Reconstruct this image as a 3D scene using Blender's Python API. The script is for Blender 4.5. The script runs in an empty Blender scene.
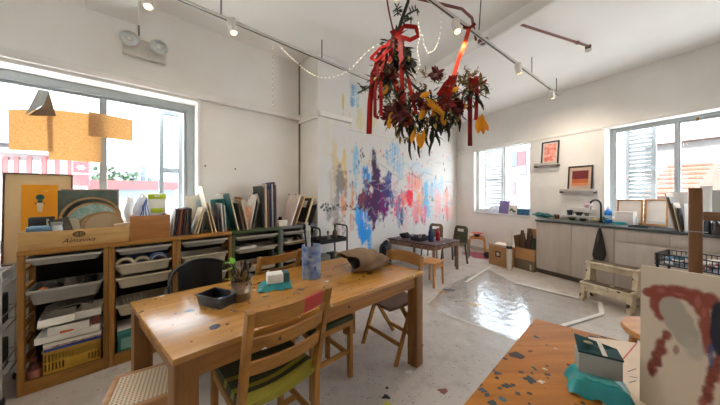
import bpy, bmesh, math, random
import numpy as np
from mathutils import Vector, Matrix

SC = bpy.context.scene
COL = SC.collection
rnd = random.Random(11)
F, H, HX, HY = 250.0, 1.38, 360.0, 193.0      # focal length in pixels, eye height, horizon


def lin(c):
    out = []
    for v in c[:3]:
        v = v / 255.0
        out.append(v / 12.92 if v <= 0.04045 else ((v + 0.055) / 1.055) ** 2.4)
    return out


def V(*a):
    return Vector(a)


# ------------------------------------------------------------------ frames of the room
class Frame:
    """An upright frame turned about the vertical: s runs along a wall, d away from the viewer into it."""
    def __init__(self, deg):
        self.deg = deg
        self.a = math.radians(deg)
        self.u = (math.cos(self.a), math.sin(self.a))
        self.n = (-math.sin(self.a), math.cos(self.a))

    def at(self, s, d, h=0.0):
        return V(s * self.u[0] + d * self.n[0], s * self.u[1] + d * self.n[1], h)

    def sd(self, p):
        return (p[0] * self.u[0] + p[1] * self.u[1], p[0] * self.n[0] + p[1] * self.n[1])

    def pix(self, px, py, d):
        r = (px - HX) / F
        y = d / (r * self.n[0] + self.n[1])
        x = r * y
        return (x * self.u[0] + y * self.u[1], H + (HY - py) / F * y)

    def s(self, px, d):
        return self.pix(px, 0, d)[0]

    def h(self, px, py, d):
        return self.pix(px, py, d)[1]


def P(px, py, h=0.0):
    y = F * (H - h) / (py - HY)
    return V((px - HX) / F * y, y, h)


def Z(px, py, y):
    """Point at a given distance straight ahead."""
    return V((px - HX) / F * y, y, H + (HY - py) / F * y)


L = Frame(42.0)       # left wall and the shelves
M = Frame(42.0)       # pillar and painted wall, in line with the left wall
K = Frame(-63.8)      # kitchen wall at the back
G = Frame(0.0)

# ------------------------------------------------------------------ mesh builder
class B:
    def __init__(self):
        self.bm = bmesh.new()

    def _take(self, verts, faces, m=0):
        vs = [self.bm.verts.new(v) for v in verts]
        out = []
        for f in faces:
            try:
                fc = self.bm.faces.new([vs[i] for i in f])
                fc.material_index = m
                out.append(fc)
            except ValueError:
                pass
        return vs, out

    def hexa(self, c, m=0, bev=0.0):
        """c: 8 corners, bottom ring then top ring (counter-clockwise from above)."""
        vs, fs = self._take(c, [(3, 2, 1, 0), (4, 5, 6, 7), (0, 1, 5, 4), (1, 2, 6, 5), (2, 3, 7, 6), (3, 0, 4, 7)], m)
        if bev > 0:
            es = list({e for f in fs for e in f.edges})
            r = bmesh.ops.bevel(self.bm, geom=es, offset=bev, segments=2, affect='EDGES', profile=0.5, clamp_overlap=True)
            for f in r['faces']:
                f.material_index = m
        return self

    def box(self, x0, x1, y0, y1, z0, z1, m=0, bev=0.0, T=None):
        c = [V(x0, y0, z0), V(x1, y0, z0), V(x1, y1, z0), V(x0, y1, z0), V(x0, y0, z1), V(x1, y0, z1), V(x1, y1, z1), V(x0, y1, z1)]
        if T is not None:
            c = [T @ v for v in c]
        return self.hexa(c, m, bev)

    def cbox(self, c, s, m=0, bev=0.0, T=None):
        return self.box(c[0] - s[0] / 2, c[0] + s[0] / 2, c[1] - s[1] / 2, c[1] + s[1] / 2, c[2] - s[2] / 2, c[2] + s[2] / 2, m, bev, T)

    def bar(self, p, q, w, t, up=(0, 0, 1), m=0, bev=0.0, w2=None, t2=None):
        """A squared bar from p to q; w is its width sideways, t its thickness along up."""
        p, q = Vector(p), Vector(q)
        d = (q - p).normalized()
        up = Vector(up)
        side = d.cross(up)
        if side.length < 1e-5:
            side = d.cross(Vector((1, 0, 0)))
        side.normalize()
        u = side.cross(d).normalized()
        w2 = w if w2 is None else w2
        t2 = t if t2 is None else t2
        c = []
        for o, a, b in ((p, w, t), (q, w2, t2)):
            c += [o - side * a / 2 - u * b / 2, o + side * a / 2 - u * b / 2, o + side * a / 2 + u * b / 2, o - side * a / 2 + u * b / 2]
        return self.hexa([c[0], c[1], c[2], c[3], c[4], c[5], c[6], c[7]], m, bev)

    def tube(self, pts, r, seg=8, m=0, closed=False, flat=1.0):
        pts = [Vector(p) for p in pts]
        n = len(pts)
        rs = r if isinstance(r, (list, tuple)) else [r] * n
        prev = None
        rings = []
        for i, p in enumerate(pts):
            a = pts[i - 1] if (i > 0 or closed) else pts[i]
            b = pts[(i + 1) % n] if (i < n - 1 or closed) else pts[i]
            d = (b - a)
            d = d.normalized() if d.length > 1e-9 else Vector((0, 0, 1))
            if prev is None:
                ref = Vector((0, 0, 1)) if abs(d.z) < 0.9 else Vector((1, 0, 0))
                s = d.cross(ref).normalized()
            else:
                s = prev - d * prev.dot(d)
                s = s.normalized() if s.length > 1e-6 else d.orthogonal().normalized()
            prev = s
            u = d.cross(s).normalized()
            rings.append([self.bm.verts.new(p + (s * math.cos(2 * math.pi * k / seg) + u * math.sin(2 * math.pi * k / seg) * flat) * rs[i]) for k in range(seg)])
        rng = range(n) if closed else range(n - 1)
        for i in rng:
            A, Bq = rings[i], rings[(i + 1) % n]
            for k in range(seg):
                f = self.bm.faces.new([A[k], A[(k + 1) % seg], Bq[(k + 1) % seg], Bq[k]])
                f.material_index = m
        if not closed:
            f = self.bm.faces.new(list(reversed(rings[0]))); f.material_index = m
            f = self.bm.faces.new(rings[-1]); f.material_index = m
        return self

    def lathe(self, prof, c=(0, 0, 0), seg=24, m=0, T=None, ms=None):
        """prof: (radius, z) pairs; radius 0 closes the end."""
        c = Vector(c)
        rings = []
        for r, z in prof:
            if r <= 1e-6:
                p = V(0, 0, z)
                p = (T @ p if T is not None else p) + c
                rings.append([self.bm.verts.new(p)])
            else:
                ring = []
                for k in range(seg):
                    a = 2 * math.pi * k / seg
                    p = V(r * math.cos(a), r * math.sin(a), z)
                    p = (T @ p if T is not None else p) + c
                    ring.append(self.bm.verts.new(p))
                rings.append(ring)
        for i in range(len(rings) - 1):
            A, Bq = rings[i], rings[i + 1]
            mi = ms[i] if ms else m
            for k in range(seg):
                k2 = (k + 1) % seg
                if len(A) == 1 and len(Bq) == 1:
                    continue
                if len(A) == 1:
                    f = self.bm.faces.new([A[0], Bq[k2], Bq[k]])
                elif len(Bq) == 1:
                    f = self.bm.faces.new([A[k], A[k2], Bq[0]])
                else:
                    f = self.bm.faces.new([A[k], A[k2], Bq[k2], Bq[k]])
                f.material_index = mi
        return self

    def cyl(self, p, q, r, r2=None, seg=16, m=0):
        return self.tube([p, q], [r, r if r2 is None else r2], seg, m)

    def prism(self, poly, ext, m=0, me=None, bev=0.0):
        """poly: planar ring of 3-D points; ext: extrusion vector; me: material of the rim."""
        ext = Vector(ext)
        a = [Vector(p) for p in poly]
        n = len(a)
        nrm = Vector((0, 0, 0))
        for i in range(n):
            nrm += (a[i] - a[0]).cross(a[(i + 1) % n] - a[0])
        if nrm.dot(ext) > 0:
            a.reverse()
        b = [p + ext for p in a]
        va = [self.bm.verts.new(p) for p in a]
        vb = [self.bm.verts.new(p) for p in b]
        fs = [self.bm.faces.new(va), self.bm.faces.new(list(reversed(vb)))]
        for f in fs:
            f.material_index = m
        for i in range(n):
            f = self.bm.faces.new([va[i], vb[i], vb[(i + 1) % n], va[(i + 1) % n]])
            f.material_index = m if me is None else me
            fs.append(f)
        if bev > 0:
            es = list({e for f in fs for e in f.edges})
            bmesh.ops.bevel(self.bm, geom=es, offset=bev, segments=2, affect='EDGES', profile=0.5, clamp_overlap=True)
        return self

    def grid(self, nu, nv, fn, m=0, thick=0.0):
        """A surface fn(u, v), u and v in 0..1; with thick it is a closed slab offset along its normals."""
        P0 = [[Vector(fn(i / nu, j / nv)) for j in range(nv + 1)] for i in range(nu + 1)]
        top = [[self.bm.verts.new(p) for p in row] for row in P0]
        for i in range(nu):
            for j in range(nv):
                f = self.bm.faces.new([top[i][j], top[i + 1][j], top[i + 1][j + 1], top[i][j + 1]])
                f.material_index = m
        if thick:
            def nor(i, j):
                a = P0[min(i + 1, nu)][j] - P0[max(i - 1, 0)][j]
                b = P0[i][min(j + 1, nv)] - P0[i][max(j - 1, 0)]
                n = a.cross(b)
                return n.normalized() if n.length > 1e-9 else Vector((0, 0, 1))
            bot = [[self.bm.verts.new(P0[i][j] - nor(i, j) * thick) for j in range(nv + 1)] for i in range(nu + 1)]
            for i in range(nu):
                for j in range(nv):
                    f = self.bm.faces.new([bot[i][j + 1], bot[i + 1][j + 1], bot[i + 1][j], bot[i][j]])
                    f.material_index = m
            for i in range(nu):
                for j, s in ((0, 1), (nv, -1)):
                    q = [top[i][j], bot[i][j], bot[i + 1][j], top[i + 1][j]]
                    f = self.bm.faces.new(q if s > 0 else q[::-1]); f.material_index = m
            for j in range(nv):
                for i, s in ((0, -1), (nu, 1)):
                    q = [top[i][j], bot[i][j], bot[i][j + 1], top[i][j + 1]]
                    f = self.bm.faces.new(q if s > 0 else q[::-1]); f.material_index = m
        return self

    def ico(self, c, r, sub=2, m=0, scale=(1, 1, 1), noise=0.0, seed=0, T=None):
        q = random.Random(seed)
        res = bmesh.ops.create_icosphere(self.bm, subdivisions=sub, radius=1.0)
        c = Vector(c)
        for v in res['verts']:
            k = 1.0 + (q.random() - 0.5) * 2 * noise
            p = V(v.co.x * scale[0] * r * k, v.co.y * scale[1] * r * k, v.co.z * scale[2] * r * k)
            v.co = c + (T @ p if T is not None else p)
        for f in {f for v in res['verts'] for f in v.link_faces}:
            f.material_index = m
        return self

    def build(self, name, mats, parent=None, smooth=True, angle=35):
        me = bpy.data.meshes.new(name)
        self.bm.normal_update()
        self.bm.to_mesh(me)
        self.bm.free()
        for mt in (mats if isinstance(mats, (list, tuple)) else [mats]):
            me.materials.append(mt)
        if smooth:
            me.polygons.foreach_set('use_smooth', [True] * len(me.polygons))
            me.set_sharp_from_angle(angle=math.radians(angle))
        o = bpy.data.objects.new(name, me)
        COL.objects.link(o)
        if parent is not None:
            o.parent = parent
        return o


def tag(o, label=None, cat=None, group=None, kind=None):
    if label: o['label'] = label
    if cat: o['category'] = cat
    if group: o['group'] = group
    if kind: o['kind'] = kind
    return o


def thing(name, label, cat, loc=(0, 0, 0), deg=0.0, group=None):
    o = bpy.data.objects.new(name, None)
    o.empty_display_size = 0.05
    COL.objects.link(o)
    o.location = loc
    o.rotation_euler = (0, 0, math.radians(deg))
    return tag(o, label, cat, group)


def solo(o, label, cat, loc=None, deg=0.0, group=None):
    """A thing that is one mesh."""
    if loc is not None:
        o.location = loc
    o.rotation_euler = (0, 0, math.radians(deg))
    return tag(o, label, cat, group)


def struct(o):
    o['kind'] = 'structure'
    return o


def dup(root, loc, deg, label=None, group=None):
    r = root.copy(); COL.objects.link(r)
    r.location = loc; r.rotation_euler = (0, 0, math.radians(deg))
    if label: r['label'] = label
    if group: r['group'] = group
    for ch in list(root.children):
        c = ch.copy(); COL.objects.link(c); c.parent = r
        for g in ch.children:
            d = g.copy(); COL.objects.link(d); d.parent = c
    return r


def Rz(deg):
    return Matrix.Rotation(math.radians(deg), 4, 'Z')


def TR(loc, deg=0.0, ax='Z'):
    return Matrix.Translation(Vector(loc)) @ Matrix.Rotation(math.radians(deg), 4, ax)


# ------------------------------------------------------------------ materials
def nodemat(name):
    m = bpy.data.materials.new(name)
    m.use_nodes = True
    nt = m.node_tree
    return m, nt, nt.nodes['Principled BSDF']


def N(nt, typ, **kw):
    n = nt.nodes.new(typ)
    for k, v in kw.items():
        if k in n.inputs:
            n.inputs[k].default_value = v
        else:
            setattr(n, k, v)
    return n


def rgba(c):
    return tuple(lin(c)) + (1.0,)


def coords(nt, scale=(1, 1, 1), kind='Object'):
    tc = N(nt, 'ShaderNodeTexCoord')
    mp = N(nt, 'ShaderNodeMapping')
    mp.inputs['Scale'].default_value = scale
    nt.links.new(tc.outputs[kind], mp.inputs['Vector'])
    return mp.outputs['Vector']


def mixc(nt, fac, a, b):
    mx = N(nt, 'ShaderNodeMix', data_type='RGBA')
    for sock, val in ((mx.inputs[0], fac), (mx.inputs[6], a), (mx.inputs[7], b)):
        if hasattr(val, 'is_output'):
            nt.links.new(val, sock)
        else:
            sock.default_value = val
    return mx.outputs[2]


def noise(nt, vec, scale, detail=4.0, rough=0.55, dist=0.0):
    n = N(nt, 'ShaderNodeTexNoise', Scale=scale, Detail=detail, Roughness=rough, Distortion=dist)
    nt.links.new(vec, n.inputs['Vector'])
    return n.outputs['Fac']


def ramp(nt, fac, stops, interp='LINEAR'):
    r = N(nt, 'ShaderNodeValToRGB')
    cr = r.color_ramp
    cr.interpolation = interp
    while len(cr.elements) < len(stops):
        cr.elements.new(0.5)
    for e, (p, c) in zip(cr.elements, stops):
        e.position = p
        e.color = c if len(c) == 4 else rgba(c)
    nt.links.new(fac, r.inputs['Fac'])
    return r.outputs['Color']


def bumpn(nt, bsdf, fac, strength, dist=0.01):
    b = N(nt, 'ShaderNodeBump', Strength=strength, Distance=dist)
    nt.links.new(fac, b.inputs['Height'])
    nt.links.new(b.outputs['Normal'], bsdf.inputs['Normal'])


def math_(nt, op, a, b=None, clamp=False):
    n = N(nt, 'ShaderNodeMath', operation=op, use_clamp=clamp)
    for i, v in enumerate((a, b)):
        if v is None: continue
        if hasattr(v, 'is_output'): nt.links.new(v, n.inputs[i])
        else: n.inputs[i].default_value = v
    return n.outputs[0]


def splat(nt, vec, base, scale, size, density, palette, warp=0.3):
    """Dried paint specks of several colours over the colour base."""
    nz = N(nt, 'ShaderNodeTexNoise', Scale=scale * 2.5, Detail=2.0)
    nt.links.new(vec, nz.inputs['Vector'])
    add = N(nt, 'ShaderNodeMix', data_type='RGBA', blend_type='ADD')
    add.inputs[0].default_value = warp / scale
    nt.links.new(vec, add.inputs[6]); nt.links.new(nz.outputs['Color'], add.inputs[7])
    vo = N(nt, 'ShaderNodeTexVoronoi', Scale=scale, Randomness=1.0)
    nt.links.new(add.outputs[2], vo.inputs['Vector'])
    sp = N(nt, 'ShaderNodeSeparateColor')
    nt.links.new(vo.outputs['Color'], sp.inputs[0])
    rad = math_(nt, 'MULTIPLY', sp.outputs[1], size)
    near = math_(nt, 'LESS_THAN', vo.outputs['Distance'], rad)
    gate = math_(nt, 'LESS_THAN', sp.outputs[0], density)
    fac = math_(nt, 'MULTIPLY', near, gate)
    k = len(palette)
    pal = ramp(nt, sp.outputs[2], [(i / k, c) for i, c in enumerate(palette)], 'CONSTANT')
    return mixc(nt, fac, base, pal)


_mc = {}


def mat(name, c, rough=0.55, metal=0.0, var=0.0, vscale=6.0, c2=None, bump=0.0, bscale=40.0, spec=0.5, coat=0.0, trans=0.0, alpha=1.0, emit=0.0, spl=None):
    """A surface with a soft mottle between c and c2, an optional bump and optional paint specks."""
    if name in _mc: return _mc[name]
    m, nt, b = nodemat(name)
    vec = coords(nt)
    b.inputs['Roughness'].default_value = rough
    b.inputs['Metallic'].default_value = metal
    b.inputs['Specular IOR Level'].default_value = spec
    b.inputs['Coat Weight'].default_value = coat
    b.inputs['Transmission Weight'].default_value = trans
    b.inputs['Alpha'].default_value = alpha
    col = rgba(c)
    if c2 is None:
        c2 = tuple(max(0, v * (1 - max(var, 0.05))) for v in c)
    f = noise(nt, vec, vscale, 5.0)
    f = ramp(nt, f, [(0.35, (0, 0, 0, 1)), (0.68, (1, 1, 1, 1))])
    col = mixc(nt, f, rgba(c), rgba(c2))
    if spl:
        for s in spl:
            col = splat(nt, vec, col, *s)
    nt.links.new(col, b.inputs['Base Color'])
    if emit:
        b.inputs['Emission Color'].default_value = rgba(c)
        b.inputs['Emission Strength'].default_value = emit
    if bump:
        bumpn(nt, b, noise(nt, vec, bscale, 4.0), bump)
    _mc[name] = m
    return m


def wood(name, c1, c2, axis='x', rough=0.5, scale=9.0, dark=None, spl=None, coat=0.0, bump=0.12, spec=0.5):
    if name in _mc: return _mc[name]
    m, nt, b = nodemat(name)
    k = {'x': (0.09, 1, 1), 'y': (1, 0.09, 1), 'z': (1, 1, 0.09)}[axis]
    vec = coords(nt, k)
    f = noise(nt, vec, scale * 4, 6.0, 0.65, 0.35)
    g = noise(nt, vec, scale * 0.8, 3.0, 0.5, 0.8)
    col = mixc(nt, ramp(nt, f, [(0.32, (0, 0, 0, 1)), (0.68, (1, 1, 1, 1))]), rgba(c1), rgba(c2))
    d = dark or tuple(v * 0.62 for v in c2)
    col = mixc(nt, math_(nt, 'MULTIPLY', ramp(nt, g, [(0.5, (0, 0, 0, 1)), (0.75, (1, 1, 1, 1))]), 0.55), col, rgba(d))
    plain = coords(nt)
    if spl:
        for s in spl:
            col = splat(nt, plain, col, *s)
    nt.links.new(col, b.inputs['Base Color'])
    b.inputs['Roughness'].default_value = rough
    b.inputs['Coat Weight'].default_value = coat
    b.inputs['Specular IOR Level'].default_value = spec
    bumpn(nt, b, f, bump, 0.004)
    _mc[name] = m
    return m


def clearmat(name, tint=(235, 245, 245), clear=0.9, rough=0.03, bump=0.0, bscale=8.0):
    """Thin clear sheet: mostly see-through with a reflection on top."""
    if name in _mc: return _mc[name]
    m = bpy.data.materials.new(name); m.use_nodes = True
    nt = m.node_tree; nt.nodes.clear()
    out = N(nt, 'ShaderNodeOutputMaterial')
    tr = N(nt, 'ShaderNodeBsdfTransparent'); tr.inputs['Color'].default_value = rgba(tint)
    gl = N(nt, 'ShaderNodeBsdfGlossy'); gl.inputs['Roughness'].default_value = rough
    mx = N(nt, 'ShaderNodeMixShader')
    fr = N(nt, 'ShaderNodeLayerWeight', Blend=0.35)
    fac = math_(nt, 'MULTIPLY', fr.outputs['Fresnel'], 1 - clear)
    fac = math_(nt, 'ADD', fac, (1 - clear) * 0.35, True)
    nt.links.new(fac, mx.inputs['Fac'])
    nt.links.new(tr.outputs[0], mx.inputs[1]); nt.links.new(gl.outputs[0], mx.inputs[2])
    if bump:
        vec = coords(nt)
        bp = N(nt, 'ShaderNodeBump', Strength=bump, Distance=0.03)
        nt.links.new(noise(nt, vec, bscale, 5.0, 0.6, 0.6), bp.inputs['Height'])
        nt.links.new(bp.outputs['Normal'], gl.inputs['Normal'])
    nt.links.new(mx.outputs[0], out.inputs['Surface'])
    _mc[name] = m
    return m


def emat(name, c, s):
    if name in _mc: return _mc[name]
    m, nt, b = nodemat(name)
    b.inputs['Base Color'].default_value = rgba(c)
    b.inputs['Emission Color'].default_value = rgba(c)
    b.inputs['Emission Strength'].default_value = s
    _mc[name] = m
    return m


def vcolmat(name, rough=0.6, bump=0.15, bscale=60.0):
    """Paint laid on a surface: the pigment of each spot is stored on the mesh."""
    m, nt, b = nodemat(name)
    a = N(nt, 'ShaderNodeVertexColor', layer_name='pigment')
    nt.links.new(a.outputs['Color'], b.inputs['Base Color'])
    b.inputs['Roughness'].default_value = rough
    if bump:
        bumpn(nt, b, noise(nt, coords(nt), bscale, 4.0), bump)
    return m


PAL = [(40, 70, 150), (170, 30, 40), (30, 35, 40), (230, 190, 60), (60, 110, 70), (235, 235, 230), (60, 40, 70), (90, 150, 190)]
DARKPAL = [(30, 35, 45), (45, 40, 35), (25, 40, 60), (60, 30, 30), (235, 230, 220), (35, 60, 50)]
W = dict(
    pine=lambda ax='x': wood('pine_' + ax, (205, 148, 78), (176, 118, 54), ax, 0.55),
    shelf=lambda ax='x': wood('shelf_wood_' + ax, (172, 120, 46), (136, 88, 28), ax, 0.5),
    chair=lambda ax='x': wood('chair_wood_' + ax, (176, 122, 50), (138, 88, 30), ax, 0.5, spl=[(16, 0.35, 0.06, DARKPAL)]),
)
# ================================================================== THE ROOM
DL, DK, DM = 3.23, 5.28, 2.798          # wall distances in their frames
CEIL = 3.22
TRIM = 2.44

wall_m = mat('wall_paint', (238, 235, 230), 0.85, c2=(232, 228, 221), vscale=2.2, bump=0.06, bscale=25)
trim_m = mat('trim_paint', (238, 235, 230), 0.6, c2=(230, 226, 220), vscale=5)
ceil_m = mat('ceiling_paint', (247, 246, 243), 0.9, c2=(243, 241, 237), vscale=1.5, bump=0.04, bscale=20)
alu_m = mat('window_aluminium', (168, 174, 176), 0.4, 0.35, c2=(158, 163, 165))
white_frame_m = mat('white_window_paint', (232, 234, 233), 0.5)
glass_m = clearmat('window_glass', (252, 254, 254), 0.95, 0.02)


def wall_mesh(name, fr, s0, s1, d, th, h0, h1, holes, m, parent=None):
    """An upright wall slab with rectangular openings, built in its own frame."""
    ss = sorted({s0, s1} | {v for q in holes for v in q[:2] if s0 < v < s1})
    hs = sorted({h0, h1} | {v for q in holes for v in q[2:4] if h0 < v < h1})

    def solid(i, j):
        if not (0 <= i < len(ss) - 1 and 0 <= j < len(hs) - 1): return False
        a, b = (ss[i] + ss[i + 1]) / 2, (hs[j] + hs[j + 1]) / 2
        return not any(q[0] < a < q[1] and q[2] < b < q[3] for q in holes)
    b = B(); bm = b.bm; vc = {}

    def v(s, y, h):
        k = (round(s, 5), round(y, 5), round(h, 5))
        if k not in vc: vc[k] = bm.verts.new((s, y, h))
        return vc[k]
    for i in range(len(ss) - 1):
        for j in range(len(hs) - 1):
            if not solid(i, j): continue
            a, c, e, f = ss[i], ss[i + 1], hs[j], hs[j + 1]
            bm.faces.new([v(a, 0, e), v(c, 0, e), v(c, 0, f), v(a, 0, f)])
            bm.faces.new([v(a, th, f), v(c, th, f), v(c, th, e), v(a, th, e)])
            if not solid(i - 1, j): bm.faces.new([v(a, 0, f), v(a, th, f), v(a, th, e), v(a, 0, e)])
            if not solid(i + 1, j): bm.faces.new([v(c, 0, e), v(c, th, e), v(c, th, f), v(c, 0, f)])
            if not solid(i, j - 1): bm.faces.new([v(a, 0, e), v(a, th, e), v(c, th, e), v(c, 0, e)])
            if not solid(i, j + 1): bm.faces.new([v(a, 0, f), v(c, 0, f), v(c, th, f), v(a, th, f)])
    o = b.build(name, m, parent, smooth=False)
    o.location = fr.at(0, d, 0); o.rotation_euler = (0, 0, fr.a)
    return struct(o)


# corners of the room on plan
cornA = L.at(L.s(299.6, DL), DL)                       # left wall meets the pillar
cornB = M.at(M.s(318, DM), DM)                         # pillar's outer edge
sC_M = M.s(457, DL)
cornC = M.at(sC_M, DL)                                 # painted wall meets kitchen wall
sC_K = K.sd(cornC)[0]
DK = K.sd(cornC)[1]
S_END = sC_K + 7.2

sA = L.s(299.6, DL)
floor_poly = [cornA, L.at(-2.6, DL), V(-4.2, -2.6, 0), V(4.2, -2.6, 0), K.at(S_END, DK + .1), M.at(sC_M + .25, DL + .15), L.at(sA, DL + .15)]

# ---- floor
m, nt, b = nodemat('painted_concrete')
vec = coords(nt)
f1 = noise(nt, vec, 1.1, 6.0, 0.6)
f2 = noise(nt, vec, 7.0, 6.0, 0.7)
col = mixc(nt, ramp(nt, f1, [(0.3, (0, 0, 0, 1)), (0.7, (1, 1, 1, 1))]), rgba((206, 197, 188)), rgba((182, 172, 162)))
col = mixc(nt, ramp(nt, f2, [(0.5, (0, 0, 0, 1)), (0.72, (0.6, 0.6, 0.6, 1))]), col, rgba((152, 141, 131)))
f3 = noise(nt, vec, 2.7, 5.0, 0.7)
col = mixc(nt, ramp(nt, f3, [(0.56, (0, 0, 0, 1)), (0.74, (0.7, 0.7, 0.7, 1))]), col, rgba((222, 214, 206)))
col = splat(nt, vec, col, 30, 0.17, 0.4, [(60, 52, 46), (90, 75, 62), (50, 50, 55), (110, 90, 76), (80, 60, 50)], 0.5)
col = splat(nt, vec, col, 9, 0.11, 0.3, [(40, 40, 48), (150, 50, 50), (60, 70, 120), (70, 58, 48), (225, 220, 210), (215, 175, 70)], 0.6)
col = splat(nt, vec, col, 60, 0.26, 0.4, [(70, 60, 52), (105, 88, 74), (60, 62, 70)], 0.5)
nt.links.new(col, b.inputs['Base Color'])
b.inputs['Roughness'].default_value = 0.42
bumpn(nt, b, f2, 0.12, 0.01)
floor_m = m
fb = B(); fb.prism([p.copy() for p in floor_poly], (0, 0, -0.15))
struct(fb.build('floor', floor_m, smooth=False))
cb = B(); cb.prism([V(p.x, p.y, CEIL) for p in floor_poly], (0, 0, 0.2))
struct(cb.build('ceiling', ceil_m, smooth=False))

# ---- left wall with its window opening
w1_s1 = L.s(197, DL)
w1 = (-2.2, w1_s1, 0.90, 2.37)
sA = L.s(299.6, DL)
wall_mesh('wall_left', L, -2.6, sA, DL, 0.25, 0, CEIL, [w1], wall_m)
# pillar between the left wall and the painted wall
pb = B()
back = L.at(sA, DL + 0.6); back2 = M.at(M.s(318, DM), DM + 0.9)
pil_s1 = M.s(349.5, DM)
pf = M.at(pil_s1, DM)
pb.prism([cornA, cornB, pf, M.at(pil_s1, DM + 0.9), L.at(sA, DL + 0.9)], (0, 0, CEIL))

# ---- paint on the mural wall and pillar: pigment stored per vertex
nrng = np.random.default_rng(5)


def vnoise(shape, cell, seed):
    """Smooth random field of the given cell size (in samples)."""
    r = np.random.default_rng(seed)
    cy, cx = cell if isinstance(cell, tuple) else (cell, cell)
    gy, gx = int(shape[0] / cy) + 3, int(shape[1] / cx) + 3
    g = r.random((gy, gx))
    y = np.arange(shape[0]) / cy; x = np.arange(shape[1]) / cx
    y0 = y.astype(int); x0 = x.astype(int)
    fy = (y - y0)[:, None]; fx = (x - x0)[None, :]
    fy = fy * fy * (3 - 2 * fy); fx = fx * fx * (3 - 2 * fx)
    a = g[np.ix_(y0, x0)]; b_ = g[np.ix_(y0, x0 + 1)]; c_ = g[np.ix_(y0 + 1, x0)]; d_ = g[np.ix_(y0 + 1, x0 + 1)]
    return (a * (1 - fx) + b_ * fx) * (1 - fy) + (c_ * (1 - fx) + d_ * fx) * fy


def fbm(shape, cell, seed, octv=4):
    out = np.zeros(shape); amp = 1.0; tot = 0
    cy, cx = cell if isinstance(cell, tuple) else (cell, cell)
    for k in range(octv):
        out += amp * vnoise(shape, (max(cy / 2 ** k, 1.01), max(cx / 2 ** k, 1.01)), seed + k * 17); tot += amp; amp *= 0.55
    return out / tot


class Paint:
    """A pigment image over a wall stretch (s0..s1, h0..h1)."""
    def __init__(self, s0, s1, h0, h1, res, base):
        self.s0, self.h0 = s0, h0
        self.nx = int((s1 - s0) / res) + 1; self.ny = int((h1 - h0) / res) + 1
        self.S, self.Hh = np.meshgrid(np.linspace(s0, s1, self.nx), np.linspace(h0, h1, self.ny))
        self.res = res
        self.img = np.ones((self.ny, self.nx, 3)) * np.array(lin(base))
        self.wob = fbm((self.ny, self.nx), 0.16 / res, 3) - 0.5
        self.wob2 = fbm((self.ny, self.nx), 0.05 / res, 9) - 0.5
        self.strk = fbm((self.ny, self.nx), (0.45 / res, 0.022 / res), 21) 
        self.gr = fbm((self.ny, self.nx), 0.03 / res, 33)

    def lay(self, mask, c, a=1.0):
        k = (np.clip(mask, 0, 1) * a)[..., None]
        self.img = self.img * (1 - k) + np.array(lin(c)) * k

    def blob(self, s, h, rs, rh, c, a=1.0, dry=0.5, edge=0.35, wob=0.9, tilt=0.0):
        ds = (self.S - s + tilt * (self.Hh - h)) / rs; dh = (self.Hh - h) / rh
        q = 1 - np.sqrt(ds ** 2 + dh ** 2) + wob * self.wob * 1.6 + wob * self.wob2 * 0.9
        m_ = np.clip(q / edge, 0, 1)
        m_ = m_ * np.clip((self.strk * .75 + self.gr * .35 - dry * 0.56) / 0.14, 0, 1) if dry > 0 else m_
        self.lay(m_, c, a)

    def drip(self, s, h, ln, w, c, a=0.8):
        wv = s + 0.012 * np.sin(self.Hh * 9 + s * 40)
        m_ = (np.abs(self.S - wv) < w * (0.5 + 0.5 * np.clip((self.Hh - (h - ln)) / max(ln, 1e-3), 0, 1))) & (self.Hh < h) & (self.Hh > h - ln)
        self.lay(m_.astype(float), c, a)

    def line(self, pts, w, c, a=0.7):
        m_ = np.zeros_like(self.S)
        for (x0, y0), (x1, y1) in zip(pts, pts[1:]):
            dx, dy = x1 - x0, y1 - y0
            t = np.clip(((self.S - x0) * dx + (self.Hh - y0) * dy) / (dx * dx + dy * dy + 1e-9), 0, 1)
            d = np.hypot(self.S - x0 - t * dx, self.Hh - y0 - t * dy)
            m_ = np.maximum(m_, np.clip((w - d) / (w * 0.5), 0, 1))
        self.lay(m_, c, a)

    def mesh(self, name, m, place=None):
        """The painted face as a fine sheet of real wall surface."""
        me = bpy.data.meshes.new(name)
        nx, ny = self.nx, self.ny
        co = np.zeros((ny * nx, 3), dtype=np.float32)
        co[:, 0] = self.S.ravel(); co[:, 2] = self.Hh.ravel()
        idx = np.arange(ny * nx).reshape(ny, nx)
        fc = np.stack([idx[:-1, :-1], idx[:-1, 1:], idx[1:, 1:], idx[1:, :-1]], -1).reshape(-1, 4)
        me.from_pydata(co.tolist(), [], fc.tolist())
        ca = me.color_attributes.new('pigment', 'FLOAT_COLOR', 'POINT')
        dat = np.ones((ny * nx, 4), dtype=np.float32); dat[:, :3] = self.img.reshape(-1, 3)
        ca.data.foreach_set('color', dat.ravel())
        me.materials.append(m)
        o = bpy.data.objects.new(name, me); COL.objects.link(o)
        return o


WALLC = (226, 223, 220)
mur = Paint(pil_s1 - .05, sC_M, 0.0, CEIL, 0.012, WALLC)


MD = DL


def mp(px, py):
    return M.pix(px, py, MD)


def vivid(c, k=1.35):
    g = sum(c) / 3
    return tuple(min(255, max(0, g + (v - g) * k)) for v in c)


def mblob(T, px, py, rx, ry, c, a=1.0, dry=0.5, **k):
    if dry < .12: k.setdefault('wob', .55)
    s, h = mp(px, py)
    s2, h2 = mp(px + rx, py + ry)
    T.blob(s, h, abs(s2 - s), abs(h - h2) if abs(h - h2) > 0.03 else 0.03, vivid(c), a, dry, **k)


def mdrips(T, px0, px1, py, n, ln, c, w=0.006, seed=1, a=0.7):
    q = random.Random(seed)
    for _ in range(n):
        s, h = mp(q.uniform(px0, px1), py + q.uniform(-6, 6))
        T.drip(s, h, ln * q.uniform(0.3, 1.0), w * q.uniform(0.5, 1.3), c, a)


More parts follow.
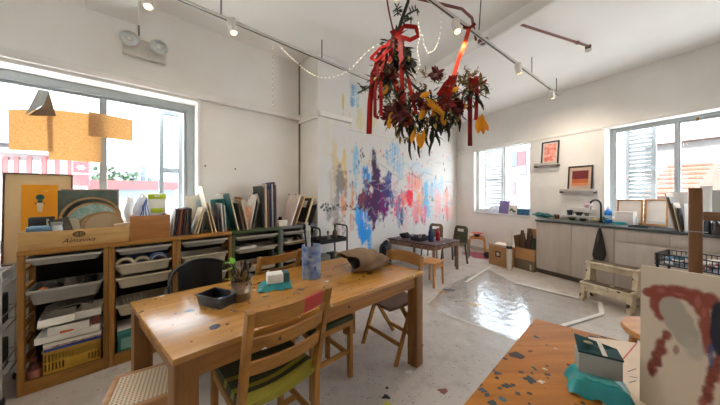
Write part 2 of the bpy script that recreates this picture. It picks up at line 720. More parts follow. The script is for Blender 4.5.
# upper left blues and yellow wash
for q in ((353, 88, 4, 10, (80, 150, 190)), (352, 103, 3, 8, (70, 150, 195)), (357, 96, 4, 22, (150, 190, 200)), (362, 120, 5, 22, (215, 205, 165)), (372, 118, 7, 18, (222, 212, 180)), (349, 125, 2, 30, (215, 200, 150)), (388, 116, 8, 16, (200, 214, 205))):
    mblob(mur, *q, a=0.75, dry=0.72)
# seam rail shadow line is geometry, not paint; below it the strokes
for q, dr, al in (
    ((392, 156, 6, 14, (120, 180, 215)), 0.78, 0.85), ((397, 150, 5, 10, (150, 195, 220)), 0.8, 0.8), ((400, 166, 5, 12, (140, 190, 220)), 0.8, 0.8),
    ((356, 170, 3, 22, (150, 195, 220)), 0.72, 0.8), ((355, 158, 3, 14, (160, 200, 220)), 0.75, 0.8), ((366, 182, 5, 14, (110, 180, 220)), 0.6, 0.9),
    ((366, 205, 6, 34, (60, 150, 215)), 0.72, 0.9), ((360, 220, 4, 20, (50, 150, 220)), 0.55, 0.95), ((364, 232, 4, 16, (40, 150, 225)), 0.5, 1.0), ((369, 238, 3, 14, (70, 165, 225)), 0.5, 1.0), ((357, 214, 3, 12, (80, 170, 225)), 0.55, 0.9),
    ((374, 165, 3.2, 16, (62, 36, 72)), 0.0, 1), ((374, 158, 2, 8, (62, 36, 72)), 0.0, 1), ((376, 180, 5, 18, (66, 34, 78)), 0.0, 1), ((366, 198, 8, 16, (112, 60, 86)), 0.15, 1), ((362, 200, 5, 10, (120, 70, 92)), 0.3, 1), ((380, 198, 10, 22, (84, 24, 88)), 0.12, 1),
    ((384, 204, 5, 16, (112, 22, 104)), 0.1, 1), ((373, 206, 8, 18, (74, 30, 82)), 0.05, 1), ((376, 191, 5, 14, (70, 32, 80)), 0.0, 1), ((374, 219, 3, 12, (78, 44, 96)), 0.3, 1), ((388, 190, 5, 14, (58, 56, 108)), 0.45, 1), ((392, 198, 4, 12, (66, 74, 130)), 0.6, 0.9), ((388, 180, 4, 10, (70, 80, 140)), 0.6, 0.9),
    ((398, 206, 5, 12, (225, 110, 130)), 0.5, 0.95), ((404, 200, 4, 12, (232, 130, 120)), 0.62, 0.9), ((410, 197, 4, 11, (222, 60, 80)), 0.2, 1), ((410, 180, 5, 12, (236, 140, 140)), 0.72, 0.8), ((418, 184, 5, 12, (238, 160, 140)), 0.75, 0.8),
    ((402, 216, 2.2, 10, (40, 100, 130)), 0.3, 1), ((399, 210, 3, 16, (70, 120, 160)), 0.7, 0.8), ((406, 216, 3, 16, (235, 190, 190)), 0.7, 0.8),
    ((420, 202, 4, 14, (240, 170, 120)), 0.6, 0.85), ((415, 210, 4, 14, (235, 150, 160)), 0.65, 0.85), ((426, 196, 3, 18, (120, 190, 225)), 0.6, 0.85), ((428, 212, 3, 12, (130, 200, 230)), 0.6, 0.85), ((424, 216, 3, 10, (225, 130, 160)), 0.6, 0.8),
    ((434, 190, 4, 14, (170, 205, 230)), 0.75, 0.7), ((438, 206, 4, 16, (240, 190, 190)), 0.7, 0.8), ((446, 200, 3, 14, (242, 180, 170)), 0.65, 0.8), ((447, 213, 2, 10, (235, 150, 150)), 0.6, 0.8), ((441, 184, 3, 10, (190, 215, 235)), 0.75, 0.7), ((452, 208, 2, 12, (245, 205, 190)), 0.6, 0.7),
    ((412, 166, 8, 8, (190, 212, 225)), 0.82, 0.7), ((424, 172, 8, 9, (200, 218, 230)), 0.82, 0.7), ((395, 190, 4, 12, (220, 200, 210)), 0.75, 0.7), ((352, 200, 3, 16, (205, 160, 120)), 0.7, 0.8), ((352, 224, 4, 14, (200, 150, 120)), 0.75, 0.7),
):
    mblob(mur, *q, a=al, dry=dr)
mdrips(mur, 357, 371, 225, 14, 0.5, (50, 150, 220), 0.007, 3)
mdrips(mur, 366, 386, 210, 10, 0.35, (80, 30, 86), 0.007, 4)
mdrips(mur, 394, 425, 212, 22, 0.5, (225, 130, 140), 0.005, 5, 0.55)
mdrips(mur, 396, 450, 205, 26, 0.6, (140, 190, 220), 0.005, 6, 0.5)
mdrips(mur, 430, 452, 205, 14, 0.5, (240, 180, 170), 0.005, 7, 0.5)
q = random.Random(8)
for k in range(46):                        # scribbled lines and flicks
    px, py = q.uniform(352, 452), q.uniform(140, 215)
    pts = [mp(px, py)]
    for _ in range(q.randint(2, 5)):
        px += q.uniform(-6, 9); py += q.uniform(-6, 6)
        pts.append(mp(px, py))
    mur.line(pts, 0.009, q.choice([(150, 170, 185), (120, 160, 190), (200, 150, 150), (160, 160, 160), (90, 120, 140), (190, 200, 170)]), 0.55)
for k in range(150):
    px, py = q.uniform(350, 455), q.uniform(150, 225)
    s, h = mp(px, py)
    r = q.uniform(0.008, 0.028)
    mur.blob(s, h, r, r * q.uniform(1, 3.5), q.choice([(90, 160, 210), (225, 100, 110), (240, 180, 110), (70, 60, 110), (170, 205, 225), (60, 90, 100), (235, 150, 160)]), 0.8, 0.0, 0.5, 0.5)
for k in range(16):                        # the row of dark leaf prints near the pillar
    s, h = mp(349 + k * 1.1, 208 + q.uniform(-2.5, 2.5))
    mur.blob(s, h, 0.016, 0.02, (30, 42, 36), 0.95, 0.0, 0.5, 0.8)
for k in range(8):
    s, h = mp(359 + q.uniform(0, 6), 147 + q.uniform(0, 12))
    mur.blob(s, h, 0.014, 0.022, (40, 62, 50), 0.85, 0.0, 0.5, 0.8)

MD = DM
pil = Paint(M.s(318, DM), pil_s1, 0.0, CEIL, 0.012, WALLC)
for q_, dr, al in (
    ((335, 165, 4, 40, (214, 196, 150)), 0.72, 0.7), ((344, 165, 3, 26, (222, 196, 120)), 0.72, 0.75), ((340, 185, 5, 18, (130, 124, 126)), 0.55, 0.8), ((336, 208, 6, 16, (150, 146, 150)), 0.65, 0.7), ((343, 205, 3, 14, (225, 150, 100)), 0.65, 0.75),
    ((332, 190, 4, 30, (200, 190, 178)), 0.75, 0.6), ((340, 225, 6, 14, (150, 130, 120)), 0.7, 0.7), ((343, 103, 1.6, 14, (205, 190, 120)), 0.3, 0.8), ((326, 130, 3, 40, (220, 212, 190)), 0.8, 0.5), ((346, 190, 2, 20, (170, 120, 100)), 0.6, 0.7), ((328, 212, 3, 10, (120, 116, 120)), 0.7, 0.6),
):
    mblob(pil, *q_, a=al, dry=dr)
q = random.Random(9)
for k in range(26):
    s, h = mp(321 + k * 1.05, 207 + q.uniform(-3, 4))
    pil.blob(s, h, 0.016, 0.02, (28, 38, 32), 0.95, 0.0, 0.5, 0.8)
mur_m = vcolmat('mural_pigment', 0.65, 0.12, 40)
DREC = 0.0
mw = mur.mesh('wall_mural', mur_m); mw.location = M.at(0, DL, 0); mw.rotation_euler = (0, 0, M.a); struct(mw)
pw = pil.mesh('wall_pillar_face', mur_m); pw.location = M.at(0, DM - 0.002, 0); pw.rotation_euler = (0, 0, M.a); struct(pw)
struct(pb.build('wall_pillar', wall_m, smooth=False))
wall_mesh('wall_mural_core', M, L.s(299.6, DL) + .02, sC_M + 0.5, DL + 0.004, 0.2, 0, CEIL, [], wall_m)

# ---- kitchen wall with two openings
w2 = (K.s(474, DK), K.s(530.5, DK), K.h(500, 213.5, DK), K.h(500, 144.5, DK))
w3 = (K.s(606, DK), S_END - 0.8, 1.00, K.h(660, 119, DK))
wall_mesh('wall_back', K, sC_K - 0.3, S_END, DK, 0.25, 0, CEIL, [w2, w3], wall_m)
# the broad shallow pier between the two openings
t = B(); t.box(K.s(531.5, DK), K.s(604.5, DK), -0.035, 0.0, 0.0, TRIM - 0.02, bev=0.004)
o = t.build('wall_pier', wall_m); o.location = K.at(0, DK, 0); o.rotation_euler = (0, 0, K.a); struct(o)


def trim_bar(name, fr, s0, s1, d, h0, h1, th, m=None, bev=0.004):
    t = B(); t.box(s0, s1, -th, 0.0, h0, h1, bev=bev)
    o = t.build(name, m or trim_m); o.location = fr.at(0, d, 0); o.rotation_euler = (0, 0, fr.a)
    return struct(o)


trim_bar('trim_1', L, -2.6, sA, DL, TRIM - 0.04, TRIM + .03, 0.065)
trim_bar('trim_2', L, -2.6, w1_s1 + 0.03, DL, w1[3] - 0.0, w1[3] + 0.03, 0.03)
trim_bar('trim_3', M, M.s(318, DM), pil_s1 + 0.02, DM, TRIM - 0.05, TRIM + .02, 0.045)
trim_bar('trim_4', M, pil_s1, sC_M, DL, TRIM - 0.0, TRIM + 0.022, 0.018)
trim_bar('trim_5', K, sC_K, K.s(604, DK), DK, TRIM - 0.045, TRIM + .01, 0.05)
trim_bar('trim_6', K, K.s(604, DK), S_END, DK, w3[3] + 0.0, w3[3] + 0.05, 0.045)
trim_bar('baseboard_back', K, sC_K, S_END, DK, 0.0, 0.07, 0.012, mat('skirting_paint', (188, 182, 174), 0.6))
# pillar side trim
t = B()
dirp = (cornB - cornA)
t.hexa([cornA + V(-.02, -.02, TRIM - 0.08), cornB + V(-.02, -.02, TRIM - 0.08), cornB + V(0, 0, TRIM - 0.08), cornA + V(0, 0, TRIM - 0.08), cornA + V(-.02, -.02, TRIM), cornB + V(-.02, -.02, TRIM), cornB + V(0, 0, TRIM), cornA + V(0, 0, TRIM)])
struct(t.build('trim_7', trim_m))
# conduit in the corner
t = B(); t.cyl(V(cornA.x + .0, cornA.y - .012, 1.0), V(cornA.x, cornA.y - .012, CEIL), 0.011, seg=8)
struct(t.build('trim_8', mat('corner_conduit', (120, 108, 94), 0.6)))


def window(name, fr, q, d, th, mull, m, bw=0.045, dep=0.05, stops=()):
    """Sliding window set back in its opening: frame, mullions, panes."""
    r = bpy.data.objects.new(name, None); COL.objects.link(r); r['kind'] = 'structure'
    r.location = fr.at(0, d + th, 0); r.rotation_euler = (0, 0, fr.a)
    s0, s1, h0, h1 = q
    b = B()
    b.box(s0, s1, 0, dep, h0, h0 + bw); b.box(s0, s1, 0, dep, h1 - bw, h1)
    b.box(s0, s0 + bw, 0, dep, h0 + bw, h1 - bw); b.box(s1 - bw, s1, 0, dep, h0 + bw, h1 - bw)
    b.build('window_frame', m, r)
    ed = [s0 + bw] + list(mull) + [s1 - bw]
    for i in range(len(ed) - 1):
        a, c = ed[i], ed[i + 1]
        sash = 0.026
        b = B(); y = 0.008 + 0.018 * (i % 2)
        b.box(a - .012, a + sash, y, y + .02, h0 + bw, h1 - bw); b.box(c - sash, c + .012, y, y + .02, h0 + bw, h1 - bw)
        b.box(a + sash, c - sash, y, y + .02, h0 + bw, h0 + bw + sash); b.box(a + sash, c - sash, y, y + .02, h1 - bw - sash, h1 - bw)
        b.build('sash', m, r)
        g = B(); g.box(a + sash, c - sash, y + .008, y + .012, h0 + bw + sash, h1 - bw - sash)
        g.build('glass_pane', glass_m, r)
    return r


TH1 = 0.15
m1 = L.s(103, DL + TH1)
window('window_1', L, w1, DL, TH1, [m1 - 1.05, m1], alu_m, 0.075)
window('window_2', K, w2, DK, 0.09, [K.s(504.5, DK + .1)], white_frame_m, 0.05)
m3 = K.s(677, DK + .15)
window('window_3', K, w3, DK, 0.15, [m3, m3 + 1.15], alu_m, 0.045)
# sills
t = B(); t.box(w2[0] - .02, w2[1] + .01, -.03, .10, w2[2] - .03, w2[2], bev=.004)
o = t.build('trim_9', white_frame_m); o.location = K.at(0, DK, 0); o.rotation_euler = (0, 0, K.a); struct(o)
# side lining of the first window's opening
t = B(); t.box(w1_s1, w1_s1 + .035, -.02, 0.0, 0.9, w1[3] + .035, bev=.004)
o = t.build('trim_10', trim_m); o.location = L.at(0, DL, 0); o.rotation_euler = (0, 0, L.a); struct(o)
t = B(); t.box(w3[0] - .03, w3[0], -.045, 0.0, 0.93, w3[3] + .05, bev=.004)
o = t.build('trim_11', trim_m); o.location = K.at(0, DK, 0); o.rotation_euler = (0, 0, K.a); struct(o)

# ---- ceiling beams
bm_h = 3.0
t = B()
b0, b1 = Z(440, 61, 1), Z(532, 0, 1)


def ceil_at(px, py, h):
    y = F * (h - H) / (HY - py)
    return V((px - HX) / F * y, y, h)


e0, e1 = ceil_at(440, 61, CEIL), ceil_at(532.4, 0, CEIL)
db = (K.sd(e0)[1] + K.sd(e1)[1]) / 2
g0, g1 = ceil_at(495, 42, 3.09), ceil_at(561, 0, 3.09)
df = (K.sd(g0)[1] + K.sd(g1)[1]) / 2
t.box(-4.2, 4.5, 0.0, max(0.06, df - db), 3.09, CEIL + .02, bev=.01)
o = t.build('ceiling_beam', ceil_m); o.location = K.at(0, db, 0); o.rotation_euler = (0, 0, K.a); struct(o)
t = B()
sb = L.s(138, DL)
t.prism([V(sb, 0, 3.0), V(sb, -0.5, 3.08), V(sb, -5.0, 3.08), V(sb, -5.0, CEIL + .02), V(sb, 0, CEIL + .02)], (-0.34, 0, 0))
o = t.build('ceiling_beam', ceil_m); o.location = L.at(0, DL, 0); o.rotation_euler = (0, 0, L.a); struct(o)

# ---- the walls behind the viewer, with a wide glazed opening
NW = Frame(180.0)
wall_mesh('wall_near', NW, -4.2, 4.2, 2.6, 0.2, 0, CEIL, [], wall_m)
pA, pB = K.at(S_END, DK), V(4.2, -2.6, 0)
fr_r = Frame(math.degrees(math.atan2(pB.y - pA.y, pB.x - pA.x)))
wall_mesh('wall_right', fr_r, fr_r.sd(pA)[0] - .1, fr_r.sd(pB)[0] + .1, fr_r.sd(pA)[1], 0.2, 0, CEIL, [], wall_m)
pA, pB = V(-4.2, -2.6, 0), L.at(-2.6, DL)
fr_l = Frame(math.degrees(math.atan2(pB.y - pA.y, pB.x - pA.x)))
wall_mesh('wall_side', fr_l, fr_l.sd(pA)[0] - .1, fr_l.sd(pB)[0] + .1, fr_l.sd(pA)[1], 0.2, 0, CEIL, [], wall_m)

# ---- camera
cam = bpy.data.cameras.new('camera'); co = bpy.data.objects.new('camera', cam); COL.objects.link(co)
co.location = (0, 0, H); co.rotation_euler = (math.radians(90), 0, 0)
cam.sensor_width = 36.0; cam.sensor_fit = 'HORIZONTAL'; cam.lens = 36.0 * F / 720.0
cam.shift_y = -(202.5 - HY) / 720.0
cam.clip_start = 0.05; cam.clip_end = 500
SC.camera = co
SC.view_settings.view_transform = 'Standard'; SC.view_settings.look = 'None'; SC.view_settings.gamma = 1.0; SC.view_settings.use_curve_mapping = False
SC.view_settings.exposure = 2.55
SC.cycles.max_bounces = 14; SC.cycles.diffuse_bounces = 8; SC.cycles.transparent_max_bounces = 16; SC.cycles.use_denoising = True

# ---- sky
wd = bpy.data.worlds.new('sky'); SC.world = wd; wd.use_nodes = True
nt = wd.node_tree; bg = nt.nodes['Background']
tc = N(nt, 'ShaderNodeTexCoord')
f = noise(nt, tc.outputs['Generated'], 3.0, 6.0, 0.6)
sky = mixc(nt, ramp(nt, f, [(0.4, (0, 0, 0, 1)), (0.65, (1, 1, 1, 1))]), rgba((212, 228, 246)), rgba((250, 252, 255)))
nt.links.new(sky, bg.inputs['Color']); bg.inputs['Strength'].default_value = 1.6

sun = bpy.data.lights.new('sun', 'SUN'); sun.energy = 4.4; sun.angle = math.radians(12); sun.color = (1.0, .96, .9)
so = bpy.data.objects.new('sun', sun); COL.objects.link(so); so.rotation_euler = V(.74, .67, -1.15).to_track_quat('-Z', 'Y').to_euler()
# ================================================================== SHELF UNITS ALONG THE LEFT WALL
FD, UD, UH = 2.79, 0.30, 0.985         # front plane, depth, height
SB = [-0.592, -0.152, 0.282, 0.742, 1.267, 1.76]
darkback = mat('shelf_back_panel', (26, 21, 16), 0.9)  # near-black puts the shade inside the units into the panel colour
green_p = mat('green_shelf_paint', (66, 82, 40), 0.5, c2=(54, 70, 32))
grey_p = mat('grey_shelf_paint', (128, 128, 130), 0.5, c2=(112, 112, 115))
clear_pl = mat('frosted_tray_plastic', (150, 144, 132), 0.4, c2=(134, 128, 118))
white_pl = mat('white_tray_plastic', (190, 176, 150), 0.4, c2=(172, 158, 134))
black_pl = mat('black_plastic', (24, 25, 27), 0.4, c2=(32, 33, 35))
white_card = mat('white_card', (232, 226, 214), 0.7, c2=(222, 214, 200))


def shelf_unit(name, label, s0, s1, m_x, m_z, back, top=UH):
    t = thing(name, label, 'shelf unit', L.at(s0, FD, 0), L.deg, 'tray storage units along the left wall')
    w = s1 - s0
    for x in (0.001, w - 0.031):
        b = B(); b.box(x, x + .03, 0, .045, 0, top - .035, bev=.003); b.box(x, x + .03, UD - .045, UD, 0, top - .035, bev=.003)
        for k in range(7):
            b.box(x + .004, x + .026, .045, UD - .045, .05 + k * .13, .075 + k * .13)
        b.build('side_frame', m_z, t)
    b = B(); b.box(0.001, w - .001, -.006, UD, top - .035, top, bev=.004); b.build('top_board', m_x, t)
    b = B(); b.box(.031, w - .031, .01, UD, .03, .05); b.box(.031, w - .031, 0, .022, 0.0, .09, bev=.003); b.build('base_board', m_x, t)
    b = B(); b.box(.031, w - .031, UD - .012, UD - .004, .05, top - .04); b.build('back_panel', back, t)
    for x, sx in ((.0312, 1), (w - .0312, -1)):          # tray runners
        b = B()
        for k in range(8):
            a = .12 + k * .1
            b.box(min(x, x + .0015 * sx), max(x, x + .0015 * sx), .01, UD - .02, a, a + .008)
        b.build('runner', m_z, t)
    return t


wx, wz = W['shelf']('x'), W['shelf']('z')
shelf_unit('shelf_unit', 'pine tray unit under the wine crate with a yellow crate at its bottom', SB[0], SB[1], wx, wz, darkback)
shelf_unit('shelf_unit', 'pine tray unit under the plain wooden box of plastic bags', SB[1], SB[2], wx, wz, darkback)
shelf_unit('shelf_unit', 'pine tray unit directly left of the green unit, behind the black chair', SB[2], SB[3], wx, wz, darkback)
shelf_unit('shelf_unit', 'dark green painted tray unit between the pine and grey units', SB[3], SB[4], green_p, green_p, mat('green_back', (16, 18, 12), .9))  # back panel near black too, shade of the interior in its colour
shelf_unit('shelf_unit', 'grey painted tray unit at the end of the row by the pillar', SB[4], SB[5], grey_p, grey_p, mat('grey_back', (22, 22, 22), .9))  # same near-black back, interior shade put into the colour


def tray(s0, s1, h1, ht, m, label, rim_m=None, d=FD - .004, dep=.27):
    """An open tub with a flared wall and a rolled rim."""
    w = s1 - s0 - .080
    t = thing('storage_tray', label, 'tray', L.at(s0 + .040, d, h1 - ht), L.deg, 'plastic trays in the shelf units')
    b = B(); ins, th = .022, .004

    def ring(z, k, o):
        x0, x1, y0, y1 = k + o, w - k - o, k * .6 + o, dep - k * .6 - o
        r = .03
        pts = []
        for cx, cy, a0 in ((x1 - r, y1 - r, 0), (x0 + r, y1 - r, 90), (x0 + r, y0 + r, 180), (x1 - r, y0 + r, 270)):
            for q in range(4):
                a = math.radians(a0 + q * 30)
                pts.append(V(cx + r * math.cos(a), cy + r * math.sin(a), z))
        return pts
    rings = [ring(0, ins, 0), ring(ht * .5, ins * .5, 0), ring(ht, 0.004, 0), ring(ht, 0.004, th), ring(ht * .5, ins * .5, th), ring(th, ins, th)]
    vs = [[b.bm.verts.new(p) for p in r_] for r_ in rings]
    n = len(vs[0])
    for a, c in zip(vs, vs[1:]):
        for i in range(n):
            b.bm.faces.new([a[i], a[(i + 1) % n], c[(i + 1) % n], c[i]])
    b.bm.faces.new(list(reversed(vs[0]))); b.bm.faces.new(vs[-1])
    b.build('tub', m, t)
    b = B(); b.tube(ring(ht - .003, -.002, 0), .006, 6, closed=True); b.box(.0, w, -.012, .012, ht - .016, ht + .001, bev=.004)
    b.build('rim', rim_m or m, t)
    return t


rim_g = mat('tray_rim_grey', (164, 158, 146), .4)
tray(SB[0], SB[1], .925, .05, clear_pl, 'shallow frosted tray at the top of the wine crate unit', rim_g)
tray(SB[0], SB[1], .70, .10, clear_pl, 'frosted tray full of dark rags in the wine crate unit', rim_g)
tray(SB[1], SB[2], .925, .05, clear_pl, 'shallow grey tray at the top of the unit with tape rolls', rim_g)
tray(SB[1], SB[2], .80, .085, white_pl, 'cream tray holding the tape rolls')
tray(SB[1], SB[2], .69, .085, white_pl, 'cream tray directly below the tray of tape rolls')
tray(SB[1], SB[2], .47, .09, white_pl, 'cream tray with brushes above the teal box')
tray(SB[2], SB[3], .925, .05, clear_pl, 'shallow grey tray at the top of the unit behind the black chair', rim_g)
tray(SB[2], SB[3], .79, .095, white_pl, 'cream tray just above the back of the black chair')
tray(SB[2], SB[3], .60, .09, white_pl, 'cream tray behind the back of the black chair')
tray(SB[3], SB[4], .915, .04, clear_pl, 'shallow grey tray at the top of the green unit', rim_g)
tray(SB[3], SB[4], .785, .045, white_pl, 'shallow tray holding a white sheet in the green unit', rim_g)
tray(SB[3], SB[4], .60, .07, white_pl, 'tray below the white sheet tray in the green unit')
tray(SB[3], SB[4], .38, .1, white_pl, 'lowest tray in the green unit')
tray(SB[4], SB[5], .915, .04, clear_pl, 'shallow tray at the top of the grey unit', rim_g)
tray(SB[4], SB[5], .80, .045, white_pl, 'tray holding a small bowl in the grey unit')
tray(SB[4], SB[5], .62, .07, white_pl, 'tray below the small bowl in the grey unit')
tray(SB[4], SB[5], .38, .1, white_pl, 'lowest tray in the grey unit')


def lbox(name, label, cat, s0, s1, d0, d1, h0, h1, m, bev=.004, group=None, rot=0.0):
    b = B(); w, dd = s1 - s0, d1 - d0
    b.box(-w / 2, w / 2, -dd / 2, dd / 2, 0, h1 - h0, bev=bev)
    o = b.build(name, m)
    return solo(o, label, cat, L.at((s0 + s1) / 2, (d0 + d1) / 2, h0), L.deg + rot, group)


def lump(name, label, cat, loc, deg, rx, ry, rz, m, seed, nz=.2, sub=3, group=None):
    """A soft crumpled heap resting on its base."""
    b = B(); b.ico((0, 0, rz * .9), 1, sub, 0, (rx, ry, rz))
    q = random.Random(seed)
    dirs = [(V(q.gauss(0, 1), q.gauss(0, 1), q.gauss(0, 1)).normalized(), q.uniform(4, 9), q.uniform(0, 6)) for _ in range(9)]
    for v in b.bm.verts:
        n = V(v.co.x / rx, v.co.y / ry, (v.co.z - rz * .9) / rz)
        k = 1 + nz * sum(math.sin(n.dot(d) * f + p) for d, f, p in dirs) / 3.2
        v.co = V(n.x * rx * k, n.y * ry * k, max(rz * .9 + n.z * rz * k, 0))
    o = b.build(name, m)
    return solo(o, label, cat, loc, deg, group)


dark_cloth = mat('dark_rag', (46, 44, 42), .9, c2=(66, 58, 50), vscale=14, bump=.4, bscale=60)
lump('rag', 'dark brown rag heaped on the left in the frosted tray', 'rag', L.at(-.455, FD + .13, .612), L.deg, .058, .08, .052, dark_cloth, 3)
lump('rag', 'grey rag in the middle of the frosted tray', 'rag', L.at(-.365, FD + .12, .612), L.deg, .042, .08, .062, mat('grey_rag', (112, 104, 94), .9, c2=(88, 82, 74), bump=.4), 4)
lump('rag', 'black rag on the right in the frosted tray', 'rag', L.at(-.275, FD + .13, .612), L.deg, .045, .08, .062, mat('black_rag', (34, 33, 34), .9), 5)
lump('rag', 'small orange rag beside the dark brown rag', 'rag', L.at(-.485, FD + .05, .65), L.deg, .026, .028, .03, mat('orange_rag', (206, 112, 40), .9), 6)

# -- the yellow crate and what is stacked on it
yel = mat('yellow_crate_plastic', (206, 160, 46), .5, c2=(188, 142, 36))
cw, ch, cdp = .285, .205, .24
t = thing('plastic_crate', 'yellow slotted plastic crate on the bottom of the wine crate unit', 'crate', L.at(-.484, FD + .026, .051), L.deg)
b = B()
b.box(0, cw, 0, cdp, 0, .008)
for (x0, x1, y0, y1) in ((0, .008, 0, cdp), (cw - .008, cw, 0, cdp), (0, cw, cdp - .008, cdp)):
    b.box(x0, x1, y0, y1, .008, ch)
b.box(0, cw, 0, .008, .008, .055)
for z0, z1 in ((.105, .118), (.170, ch)):
    b.box(0, cw, 0, .008, z0, z1)
n = 17
for z0, z1 in ((.055, .105), (.118, .170)):
    for k in range(n + 1):
        x = .0 + k * (cw - .009) / n
        if .09 < x < .20 and z0 < .1:
            b.box(x, x + (cw - .009) / n + .001, 0, .008, z0, z1)
        else:
            b.box(x, x + .008, 0, .008, z0, z1)
b.build('slotted_wall', yel, t)
b = B(); b.box(-.006, cw + .006, -.008, .012, ch - .014, ch + .004, bev=.003); b.box(-.006, cw + .006, cdp - .012, cdp + .006, ch - .014, ch + .004, bev=.003)
b.box(-.006, .012, -.008, cdp, ch - .014, ch + .004, bev=.003); b.box(cw - .012, cw + .006, -.008, cdp, ch - .014, ch + .004, bev=.003)
b.build('rim', yel, t)
b = B(); b.box(.1, .19, -.004, .0, .075, .1, bev=.002); b.build('grip', yel, t)
z = .259
blue_c = mat('blue_folder', (38, 58, 130), .5)
lbox('folder', 'dark blue folder lying on the yellow crate', 'folder', -.475, -.192, FD - .015, FD + .23, z, z + .02, blue_c, .003); z += .0205
lbox('magazine', 'brown and white magazine lying on the blue folder', 'magazine', -.478, -.196, FD - .012, FD + .2, z, z + .016, mat('maga', (196, 184, 170), .6, c2=(130, 70, 60), vscale=30), .002, rot=1.5); z += .0165
lbox('sketch_pad', 'cream sketch pad lying on the brown and white magazine', 'sketch pad', -.475, -.192, FD - .02, FD + .2, z, z + .022, white_card, .002, rot=-1); z += .0225
lbox('folder', 'grey folder lying on the cream sketch pad', 'folder', -.478, -.192, FD - .01, FD + .22, z, z + .01, mat('grey_folder', (128, 124, 120), .6), .002, rot=1); z += .0105
lbox('paper_stack', 'thick stack of white paper below the small open white boxes', 'paper', -.51, -.196, FD - .03, FD + .2, z, z + .045, white_card, .003, rot=-2); z += .0455
lbox('packet', 'orange packet lying on the front of the white paper stack', 'packet', -.40, -.29, FD - .03, FD + .02, z, z + .016, mat('orange_packet', (222, 104, 40), .5), .004, rot=3)
lbox('carton', 'small red and brown carton on the right of the paper stack', 'carton', -.245, -.20, FD - .01, FD + .06, z, z + .062, mat('redbrown_carton', (128, 52, 36), .6, c2=(84, 46, 34), vscale=40), .003)


def open_box(name, label, cat, loc, deg, w, d, h, m, th=.003, flap=.06, fr=None, ang=-30, group=None, tilt=0):
    t = thing(name, label, cat, loc, deg, group)
    if tilt: t.rotation_euler = (math.radians(tilt), 0, math.radians(deg))
    b = B(); b.box(0, w, 0, d, 0, th); b.box(0, w, 0, th, th, h); b.box(0, w, d - th, d, th, h); b.box(0, th, th, d - th, th, h); b.box(w - th, w, th, d - th, th, h)
    b.build('carton_body', m, t)
    if flap:
        a = math.radians(ang)
        for y, sg in ((0, -1), (d, 1)):
            b = B(); y2 = y + sg * flap * math.cos(a); z2 = h + flap * math.sin(a)
            b.prism([V(0, y, h), V(w, y, h), V(w, y2, z2), V(0, y2, z2)], (0, 0, th)); b.build('flap', fr or m, t)
    return t


open_box('carton', 'flat white open carton lowest on the paper stack', 'carton', L.at(-.455, FD - .025, z), L.deg - 2, .2, .2, .055, white_card, flap=0)
open_box('carton', 'white carton with hanging flap on the left of the pile', 'carton', L.at(-.50, FD - .01, z + .057), L.deg + 4, .17, .17, .055, white_card, flap=.05, ang=-50)
open_box('carton', 'white carton at the upper right of the pile', 'carton', L.at(-.325, FD - .02, z + .075), L.deg - 3, .13, .17, .05, white_card, flap=.03, ang=10)
gc = mat('grey_card', (128, 120, 108), .75)
b = B(); b.grid(8, 4, lambda u, v: (u * .26, v * .18, .05 * math.sin(u * 2.6) + .02 * v), thick=.003)
o = b.build('card_sheet', gc); solo(o, 'bent grey card lying on top of the white cartons', 'card', L.at(-.50, FD + .03, z + .125), L.deg)
# bottle at the bottom left
t = thing('bottle', 'dark red bottle standing left of the yellow crate', 'bottle', L.at(-.525, FD + .065, .051), L.deg)
b = B(); b.lathe([(0, 0), (.03, 0), (.032, .01), (.032, .1), (.022, .125), (.012, .135), (.012, .15)]); b.build('body', mat('dark_red_bottle', (96, 40, 36), .35), t)
b = B(); b.lathe([(.0325, .03), (.0327, .03), (.0327, .085), (.0325, .085)]); b.build('wrapper', mat('pink_wrapper', (190, 120, 100), .6), t)
b = B(); b.lathe([(0.014, .145), (.014, .172), (0, .172)]); b.build('cap', mat('dk_cap', (120, 40, 36), .4), t)

# -- second unit: tape rolls, cloth, bowl, teal box
def roll(label, s, d, h, r, w, m, core):
    t = thing('tape_roll', label, 'tape roll', L.at(s, d, h), L.deg, 'tape rolls in the cream tray')
    T = Matrix.Rotation(math.radians(90), 4, 'X') @ Matrix.Translation((0, 0, 0))
    b = B(); b.lathe([(r * .72, -w / 2), (r, -w / 2), (r, w / 2), (r * .72, w / 2), (r * .72, -w / 2)], (0, 0, r), 24, T=T); b.build('tape', m, t)
    b = B(); b.lathe([(r * .64, -w / 2 - .001), (r * .715, -w / 2 - .001), (r * .715, w / 2 + .001), (r * .64, w / 2 + .001), (r * .64, -w / 2 - .001)], (0, 0, r), 24, T=T); b.build('core', core, t)


kraft = mat('kraft_card', (176, 132, 86), .75, c2=(162, 118, 74))
tp = mat('tape_cream', (214, 200, 170), .45)
roll('tape roll on the left of the cream tray', -.06, FD + .06, .722, .062, .04, tp, kraft)
roll('tape roll in the middle of the cream tray', .045, FD + .07, .722, .058, .045, mat('tape_tan', (196, 178, 142), .45), kraft)
roll('blue tape roll on the right of the cream tray', .155, FD + .08, .722, .066, .055, mat('tape_blue', (96, 118, 168), .5), tp)
lump('cloth', 'crumpled blue cloth behind the tape rolls', 'cloth', L.at(.05, FD + .18, .724), L.deg, .12, .045, .075, mat('blue_cloth', (90, 110, 150), .9, c2=(120, 136, 168)), 12)
for k in range(7):
    b = B(); b.cyl((-.04 + k * .014, 0, .0), (-.075 + k * .024, .02, .11 + .02 * math.sin(k * 3)), .004, seg=6)
    o = b.build('paint_brush', mat('pale_brush_handles', (216, 206, 190), .5)); solo(o, 'white handled brush in the cream tray above the teal box', 'brush', L.at(0.0, FD + .07, .386), L.deg, 'white brushes in the tray above the teal box')
t = thing('box', 'teal box standing at the bottom left of the tape roll unit', 'box', L.at(-.105, FD + .028, .051), L.deg)
